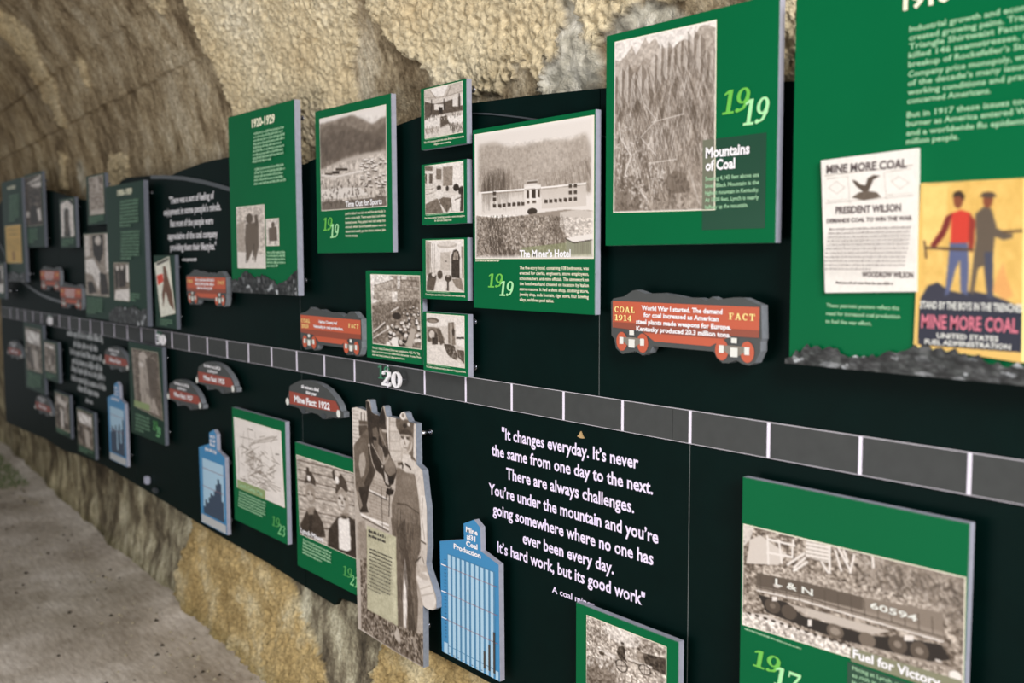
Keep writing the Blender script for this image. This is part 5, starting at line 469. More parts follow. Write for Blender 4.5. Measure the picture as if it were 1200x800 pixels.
def wall_material():
    m = bpy.data.materials.new('tunnel_wall_plaster'); m.use_nodes = True; nt = m.node_tree; b = nt.nodes['Principled BSDF']; N = nt.nodes.new; Lk = nt.links.new
    b.inputs['Roughness'].default_value = .9; b.inputs['Specular IOR Level'].default_value = .2
    tc = N('ShaderNodeTexCoord'); vc = N('ShaderNodeVertexColor'); vc.layer_name = 'zones'; sp = N('ShaderNodeSeparateColor'); Lk(vc.outputs[0], sp.inputs[0])
    def noise(scale, detail=6, vec=None, rough=.6):
        n = N('ShaderNodeTexNoise'); n.inputs['Scale'].default_value = scale; n.inputs['Detail'].default_value = detail; n.inputs['Roughness'].default_value = rough; Lk(vec or tc.outputs['Object'], n.inputs['Vector']); return n.outputs['Fac']
    def ramp(f, stops):
        r = N('ShaderNodeValToRGB'); Lk(f, r.inputs[0]); e = r.color_ramp.elements
        while len(e) < len(stops): e.new(.5)
        for q, (p, c) in zip(e, stops): q.position = p; q.color = s2l(c) + (1,)
        return r.outputs[0]
    def mix(f, a, c, typ='MIX', amt=None):
        x = N('ShaderNodeMix'); x.data_type = 'RGBA'; x.blend_type = typ
        if f is not None: Lk(f, x.inputs[0])
        else: x.inputs[0].default_value = amt
        Lk(a, x.inputs[6]); Lk(c, x.inputs[7]); return x.outputs[2]
    mp = N('ShaderNodeMapping'); mp.inputs['Scale'].default_value = (1, 1, .5); Lk(tc.outputs['Object'], mp.inputs[0])
    plaster = mix(None, ramp(noise(3, 5), [(.3, (.90, .83, .70)), (.55, (.96, .91, .80)), (.75, (1, .97, .90))]), ramp(noise(60, 6), [(.3, (.62, .56, .42)), (.6, (.98, .96, .90))]), 'MULTIPLY', .6)
    smooth = mix(None, ramp(noise(9, 8, mp.outputs[0], .65), [(.3, (.64, .58, .50)), (.48, (.80, .74, .65)), (.62, (.89, .84, .76)), (.78, (.98, .95, .88))]), ramp(noise(70, 8), [(.3, (.55, .52, .46)), (.65, (1, 1, .97))]), 'MULTIPLY', .8)
    smooth = mix(None, smooth, ramp(noise(4.5, 9, mp.outputs[0], .75), [(.38, (.68, .63, .56)), (.50, (.95, .93, .89)), (.60, (1, 1, 1))]), 'MULTIPLY', .8)
    smooth = mix(None, smooth, ramp(noise(38, 8, mp.outputs[0], .7), [(.36, (.66, .62, .55)), (.52, (1, 1, 1))]), 'MULTIPLY', .5)
    lowm = ramp(noise(7, 7, mp.outputs[0], .7), [(.34, (.30, .27, .24)), (.45, (.52, .48, .42)), (.54, (.76, .73, .65)), (.64, (.97, .95, .88))])
    lowg = ramp(noise(5, 6), [(.3, (.68, .58, .40)), (.5, (.84, .74, .55)), (.7, (.96, .91, .79))])
    base = mix(sp.outputs[0], smooth, plaster)
    lowmix = mix(sp.outputs[0], lowm, lowg); lowmix = mix(None, lowmix, ramp(noise(90, 6), [(.3, (.5, .47, .38)), (.62, (1, 1, .95))]), 'MULTIPLY', .7)
    base = mix(sp.outputs[2], base, lowmix)
    rock = ramp(noise(16, 8), [(.3, (.46, .44, .40)), (.5, (.74, .72, .66)), (.7, (.95, .93, .88))])
    base = mix(sp.outputs[1], base, rock)
    # light falloff toward the far end of the tunnel, painted into the wall colour
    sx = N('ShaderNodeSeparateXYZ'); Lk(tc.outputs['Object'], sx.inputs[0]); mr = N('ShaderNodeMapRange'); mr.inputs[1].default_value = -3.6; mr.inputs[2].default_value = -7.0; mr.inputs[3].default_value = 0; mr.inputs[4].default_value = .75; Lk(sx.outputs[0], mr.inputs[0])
    far_falloff = ramp(noise(2.2, 6), [(.3, (.66, .60, .51)), (.7, (1, .95, .84))]); base = mix(mr.outputs[0], base, far_falloff, 'MULTIPLY')
    # moss where the wall meets the floor
    mz = N('ShaderNodeMapRange'); mz.inputs[1].default_value = .10; mz.inputs[2].default_value = .0; Lk(sx.outputs[2], mz.inputs[0]); mm = N('ShaderNodeMath'); mm.operation = 'MULTIPLY'; Lk(mz.outputs[0], mm.inputs[0]); Lk(noise(9, 5), mm.inputs[1])
    base = mix(mm.outputs[0], base, ramp(noise(30), [(.3, (.25, .26, .13)), (.7, (.48, .46, .28))]))
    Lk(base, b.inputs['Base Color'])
    bp = N('ShaderNodeBump'); bp.inputs['Strength'].default_value = 1; bp.inputs['Distance'].default_value = .009; Lk(noise(110, 5), bp.inputs['Height']); bp2 = N('ShaderNodeBump'); bp2.inputs['Strength'].default_value = .5; bp2.inputs['Distance'].default_value = .01; Lk(noise(28, 6), bp2.inputs['Height']); Lk(bp.outputs[0], bp2.inputs['Normal']); Lk(bp2.outputs[0], b.inputs['Normal'])
    return m
tag(link('wall_back', me, wall_material()), kind='structure', label='curved tunnel wall of flaking cream plaster over brown concrete')

fx = axis((-11, -9, .1), (-9, -2.6, .028), (-2.6, 1.8, .1)); fy = axis((-4.6, -1.8, .1), (-1.8, .6, .028)); FX, FY = np.meshgrid(fx, fy)
FZ = (fb(FX, FY, .6, .6, 4) - .5) * .02 + (fb(FX, FY, .08, .05, 4, off=7) - .5) * .008
FZ += np.clip((FY - np.interp(-FX, [3.4, 4.43, 5.4, 7.1, 9.4], [.01, .048, .10, .207, .36]) + .12) * .25, 0, .03)
co = np.stack([FX, FY, FZ], -1).reshape(-1, 3); n_ = len(fx); i = (np.arange(len(fy) - 1)[:, None] * n_ + np.arange(n_ - 1)[None]).ravel()
me = grid_mesh('floor', co, np.stack([i, i + 1, i + n_ + 1, i + n_], -1)); me.polygons.foreach_set('use_smooth', np.ones(len(i), bool))
def floor_material():
    m = bpy.data.materials.new('worn_concrete_floor'); m.use_nodes = True; nt = m.node_tree; b = nt.nodes['Principled BSDF']; N = nt.nodes.new; Lk = nt.links.new
    tc = N('ShaderNodeTexCoord'); b.inputs['Roughness'].default_value = .85
    def noise(s, d=6, sc=None):
        n = N('ShaderNodeTexNoise'); n.inputs['Scale'].default_value = s; n.inputs['Detail'].default_value = d; n.inputs['Roughness'].default_value = .65
        if sc: mp = N('ShaderNodeMapping'); mp.inputs['Scale'].default_value = sc; mp.inputs['Rotation'].default_value = (0, 0, .5); Lk(tc.outputs['Object'], mp.inputs[0]); Lk(mp.outputs[0], n.inputs['Vector'])
        else: Lk(tc.outputs['Object'], n.inputs['Vector'])
        return n.outputs['Fac']
    def ramp(f, st):
        r = N('ShaderNodeValToRGB'); Lk(f, r.inputs[0]); e = r.color_ramp.elements
        while len(e) < len(st): e.new(.5)
        for q, (p, c) in zip(e, st): q.position = p; q.color = s2l(c) + (1,)
        return r.outputs[0]
    def mix(a, c, t, amt):
        x = N('ShaderNodeMix'); x.data_type = 'RGBA'; x.blend_type = t; x.inputs[0].default_value = amt; Lk(a, x.inputs[6]); Lk(c, x.inputs[7]); return x.outputs[2]
    c = mix(ramp(noise(2.2, 7), [(.3, (.76, .71, .67)), (.5, (.85, .81, .77)), (.7, (.93, .90, .87))]), ramp(noise(12, 8, (1, 5, 1)), [(.32, (.66, .62, .58)), (.62, (1, 1, 1))]), 'MULTIPLY', .6)
    c = mix(c, ramp(noise(1.1, 4), [(.35, (.72, .70, .62)), (.6, (1, .99, .98))]), 'MULTIPLY', .6)
    Lk(c, b.inputs['Base Color']); bp = N('ShaderNodeBump'); bp.inputs['Strength'].default_value = .7; bp.inputs['Distance'].default_value = .008; Lk(noise(45, 7), bp.inputs['Height']); Lk(bp.outputs[0], b.inputs['Normal']); return m
tag(link('floor', me, floor_material()), kind='structure', label='worn grey-brown concrete tunnel floor')

# loose grit and moss along the foot of the wall: beyond counting
def grit(name, n, m, xr, yo, size, seed, label, cat):
    r = random.Random(seed); V = []; F = []
    for _ in range(n):
        x = r.uniform(*xr); yb = float(np.interp(-x, [3.4, 4.43, 5.4, 7.1, 9.4], [.01, .048, .10, .207, .36])); y = yb - abs(r.gauss(0, yo)) - .015; s = size * r.uniform(.4, 1.6); b = len(V); z = .002
        a = r.uniform(0, 6.28)
        for k in range(5): V.append((x + s * math.cos(a + k * 1.256) * r.uniform(.7, 1.2), y + s * math.sin(a + k * 1.256) * r.uniform(.7, 1.2), z - .003))
        V.append((x, y, z + s * .7)); F += [(b + k, b + (k + 1) % 5, b + 5) for k in range(5)]
    me = bpy.data.meshes.new(name); me.from_pydata(V, [], F); o = set_origin(link(name, me, m)); return tag(o, label, cat, kind='stuff')
grit('floor_grit', 420, mat('grit_pale', (.62, .58, .50), .9, var=.3, scale=40), (-8.6, -3.0), .22, .008, 3, 'loose pale grit scattered on the floor along the foot of the wall', 'grit')
grit('dead_leaves', 120, mat('leaf_litter', (.22, .19, .15), .9), (-7.6, -3.2), .30, .010, 8, 'dark leaf crumbs scattered on the concrete floor', 'leaf litter')
def tufts(name, n, m, xr, off, hgt, seed, label):
    r = random.Random(seed); V = []; F = []
    for _ in range(n):
        x = r.uniform(*xr); yb = float(np.interp(-x, [3.4, 4.43, 5.4, 7.1, 9.4], [.01, .048, .10, .207, .36])); y = yb - off(r); a = r.uniform(0, 6.28); h = hgt * r.uniform(.4, 1.3); b = len(V); w_ = .004
        V += [(x - w_ * math.cos(a), y - w_ * math.sin(a), -.004), (x + w_ * math.cos(a), y + w_ * math.sin(a), -.004), (x + r.gauss(0, h * .4), y + r.gauss(0, h * .4), h)]; F.append((b, b + 1, b + 2))
    me = bpy.data.meshes.new(name); me.from_pydata(V, [], F); return tag(set_origin(link(name, me, m)), label, 'moss', kind='stuff')
tufts('moss_fringe', 2600, mat('moss_green', (.42, .42, .24), .9, var=.3, scale=30), (-8.6, -3.0), lambda r: .012 + abs(r.gauss(0, .018)), .018, 4, 'thin olive moss fringe where the wall meets the floor')
tufts('grass_patch', 1500, mat('grass_green', (.38, .45, .27), .9, var=.3, scale=20), (-9.2, -7.65), lambda r: .10 + r.uniform(0, .32), .035, 6, 'bright green grass patch on the floor at the far left edge')

# ------------------------------------------------------------------ backboard
KB = (1.6 - .006) / (1.6 - .02)
def bp_(x, z): return (x * KB, 1.6 + (z - 1.6) * KB)
TOP = [(-7.62,1.93),(-7.443,1.981),(-7.339,2.01),(-6.6,2.03),(-6.207,1.999),(-5.85,1.95),(-5.51,1.908),(-5.3,1.895),(-5.05,1.94),(-4.928,1.978),(-4.841,1.985),(-4.56,1.975),(-4.343,1.954),(-4.144,1.972),(-3.916,1.986),(-3.683,1.987),(-3.4,1.965),(-3.08,1.914),(-2.995,1.927),(-2.75,1.965),(-2.496,1.983),(-2.376,1.994),(-2.129,2.002),(-1.901,1.992),(-1.641,1.976),(-1.38,1.95),(-1.129,1.921),(-.727,1.886),(-.2,1.84)]
BOT = [(-7.62,.485),(-7.552,.491),(-7.0,.50),(-6.489,.514),(-6.15,.50),(-5.8,.52),(-5.398,.534),(-4.9,.52),(-4.415,.505),(-4.1,.49),(-3.804,.483),(-3.428,.478),(-3.15,.465),(-2.915,.455),(-2.88,.49),(-2.753,.499),(-2.45,.49),(-2.352,.475),(-2.065,.474),(-1.2,.46),(-.2,.45)]
TOP = [bp_(*p) for p in TOP]; BOT = [bp_(*p) for p in BOT]
YB = -.006
bb = root('exhibit_backboard', (-3.9, 0, .45), 'long black exhibit backboard with hill-shaped top edge covering the tunnel wall', 'backboard')
def cut(line, x0, x1):
    xs_ = [p[0] for p in line]; zs_ = [p[1] for p in line]; out = [(x0, float(np.interp(x0, xs_, zs_)))] + [p for p in line if x0 < p[0] < x1] + [(x1, float(np.interp(x1, xs_, zs_)))]; return out
def board(edges, lower):
    for x0, x1 in zip(edges, edges[1:]):
        x0 += .0012; x1 -= .0012
        if lower: pts = cut(BOT, x0, x1) + [(x1, 1.2485), (x0, 1.2485)]
        else: pts = [(x0, 1.2505), (x1, 1.2505)] + cut(TOP, x0, x1)[::-1]
        prism('board_sheet', pts, YB, .012, M['black'], bb)
board([-7.62, -6.108, -4.628, -3.148, -1.668, -.2], False); board([-7.62, -6.66, -4.903, -3.148, -1.393, -.2], True)
M['joint'] = mat('joint_grey', (.42, .44, .44), .4)
for x, za, zb in [(x, 1.285, 1.88) for x in (-6.108, -4.628, -3.148, -1.668)] + [(x, .56, 1.215) for x in (-6.66, -4.903, -3.148, -1.393)]:
    bm = bmesh.new(); box_bm(bm, x - .0012, x + .0012, YB + .0006, .010, za, zb); bm_obj('joint_filler', bm, M['joint'], bb)
for x in (-7.3, -6.2, -5.1, -4.0, -2.9, -1.8, -.7):
    for z in (.62, 1.7): bm = bmesh.new(); box_bm(bm, x - .03, x + .03, .012, .10, z - .02, z + .02); bm_obj('wall_batten', bm, M['edge_dark'], bb)
# thin curved hill lines across the board
def curve_strip(pts, w_, y0):
    bm = bmesh.new(); q = [bp_(*p) for p in pts]; pl = []
    L = [(x, z + w_ / 2) for x, z in q]; Rr = [(x, z - w_ / 2) for x, z in q]
    prism_bm(bm, L + Rr[::-1], y0, YB); bm_obj('hill_line', bm, M['edge_dark'], bb)
curve_strip([(-4.521,1.966),(-4.348,1.955),(-4.132,1.936),(-3.934,1.910),(-3.772,1.884),(-3.673,1.866),(-3.52,1.83)], .016, YB - .006)
curve_strip([(-2.2,1.981),(-2.130,1.976),(-2.048,1.965),(-1.986,1.954),(-1.926,1.943),(-1.86,1.93),(-1.70,1.885),(-1.6,1.86)], .004, YB - .004)
curve_strip([(-7.489,1.717),(-7.388,1.665),(-7.233,1.530),(-7.002,1.482),(-6.751,1.438),(-6.484,1.397),(-6.260,1.377),(-6.047,1.365),(-5.7,1.36)], .016, YB - .006)
# quotes printed on the board
k = lambda x0, x1, z: (x0 * KB, x1 * KB, 1.6 + (z - 1.6) * KB)
def quote(name, rows, cap, bold=.012, m='quote'):
    letters(name, [(s,) + k(x0, x1, z) + (cap,) for s, x0, x1, z in rows], YB - .0008, M[m], bb, bold)
quote('quote_lettering', [('"It changes everyday. It\u2019s never', -2.012, -1.527, 1.140), ('the same from one day to the next.', -2.055, -1.483, 1.091), ('There are always challenges.', -1.994, -1.539, 1.039), ('You\u2019re under the mountain and you\u2019re', -2.068, -1.466, .986), ('going somewhere where no one has', -2.051, -1.480, .9355), ('ever been every day.', -1.928, -1.602, .885), ('It\u2019s hard work, but its good work"', -2.032, -1.504, .838)], .0285, .022)
quote('quote_credit', [('A coal miner', -1.815, -1.665, .788)], .015)
quote('quote_lettering', [('"There was a sort of feeling of', -4.315, -3.832, 1.839), ('enjoyment in some people\u2019s minds.', -4.384, -3.767, 1.792), ('But most of the people were', -4.310, -3.846, 1.741), ('appreciative of the coal company', -4.343, -3.808, 1.688), ('providing them their lifestyles."', -4.319, -3.822, 1.640)], .0285, .018, 'white')
x0, x1, z = k(-4.19, -4.02, 1.591); fine_print('quote_credit', x0, x1, z + .018, z, 1, YB - .0008, M['white'], bb, 3, last=1)
for j, (x0, x1, z) in enumerate([(-5.958,-5.303,1.172),(-5.841,-5.398,1.118),(-5.910,-5.331,1.071),(-5.883,-5.338,1.021),(-5.901,-5.290,.977),(-5.909,-5.285,.925),(-5.791,-5.409,.878),(-5.65,-5.52,.83)]):
    a, b_, c_ = k(x0, x1, z); fine_print('quote_lettering' if j < 7 else 'quote_credit', a, b_, c_ + .045, c_ - .005, 1, YB - .0008, M['silver'], bb, 20 + j, last=1, weight=.5 if j < 7 else .3)

# ------------------------------------------------------------------ timeline strip
tl = root('timeline_strip', (-3.9, YB, 1.214), 'grey timeline strip with white year ticks running along the middle of the black backboard', 'timeline')
for x0, x1 in zip([-7.6, -6.0, -4.48, -2.96, -1.438], [-6.0, -4.48, -2.96, -1.438, -.2]):
    bm = bmesh.new(); box_bm(bm, x0 + .0006, x1 - .0006, YB - .004, YB - .0002, 1.214, 1.285); bm_obj('strip_segment', bm, M['strip'], tl)
bm = bmesh.new(); box_bm(bm, -7.6, -.2, YB - .0046, YB - .004, 1.2835, 1.285); box_bm(bm, -7.6, -.2, YB - .0046, YB - .004, 1.214, 1.2152); bm_obj('edge_line', bm, mat('strip_edge_glint', (.78, .76, .80), .4), tl)  # thin edge lines, made pale to paint in the reflection on the edges
tm = bpy.data.meshes.new('year_tick')
b2 = bmesh.new(); box_bm(b2, -.0033, .0033, -.0012, 0, -.034, .034); b2.to_mesh(tm); b2.free(); tm.materials.append(M['tick'])
for n in range(-1, 34):
    x = -.794 - .1982 * n
    o = bpy.data.objects.new('year_tick', tm); COL.objects.link(o); o.parent = tl; o.location = (x + 3.9, -.0041, 1.2495 - 1.214)
def numeral(first, second, x, label, shown=True):
    t = root('decade_numeral', (x, YB, 1.23), label, 'numeral', 'decade numerals on the timeline strip')
    P = slab_fit(second, x - .056, x + .058, 1.226, .046)
    me = polys_mesh('white_digits', P, YB - .0285, M['white'], t)
    so = me.modifiers.new('thickness', 'SOLIDIFY'); so.thickness = .006; so.offset = 0
    polys_mesh('green_digits', slab_fit(first, x - .112, x - .038, 1.240, .040), YB - .009, M['teal'], t)
    bm = bmesh.new(); cyl_y(bm, x - .025, 1.248, YB - .0262, YB, .005); cyl_y(bm, x + .028, 1.248, YB - .0262, YB, .005); bm_obj('spacer', bm, M['steel'], t)
numeral('19', '20', -2.517, 'white raised 20 over green 19 numeral beneath the company store photograph')
numeral('19', '30', -4.43, 'white raised 30 numeral below the magazine panel on the timeline strip')
numeral('19', '40', -6.255, 'farthest white raised 40 numeral, small and blurred at left of the timeline strip')

# ------------------------------------------------------------------ stand-off panels
FR = -.045; TH = .017
def standoffs(t, spots, y0):
    for x, z in spots:
        bm = bmesh.new(); cyl_y(bm, x, z, y0, YB, .0065, 16); cyl_y(bm, x, z, YB - .003, YB, .009, 16)
        o = bm_obj('standoff', bm, M['steel'], t)
        for p in o.data.polygons: p.use_smooth = len(p.vertices) == 4
def panel(x0, x1, z0, z1, label, name='photo_sign', cat='sign', group=None, fr=FR, th=TH, face='green'):
    far = x1 < -4.15  # panels far along the wall take the colours with falloff painted in
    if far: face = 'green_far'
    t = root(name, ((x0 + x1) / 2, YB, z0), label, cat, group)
    bm = bmesh.new(); box_bm(bm, x0, x1, fr, fr + th, z0, z1, .0009)
    for f in bm.faces: f.material_index = 0 if f.normal.y < -.7 else 1
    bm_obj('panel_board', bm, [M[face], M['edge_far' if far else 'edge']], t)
    i = .022 if x1 - x0 < .25 else .05; standoffs(t, [(x0 + i, z0 + i), (x1 - i, z0 + i), (x0 + i, z1 - i), (x1 - i, z1 - i)], fr + th)
    return t
def Q(x0, x1, z0, z1): return [(x0, z1), (x1, z1), (x1, z0), (x0, z0)]
def year(t, a, b, x0, x1, z0, z1, y, dim=False):
    """two overlapping slanted numerals: first pair bright green, second pair pale and lower"""
    w_, h = x1 - x0, z1 - z0
    polys_mesh('year_numeral', slab_fit(a, x0, x0 + w_ * .56, z0 + h * .36, h * .62, .18), y, M['green_dimleaf' if dim else 'leaf_green'], t)
    polys_mesh('year_numeral', slab_fit(b, x0 + w_ * .42, x0 + w_ * .92, z0, h * .66, .18), y - .0004, M['green_dimpale' if dim else 'pale_green'], t)
f1 = FR - .0012; f2 = FR - .0018
# --- the hotel
t = panel(-2.097, -1.641, 1.474, 1.928, 'green panel with large hotel photograph and paragraph, right of the column of small panels')
picture('photograph', 'hotel', Q(-2.086, -1.646, 1.601, 1.915), f1, t, .0024, .0018)
letters('panel_title', [('The Miner\u2019s Hotel', -1.906, -1.721, 1.604, .0165)], f2, M['white'], t, .03)
letters('body_text', [(s, -1.907, -1.661 if i < 6 else -1.78, 1.5745 - i * .0128, .0078) for i, s in enumerate(['The five-story hotel, containing 108 bedrooms, was', 'erected for clerks, engineers, store employees,', 'schoolteachers, and mine officials. The stonework on', 'the hotel was hand chiseled on location by Italian', 'stone masons. It had a shoe shop, clothing store,', 'jewelry shop, soda fountain, cigar store, four bowling', 'alleys, and three pool tables.'])], f1, M['cream'], t, .012)
year(t, '19', '19', -2.037, -1.922, 1.508, 1.564, f1)
fine_print('credit_line', -2.086, -1.985, 1.5975, 1.5925, 1, f1, M['cream'], t, 4, last=1)
# --- the mountains
t = panel(-1.609, -1.157, 1.628, 2.080, 'green panel with sepia mountain ridge photograph above the large rust coal car')
picture('photograph', 'mountains', [(-1.581, 2.062), (-1.304, 2.058), (-1.302, 1.695), (-1.583, 1.700)], f1, t, .0021, .0017)
polys_mesh('text_patch', [rect(-1.333, -1.181, 1.656, 1.832)], FR - .0006, M['green_dark'], t)
polys_mesh('title_haze', [rect(-1.333, -1.304, 1.696, 1.832)], f1 - .0004, mat('patch_over_photo', (.42, .43, .36), .5), t)
letters('panel_title', [('Mountains', -1.325, -1.218, 1.797, .019), ('of Coal', -1.325, -1.252, 1.772, .019)], f2 - .0004, M['white'], t, .035)
letters('body_text', [(s, -1.325, x1, 1.752 - i * .0138, .0078) for i, (s, x1) in enumerate([('Soaring 4,145 feet above sea', -1.195), ('level, Black Mountain is the', -1.195), ('highest mountain in Kentucky.', -1.195), ('At 1800 feet, Lynch is nearly', -1.195), ('halfway up the mountain.', -1.220)])], f2 - .0004, M['mint'], t, .012)
year(t, '19', '19', -1.289, -1.168, 1.850, 1.922, f1)
# --- sports
t = panel(-2.942, -2.485, 1.620, 2.070, 'green panel with hillside mining town photograph, between the tall decade panel and the small panels')
picture('photograph', 'valley', [(-2.910, 2.043), (-2.512, 2.041), (-2.513, 1.753), (-2.908, 1.755)], f1, t, .0036, .0020)
letters('panel_title', [('Time Out for Sports', -2.753, -2.539, 1.760, .0165)], f2, M['white'], t, .03)
letters('body_text', [(s, -2.756, -2.522 if i < 5 else -2.68, 1.736 - i * .0135, .0078) for i, s in enumerate(['Lynch\u2019s ballpark was laid out and fine electrically lit', 'tennis courts built. There were black and white', 'baseball teams. They played rival coal camps but', 'not each other. Good baseball players were in', 'demand and usually got the choice outdoor jobs', 'from the company.'])], f1, M['cream'], t, .008)
year(t, '19', '19', -2.902, -2.790, 1.667, 1.733, f1)
# --- four small panels
for z0, art, dz, lab, caps in ((1.897, 'dining_hall', 0, 'topmost of four small green panels, photograph of a hotel dining room', ['This 1919 photograph of the main dining room shows the', 'elegant resort seating.']),
        (1.693, 'sitting_room', 0, 'second small green panel down, photograph of people seated round a table', ['Handsome interior furnishings provide a warm atmosphere', 'for the hotel reading room.']),
        (1.491, 'parlor', 0, 'third small green panel down, photograph of a parlor with an arched doorway', ['The small parlor just off the lobby provided a more intimate setting.']),
        (1.291, 'lobby', 0, 'lowest of four small green panels, photograph of a lobby with round ceiling ornament', ['The Lobby had leather and wicker chairs and a large gramophone.'])):
    n = len(caps); zb = z0 + (.030 if n == 2 else .023)
    t = panel(-2.334, -2.122, z0, z0 + .1645, lab, group='column of four small photo panels')
    picture('photograph', art, Q(-2.314, -2.138, zb, z0 + .159), f1, t, .0032, .0020)
    letters('caption', [(s, -2.318 if i == 0 else -2.27, -2.132 if i == 0 else -2.19, z0 + (.0165 if n == 2 else .010) - i * .0085, .0052) for i, s in enumerate(caps)], f1, M['cream'], t, .012)
    fine_print('credit_line', -2.312, -2.20, zb - .002, zb - .0055, 1, f1, M['mint'], t, 7, last=1)
# --- company store
t = panel(-2.666, -2.356, 1.302, 1.5655, 'dark green panel with crowded company store photograph, left of the small panels', fr=-.030, th=.015, face='green')
picture('photograph', 'crowd', [(-2.635, 1.554), (-2.369, 1.553), (-2.365, 1.347), (-2.628, 1.347)], -.0312, t, .0034, .0020)
letters('caption', [(s, -2.632, x1, 1.331 - i * .0105, .0062) for i, (s, x1) in enumerate([('The U.S. Supply Company Store was completed in 1922. The "Big', -2.372), ('Store" as it was commonly called was in the center of town. There', -2.366), ('were two branch stores in other parts of town.', -2.45)])], -.0312, M['cream'], t, .012)
# --- mine map
t = panel(-3.655, -3.202, .600, 1.037, 'green panel with a white mine map, between a small blue chart and the miners panel')
picture('mine_map', 'mine_map', [(-3.638, 1.001), (-3.236, .999), (-3.218, .731), (-3.624, .733)], f1, t, .0045, .0022)
polys_mesh('title_patch', [rect(-3.618, -3.374, .730, .764)], f1 - .0004, M['lichen'], t)
letters('panel_title', [('Lynch Camp Map', -3.60, -3.395, .740, .015)], f2 - .0004, M['mint'], t, .01)
fine_print('body_text', -3.605, -3.366, .722, .660, 6, f1, M['mint'], t, 31, last=.9)
year(t, '19', '23', -3.326, -3.208, .624, .684, f1, True)
# --- two miners
t = panel(-3.130, -2.694, .544, .977, 'green panel with photograph of two capped miners, partly behind the tall mule cutout')
picture('photograph', 'two_miners', [(-3.120, .933), (-2.719, .934), (-2.703, .663), (-3.104, .661)], f1, t, .0040, .0020)
letters('panel_title', [('Lynch Miners', -3.097, -2.935, .668, .0165)], f2, M['white'], t, .03)
fine_print('body_text', -3.082, -2.879, .650, .597, 5, f1, M['mint'], t, 32, last=.7)
year(t, '19', '21', -2.812, -2.700, .570, .624, f1, True)
# --- gondola car
t = panel(-1.224, -.773, .725, 1.177, 'large green panel at lower right with photograph of a loaded railway coal car')
picture('photograph', 'gondola', [(-1.219, 1.084), (-.777, 1.088), (-.775, .900), (-1.218, .885)], f1, t, .0018, .0013)
polys_mesh('title_patch', [[(-.978, .887), (-.777, .889), (-.777, .918), (-.978, .912)]], f1 - .0004, mat('title_haze', (.50, .50, .40), .5), t)
letters('panel_title', [('Fuel for Victory', -.974, -.812, .895, .0155)], f2 - .0004, M['white'], t, .03)
polys_mesh('text_patch', [rect(-.985, -.779, .75, .883)], FR - .0006, M['green_dark'], t)
letters('body_text', [(s, -.975, x1, .872 - i * .0125, .0072) for i, (s, x1) in enumerate([('Mining at Lynch, consistently one of', -.80), ('as rich in quality as anywhere', -.82), ('in the country, began in', -.84)])], f1, M['mint'], t, .01)
letters('car_lettering', [('L & N', -1.142, -1.059, .984, .0115), ('60594', -.943, -.856, .9935, .0105)], f2, M['lightgrey'], t, .02)
year(t, '19', '17', -1.194, -1.075, .790, .846, f1)
fine_print('credit_line', -1.212, -1.08, .880, .875, 1, f1, M['mint'], t, 5, last=1)
# --- men with cart
t = panel(-1.702, -1.383, .548, .7985, 'green panel with photograph of two men and a wheeled cart, below the white quotation')
picture('photograph', 'cart_men', Q(-1.664, -1.417, .585, .7775), f1, t, .0019, .0016)
# --- far panels, upper row
def far_panel(rc_, art, pq, label, capn=0, capr=None, step=.008, group=None, **kw):
    t = panel(*rc_, label, group=group, **kw); y = kw.get('fr', FR) - .0012
    picture('photograph', art, pq, y, t, step, step * .35)
    if capr: fine_print('caption', *capr, capn, y, M['mint_dim'], t, int(abs(rc_[0]) * 10))
    return t
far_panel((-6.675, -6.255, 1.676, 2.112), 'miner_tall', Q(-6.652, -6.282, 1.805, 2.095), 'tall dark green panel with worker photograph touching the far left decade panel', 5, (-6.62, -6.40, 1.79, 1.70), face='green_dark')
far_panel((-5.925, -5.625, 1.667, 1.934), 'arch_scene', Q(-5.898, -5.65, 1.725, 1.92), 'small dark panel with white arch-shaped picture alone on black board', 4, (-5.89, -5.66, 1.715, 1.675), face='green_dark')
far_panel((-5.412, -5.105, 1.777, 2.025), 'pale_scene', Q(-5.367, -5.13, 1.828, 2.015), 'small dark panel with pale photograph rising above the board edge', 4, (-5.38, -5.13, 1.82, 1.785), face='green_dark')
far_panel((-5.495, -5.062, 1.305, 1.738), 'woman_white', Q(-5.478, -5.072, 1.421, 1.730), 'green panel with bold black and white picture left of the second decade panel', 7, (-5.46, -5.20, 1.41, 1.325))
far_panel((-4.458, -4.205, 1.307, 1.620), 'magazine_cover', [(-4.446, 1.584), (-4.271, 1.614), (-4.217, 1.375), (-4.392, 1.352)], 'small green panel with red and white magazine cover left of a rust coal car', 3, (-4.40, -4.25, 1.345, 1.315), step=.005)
far_panel((-7.40, -7.10, 1.352, 1.588), 'group_white', Q(-7.36, -7.14, 1.39, 1.57), 'dark panel at left frame edge below the yellow newspaper', fr=-.085, th=.015, face='green_dark')
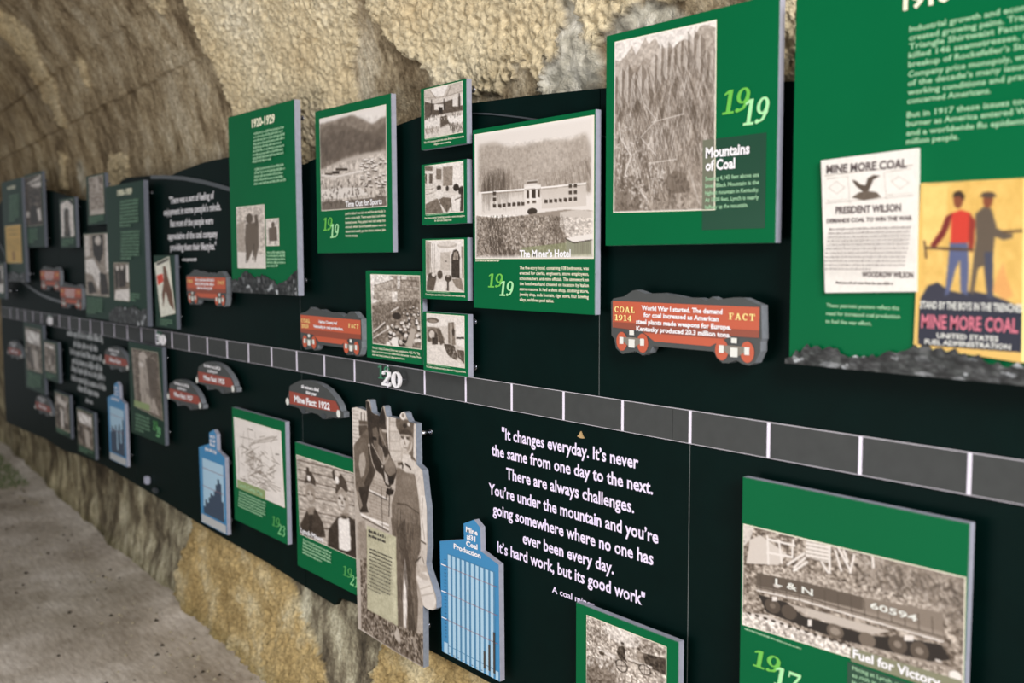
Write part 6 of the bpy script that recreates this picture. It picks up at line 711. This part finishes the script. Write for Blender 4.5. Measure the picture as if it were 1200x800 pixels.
# --- lower left panels
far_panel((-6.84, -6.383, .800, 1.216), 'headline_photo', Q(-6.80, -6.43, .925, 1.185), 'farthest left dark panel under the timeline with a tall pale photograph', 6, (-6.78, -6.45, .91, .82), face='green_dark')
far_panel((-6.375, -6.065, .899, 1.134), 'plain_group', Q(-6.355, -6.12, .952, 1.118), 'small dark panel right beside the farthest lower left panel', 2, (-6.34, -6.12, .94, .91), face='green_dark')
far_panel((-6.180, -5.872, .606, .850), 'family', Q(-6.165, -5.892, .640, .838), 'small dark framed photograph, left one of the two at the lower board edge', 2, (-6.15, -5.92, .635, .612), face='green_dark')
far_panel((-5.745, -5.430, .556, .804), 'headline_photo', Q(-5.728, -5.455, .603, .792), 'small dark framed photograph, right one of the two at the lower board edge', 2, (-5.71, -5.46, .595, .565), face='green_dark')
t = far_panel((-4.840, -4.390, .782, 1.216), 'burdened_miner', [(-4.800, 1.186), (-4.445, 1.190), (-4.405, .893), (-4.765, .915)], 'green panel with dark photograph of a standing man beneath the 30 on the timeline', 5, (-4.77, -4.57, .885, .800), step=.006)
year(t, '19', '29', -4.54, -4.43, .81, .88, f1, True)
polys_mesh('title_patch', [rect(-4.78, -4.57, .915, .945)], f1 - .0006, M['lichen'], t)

# --- decade panels: tall, with a printed ridge of coal along the foot
DF = -.062; d1 = DF - .0012; d2 = DF - .0018
def coal_ops(seed):
    r = random.Random(seed); o = [('B', (.16, .17, .17))]
    for _ in range(130):
        x, y, s = r.random(), r.random(), r.uniform(.02, .06); g = r.choice((.05, .1, .15, .22, .35, .5, .75)) if r.random() < .55 else r.choice((.02, .08, .15)); a = r.uniform(0, 6.28)
        o.append(('P', (g * .95 + .05, g * .97 + .05, g + .05), .85, [(x + s * math.cos(a + k * 1.5) * r.uniform(.4, 1), y + 4 * s * math.sin(a + k * 1.5) * r.uniform(.4, 1)) for k in range(4)]))
    o.append(('N', .25, 60, 14, seed, None)); return o
def coal(t, x0, x1, z0, tops, y, seed, step):
    r = random.Random(seed); top = []; n = len(tops)
    for j in range(n * 6):
        u = j / (n * 6 - 1); top.append((x0 + (x1 - x0) * u, float(np.interp(u * (n - 1), range(n), tops)) + r.uniform(-.006, .006)))
    ol = [(x0, z0), (x1, z0)] + top[::-1]
    prism('coal_ridge_sheet', [(x, z) for x, z in ol], y - .0028, y, M['charcoal'], t)
    painted_shape('coal_ridge', ol, coal_ops(seed), (x0, x1, z0, max(p[1] for p in top) + .002), y - .0032, t, step)
def decade(x0, x1, z0, z1, label, title, tx, tz, **kw):
    t = panel(x0, x1, z0, z1, label, name='decade_sign', group=None, fr=DF, th=.022, **kw)
    if title: letters('panel_title', [(title, tx[0], tx[1], tz[0], tz[1] - tz[0])], d1, M['cream'], t, .04)
    return t
t = decade(-3.583, -3.050, 1.480, 2.121, 'tall green 1920-1929 decade panel with small photographs standing taller than the backboard', '1920-1929', (-3.376, -3.194), (2.063, 2.090))
fine_print('body_text', -3.362, -3.112, 2.045, 1.935, 9, d1, M['mint'], t, 41, ragged=.1); fine_print('body_text', -3.362, -3.112, 1.922, 1.858, 5, d1, M['mint'], t, 42, ragged=.1, last=1)
picture('photograph', 'burro_boy', Q(-3.526, -3.291, 1.570, 1.790), d1, t, .006, .0024); picture('photograph', 'boy_goat', Q(-3.281, -3.181, 1.648, 1.739), d1, t, .005, .0024)
fine_print('caption', -3.277, -3.129, 1.630, 1.572, 5, d1, M['mint'], t, 43)
coal(t, -3.583, -3.050, 1.480, [1.525, 1.53, 1.56, 1.535, 1.545, 1.53, 1.515, 1.535, 1.56], d1, 3, .004)
t = decade(-5.045, -4.512, 1.303, 1.951, 'tall dark green 1930-1939 decade panel second in height from the left group', '1930-1939', (-4.866, -4.662), (1.899, 1.925), face='green_dark')
fine_print('body_text', -4.832, -4.574, 1.876, 1.75, 8, d1, M['mint_dim'], t, 44); fine_print('body_text', -4.832, -4.574, 1.735, 1.60, 9, d1, M['mint_dim'], t, 45)
picture('photograph', 'group_white', Q(-4.962, -4.747, 1.410, 1.586), d1, t, .008, .003); fine_print('caption', -4.735, -4.60, 1.45, 1.41, 3, d1, M['mint_dim'], t, 46)
coal(t, -5.045, -4.512, 1.303, [1.34, 1.37, 1.385, 1.375, 1.39, 1.37, 1.38], d1, 5, .006)
t = decade(-7.185, -6.655, 1.466, 2.100, 'farthest tall dark decade panel at left edge with a yellow newspaper clipping', None, None, None, face='green_dark')
fine_print('panel_title', -7.02, -6.80, 2.07, 2.035, 1, d1, M['cream'], t, 50, last=1); fine_print('body_text', -6.99, -6.73, 2.01, 1.84, 9, d1, M['mint_dim'], t, 51)
picture('newspaper_clipping', 'old_newspaper', Q(-7.125, -6.725, 1.584, 1.818), d1, t, .012, .004)
coal(t, -7.185, -6.655, 1.466, [1.50, 1.52, 1.53, 1.51, 1.53], d1, 6, .008)
# the nearest one, cut by the frame
t = decade(-1.110, -.575, 1.409, 2.066, 'largest green decade panel at right edge with white notice and yellow poster', '1910-1919', (-.903, -.722), (1.999, 2.026))
yt = [1.962, 1.948, 1.9345, 1.9205, 1.906, 1.8905, 1.8765, 1.862, 1.848, 1.826, 1.812, 1.797, 1.7835]
txt = [('Industrial growth and economic growth', -.62), ('created growing pains. Tragedy at the', -.635), ('Triangle Shirtwaist Factory, which', -.64), ('killed 146 seamstresses, and the', -.655), ('breakup of Rockefeller\u2019s Standard Oil', -.64), ('Company price monopoly, were two', -.66), ('of the decade\u2019s many issues with', -.66), ('working conditions and practices that', -.64), ('concerned Americans.', -.755), ('But in 1917 these issues took a back', -.64), ('burner as America entered World War', -.64), ('and a worldwide flu epidemic killed', -.655), ('million people.', -.803)]
letters('body_text', [(s, -.891, x1, z, .0088) for (s, x1), z in zip(txt, yt)], d1, M['mint'], t, .014)
letters('caption', [('These patriotic posters reflect the', -1.033, -.895, 1.514, .0065), ('need for increased coal production', -1.033, -.893, 1.500, .0065), ('to fuel the war effort.', -1.034, -.945, 1.486, .0065)], d1, M['mint'], t, .012)
yn = DF - .008
n_ol = [(-1.046, 1.769), (-.867, 1.775), (-.861, 1.545), (-1.032, 1.539)]
prism('notice_sheet', n_ol[::-1], yn, DF - .0003, M['lightgrey'], t)
picture('war_notice', 'notice_print', [(-1.0455, 1.7685), (-.8675, 1.7745), (-.8615, 1.5455), (-1.0315, 1.5395)], yn - .0006, t, .0014, frame=False)
letters('notice_lettering', [('MINE MORE COAL', -1.034, -.884, 1.7455, .0135), ('PRESIDENT WILSON', -1.014, -.892, 1.6755, .0115), ('DEMANDS COAL TO WIN THE WAR', -1.031, -.872, 1.6605, .0068), ('WOODROW WILSON', -.960, -.867, 1.5675, .0088)], yn - .0012, M['ink'], t, .035)
fine_print('notice_text', -1.026, -.872, 1.653, 1.578, 11, yn - .0012, M['ink_faint'], t, 61, weight=.32); fine_print('notice_text', -1.01, -.90, 1.560, 1.554, 1, yn - .0012, M['ink'], t, 62, last=1, weight=.5)
yp = DF - .0045
prism('poster_sheet', [(-.866, 1.455), (-.640, 1.440), (-.640, 1.716), (-.862, 1.719)], yp, DF - .0003, M['yellow'], t)
picture('war_poster', 'worker_poster', [(-.861, 1.7185), (-.699, 1.7165), (-.693, 1.4425), (-.865, 1.458)], yp - .0006, t, .0013, frame=False)
letters('poster_lettering', [('STAND BY THE BOYS IN THE TRENCHES', -.856, -.694, 1.5185, .0115)], yp - .0012, M['lightgrey'], t, .02)
letters('poster_lettering', [('UNITED STATES', -.826, -.728, 1.4725, .0075), ('FUEL ADMINISTRATION', -.846, -.709, 1.4615, .0075)], yp - .0012, M['lightgrey'], t, .02)
letters('poster_headline', [('MINE MORE COAL', -.853, -.699, 1.4875, .0205)], yp - .0012, M['pink'], t, .025)
coal(t, -1.113, -.575, 1.409, [1.418, 1.444, 1.443, 1.428, 1.44, 1.455, 1.458, 1.448, 1.44, 1.436, 1.436, 1.44], yp, 9, .0022)

# ------------------------------------------------------------------ man and mule cut-out
mx, mz = -2.708, .44; MF = -.062
OUT = [(0.003,0.704),(0.03,0.71),(0.09,0.706),(0.088,0.736),(0.098,0.741),(0.111,0.74),(0.122,0.706),(0.131,0.702),(0.151,0.701),(0.166,0.699),(0.181,0.727),(0.187,0.732),(0.195,0.729),(0.202,0.703),(0.277,0.703),(0.275,0.713),(0.284,0.722),(0.296,0.727),(0.307,0.724),(0.313,0.713),(0.324,0.702),(0.36,0.7),(0.361,0.585),(0.37,0.581),(0.39,0.573),(0.395,0.547),(0.401,0.508),(0.41,0.47),(0.412,0.361),(0.407,0.327),(0.404,0.311),(0.412,0.29),(0.438,0.252),(0.453,0.226),(0.453,0.196),(0.437,0.186),(0.411,0.181),(0.395,0.183),(0.386,0.186),(0.384,0.003),(0.349,0.004),(0.24,0.004),(0.132,0.009),(0.02,0.012)]
OUT = [(mx + a, mz + b) for a, b in OUT][::-1]
t = root('cutout_sign', (-2.5, YB, .44), 'tall sepia cutout panel of a miner in overalls holding a lunch pail beside a mule', 'cutout')
bm = bmesh.new(); prism_bm(bm, OUT, MF, MF + .019); bm_obj('panel_board', bm, M['cut_edge'], t)
painted_shape('photograph', OUT, 'miner_horse', (mx, mx + .458, mz, mz + .745), MF - .0006, t, .0022)
standoffs(t, [(mx + .35, mz + .67), (mx + .05, mz + .66), (mx + .05, mz + .10), (mx + .33, mz + .10)], MF + .019)
fine_print('panel_title', -2.616, -2.515, .785, .758, 2, MF - .0014, M['ink_dark'], t, 71, last=1)
fine_print('body_text', -2.610, -2.480, .730, .600, 12, MF - .0014, M['ink_dark'], t, 72, weight=.33, last=.6)

# ------------------------------------------------------------------ coal production charts
SIG = [(0,.315),(.114,.345),(.113,.388),(.160,.408),(.187,.392),(.189,.329),(.265,.311),(.270,.003),(.017,0)]
def chart(x0, z0, label, big):
    t = root('production_chart', (x0 + .13, YB, z0), label, 'chart', 'blue mine-shaped coal production charts')
    P = lambda a, b: (x0 + a, z0 + b)
    ol = [P(.006, .003), P(.268, .003), P(.265, .311), P(.189, .330), P(.187, .392), P(.160, .408), P(.113, .388), P(.114, .345), P(.0, .315)]
    prism('chart_board', ol, FR, FR + .016, M['blue'], t, M['edge'])
    standoffs(t, [P(.05, .05), P(.225, .05), P(.05, .28), P(.225, .28)], FR + .016)
    if big:
        letters('chart_title', [('Mine', x0 + .125, x0 + .177, z0 + .369, .0135), ('#31', x0 + .128, x0 + .167, z0 + .350, .0135), ('Coal', x0 + .125, x0 + .176, z0 + .331, .0135), ('Production', x0 + .068, x0 + .190, z0 + .3105, .0135)], f1, M['white'], t, .035)
        polys_mesh('chart_field', [rect(x0 + .038, x0 + .250, z0 + .010, z0 + .289)], FR - .0006, M['blue_deep'], t)
        for i in range(10):
            a = x0 + .040 + i * .0212; polys_mesh('chart_bar', [rect(a, a + .0125, z0 + .03, z0 + .287)], f1, M['bar'], t)
        polys_mesh('chart_base', [rect(x0 + .018, x0 + .036, z0 + .004, z0 + .035)] + [rect(x0 + .040 + i * .0212, x0 + .0525 + i * .0212, z0 + .004, z0 + .028) for i in range(11)], f1, M['bar'], t)
        for a, h in ((.2045, .052), (.2255, .078), (.2465, .122)): polys_mesh('chart_dark_bar', [rect(x0 + a - .004, x0 + a + .004, z0 + .018, z0 + .018 + h * .9)], f2, M['ink_dark'], t)
        polys_mesh('chart_dark_bar', [rect(x0 + .0415 + i * .0212, x0 + .0475 + i * .0212, z0 + .008, z0 + .010) for i in range(8)], f2, M['navy'], t)
        for z in (.251, .176, .101): polys_mesh('grid_line', [rect(x0 + .03, x0 + .262, z0 + z, z0 + z + .0014)], f2, M['barline'], t); polys_mesh('grid_tick', [rect(x0 + .008, x0 + .034, z0 + z, z0 + z + .0028)], f2, M['white'], t)
        polys_mesh('scale_mark', [rect(x0 + .022, x0 + .030, z0 + .05 + .0095 * i, z0 + .0515 + .0095 * i) for i in range(24)], f1, M['navy'], t)
    else:
        polys_mesh('chart_field', [rect(x0 + .036, x0 + .248, z0 + .062, z0 + .276)], FR - .0006, M['bar'], t)
        r = random.Random(int(-x0 * 10)); hs = [.03, .06, .05, .075, .095, .09, .11, .14, .165, .15, .08] if x0 > -4.5 else [.10, .13, .12, .11, .14, .02, .12, .15, .06, .13, .18]
        polys_mesh('chart_dark_bar', [rect(x0 + .038 + i * .0187, x0 + .0567 + i * .0187, z0 + .048, z0 + .048 + h) for i, h in enumerate(hs)], f1, M['navy'], t)
        polys_mesh('chart_base', [rect(x0 + .012, x0 + .262, z0 + .006, z0 + .040)], f1, M['silver'], t)
        fine_print('chart_title', x0 + .122, x0 + .178, z0 + .385, z0 + .335, 3, f1, M['white'], t, 5, last=1); fine_print('chart_title', x0 + .07, x0 + .19, z0 + .328, z0 + .308, 1, f1, M['white'], t, 6, last=1)
        for z in (.235, .16): polys_mesh('grid_line', [rect(x0 + .03, x0 + .255, z0 + z, z0 + z + .0018)], f2, M['barline'], t)
chart(-2.261, .506, 'largest blue coal production chart reading Mine 31, right of the miner cutout', True)
chart(-4.000, .518, 'middle blue production chart with a rising dark bar graph, left of the mine map panel', False)
chart(-5.190, .598, 'farthest and smallest blue production chart, left of the dark standing man photograph', False)

# ------------------------------------------------------------------ rust coal hopper cars
C14 = [(-1.589,1.506),(-1.581,1.513),(-1.550,1.518),(-1.524,1.531),(-1.513,1.533),(-1.485,1.526),(-1.441,1.528),(-1.406,1.525),(-1.372,1.520),(-1.339,1.521),(-1.319,1.517),(-1.305,1.524),(-1.291,1.519),(-1.253,1.524),(-1.226,1.524),(-1.200,1.515),(-1.186,1.511),(-1.183,1.448),(-1.186,1.442),(-1.186,1.424),(-1.198,1.401),(-1.213,1.395),(-1.228,1.397),(-1.243,1.403),(-1.262,1.396),(-1.277,1.395),(-1.291,1.404),(-1.299,1.416),(-1.463,1.416),(-1.473,1.401),(-1.493,1.394),(-1.514,1.402),(-1.535,1.397),(-1.554,1.393),(-1.573,1.404),(-1.578,1.424),(-1.587,1.432)]
C14 = [(a + 1.589, b - 1.393) for a, b in C14][::-1]
def hopper(x0, z0, label, words, yr, top=None):
    t = root('coal_car_plaque', (x0 + .2, YB, z0), label, 'plaque', 'rust red coal car fact plaques')
    P = lambda pts: [(x0 + a, z0 + b) for a, b in pts]
    ol = P(top or C14); F0 = -.046
    bm = bmesh.new(); prism_bm(bm, ol, F0, F0 + .02)
    for f in bm.faces: f.material_index = 0 if f.normal.y < -.7 else 1
    bm_obj('car_board', bm, [M['charcoal'], M['car_edge']], t)
    standoffs(t, P([(.09, .05), (.31, .05)]), F0 + .02)
    a1 = F0 - .0007; a2 = F0 - .0013; a3 = F0 - .0019; a4 = F0 - .0025
    polys_mesh('car_body', [P([(.006, .0565), (.093, .0535), (.131, .033), (.281, .033), (.333, .056), (.400, .0565), (.400, .1145), (.006, .1145)])], a1, M['rust'], t)
    polys_mesh('car_stripe', [P([(.008, .0565), (.093, .0535), (.100, .050), (.320, .050), (.333, .056), (.400, .0565), (.400, .0705), (.008, .0685)])], a2, M['rust_dark'], t)
    for cx in (.035, .097, .311, .373): polys_mesh('wheel', [P(ellipse(cx, .0275, .0165, .0205))], a2, M['rust'], t)
    for cx in (.066, .342):
        tf = polys_mesh('truck_frame', [P([(cx - .036, .036), (cx - .008, .038), (cx + .008, .038), (cx + .036, .036), (cx + .024, .026), (cx + .010, .018), (cx - .010, .018), (cx - .024, .026)])], a3, M['grey'], t)
        polys_mesh('journal_box', [P(rect(cx - .037, cx - .025, .022, .037)), P(rect(cx + .025, cx + .037, .022, .037)), P(rect(cx - .009, cx + .009, .016, .034)), P(rect(cx - .007, cx + .007, .043, .053))], a4, M['lightgrey'], tf)
    for s, a, b, zz, g in [('COAL', .013, .077, .0905, .06), ('FACT', .328, .393, .0885, .1)] + ([(yr, .013, .066, .0725, .06)] if yr else []):
        polys_mesh('car_lettering', slab_fit(s, x0 + a, x0 + b, z0 + zz, .0125, 0, g), a3, M['yellow'], t)
    if words: letters('fact_text', [(s, x0 + a, x0 + b, z0 + zz, .0092) for s, a, b, zz in words], a3, M['white'], t, .035)
    else: fine_print('fact_text', x0 + .10, x0 + .30, z0 + .110, z0 + .062, 3, a3, M['white'], t, 8, centre=True, last=.8)
    return t
hopper(-1.589, 1.393, 'large rust coal car plaque reading COAL 1914 FACT under the mountain panel', [('World War I started. The demand', .094, .312, .098), ('for coal increased as American', .100, .303, .0835), ('steel plants made weapons for Europe.', .078, .334, .0685), ('Kentucky produced 20.3 million tons.', .079, .333, .0535)], '1914')
J = random.Random(2); C20 = [(a, b + (J.uniform(-.006, .008) if b > .122 else 0)) for a, b in C14]
hopper(-3.072, 1.301, 'rust coal car plaque reading COAL 1920 FACT beside the company store panel', [('Harlan County led', .135, .255, .094), ('Kentucky in coal production.', .100, .295, .0775)], '1920', C20)
hopper(-4.079, 1.417, 'rust coal car plaque beneath the upper quotation, left of the 1920-1929 panel', None, None, C20)
hopper(-6.372, 1.424, 'small far rust coal car plaque, upper one of the two near the curved line', None, None, C20)
hopper(-5.965, 1.334, 'small far rust coal car plaque, lower one of the two near the curved line', None, None, C20)

# ------------------------------------------------------------------ domed mine cars
C22 = [(-3.196,1.110),(-3.178,1.131),(-3.168,1.143),(-3.161,1.166),(-3.125,1.180),(-3.083,1.193),(-3.03,1.198),(-2.976,1.198),(-2.930,1.192),(-2.890,1.182),(-2.841,1.159),(-2.814,1.138),(-2.805,1.122),(-2.788,1.118),(-2.788,1.102),(-2.823,1.095),(-2.879,1.093),(-2.907,1.083),(-2.929,1.081),(-2.958,1.092),(-3.038,1.094),(-3.05,1.084),(-3.072,1.083),(-3.095,1.097),(-3.167,1.100)]
C22 = [(a + 3.196, b - 1.081) for a, b in C22][::-1]
def mine_car(x0, z0, label, yr, big):
    t = root('mine_car_plaque', (x0 + .2, YB, z0), label, 'plaque', 'domed mine car fact plaques')
    P = lambda pts: [(x0 + a, z0 + b) for a, b in pts]; F0 = -.045
    bm = bmesh.new(); prism_bm(bm, P(C22), F0, F0 + .02)
    for f in bm.faces: f.material_index = 0 if f.normal.y < -.7 else 1
    bm_obj('car_board', bm, [M['charcoal'], M['car_edge']], t); standoffs(t, P([(.1, .05), (.3, .05)]), F0 + .02)
    polys_mesh('red_band', [P([(.034, .024), (.388, .034), (.374, .054), (.358, .068), (.033, .068)])], F0 - .0007, M['mine_red'], t)
    for cx in (.018, .376): polys_mesh('buffer', [P(ellipse(cx, .030, .0125, .0125))], F0 - .0013, M['lightgrey'], t)
    for cx in (.134, .276): polys_mesh('wheel', [P(ellipse(cx, .010, .017, .009))], F0 - .0013, M['edge_dark'], t)
    a3 = F0 - .0017
    if big: letters('fact_text', [('60 miners died', x0 + .125, x0 + .248, z0 + .088, .011), ('this year', x0 + .158, x0 + .233, z0 + .072, .011), ('Mine Fact: 1922', x0 + .070, x0 + .321, z0 + .036, .021)], a3, M['white'], t, .035)
    else:
        fine_print('fact_text', x0 + .10, x0 + .27, z0 + .105, z0 + .070, 2, a3, M['white'], t, 9, centre=True)
        letters('fact_text', [('Mine Fact: ' + yr if yr else 'Mine Fact', x0 + (.09 if yr else .11), x0 + (.30 if yr else .28), z0 + .040, .018)], a3, M['white'], t, .035)
mine_car(-3.196, 1.081, 'domed mine car plaque reading Mine Fact 1922 above the two miners panel', '', True)
mine_car(-4.014, 1.080, 'domed mine car plaque, upper right of the pair left of the mine map', '1925', False)
mine_car(-4.348, .978, 'domed mine car plaque, lower left of the pair left of the mine map', '1927', False)
mine_car(-5.237, 1.060, 'small far mine car plaque left of the dark standing man photograph', '', False)
mine_car(-6.643, .672, 'small far mine car plaque near the lower edge of the backboard', '', False)
mine_car(-7.300, .962, 'farthest mine car plaque at the left frame edge', '', False)

# ------------------------------------------------------------------ small things on the board
t = root('cable_clip', (-4.70, YB, .55), 'pale plastic cable clip low on the backboard below the domed cars', 'clip')
bm = bmesh.new(); box_bm(bm, -4.742, -4.708, YB - .022, YB, .548, .585, .004); bm_obj('clip_body', bm, M['edge'], t)
bm = bmesh.new(); box_bm(bm, -4.64, -4.60, YB - .02, YB, .524, .548, .005); tag(set_origin(bm_obj('cable_stub', bm, M['edge_dark'])), 'dark rubber stub at the lower board edge beside the pale clip', 'stub')
lf = [(-1.722, 1.186), (-1.712, 1.183), (-1.700, 1.184), (-1.706, 1.190), (-1.711, 1.199), (-1.716, 1.192)]
bm = bmesh.new(); prism_bm(bm, [bp_(*p) for p in lf], YB - .004, YB - .0002); tag(set_origin(bm_obj('dry_leaf', bm, M['tan'])), 'tiny tan leaf scrap stuck above the white quotation', 'leaf')
for o in list(COL.objects):
    if o.type == 'MESH' and o.data.materials and not o.data.materials[0]: o.data.materials.clear()
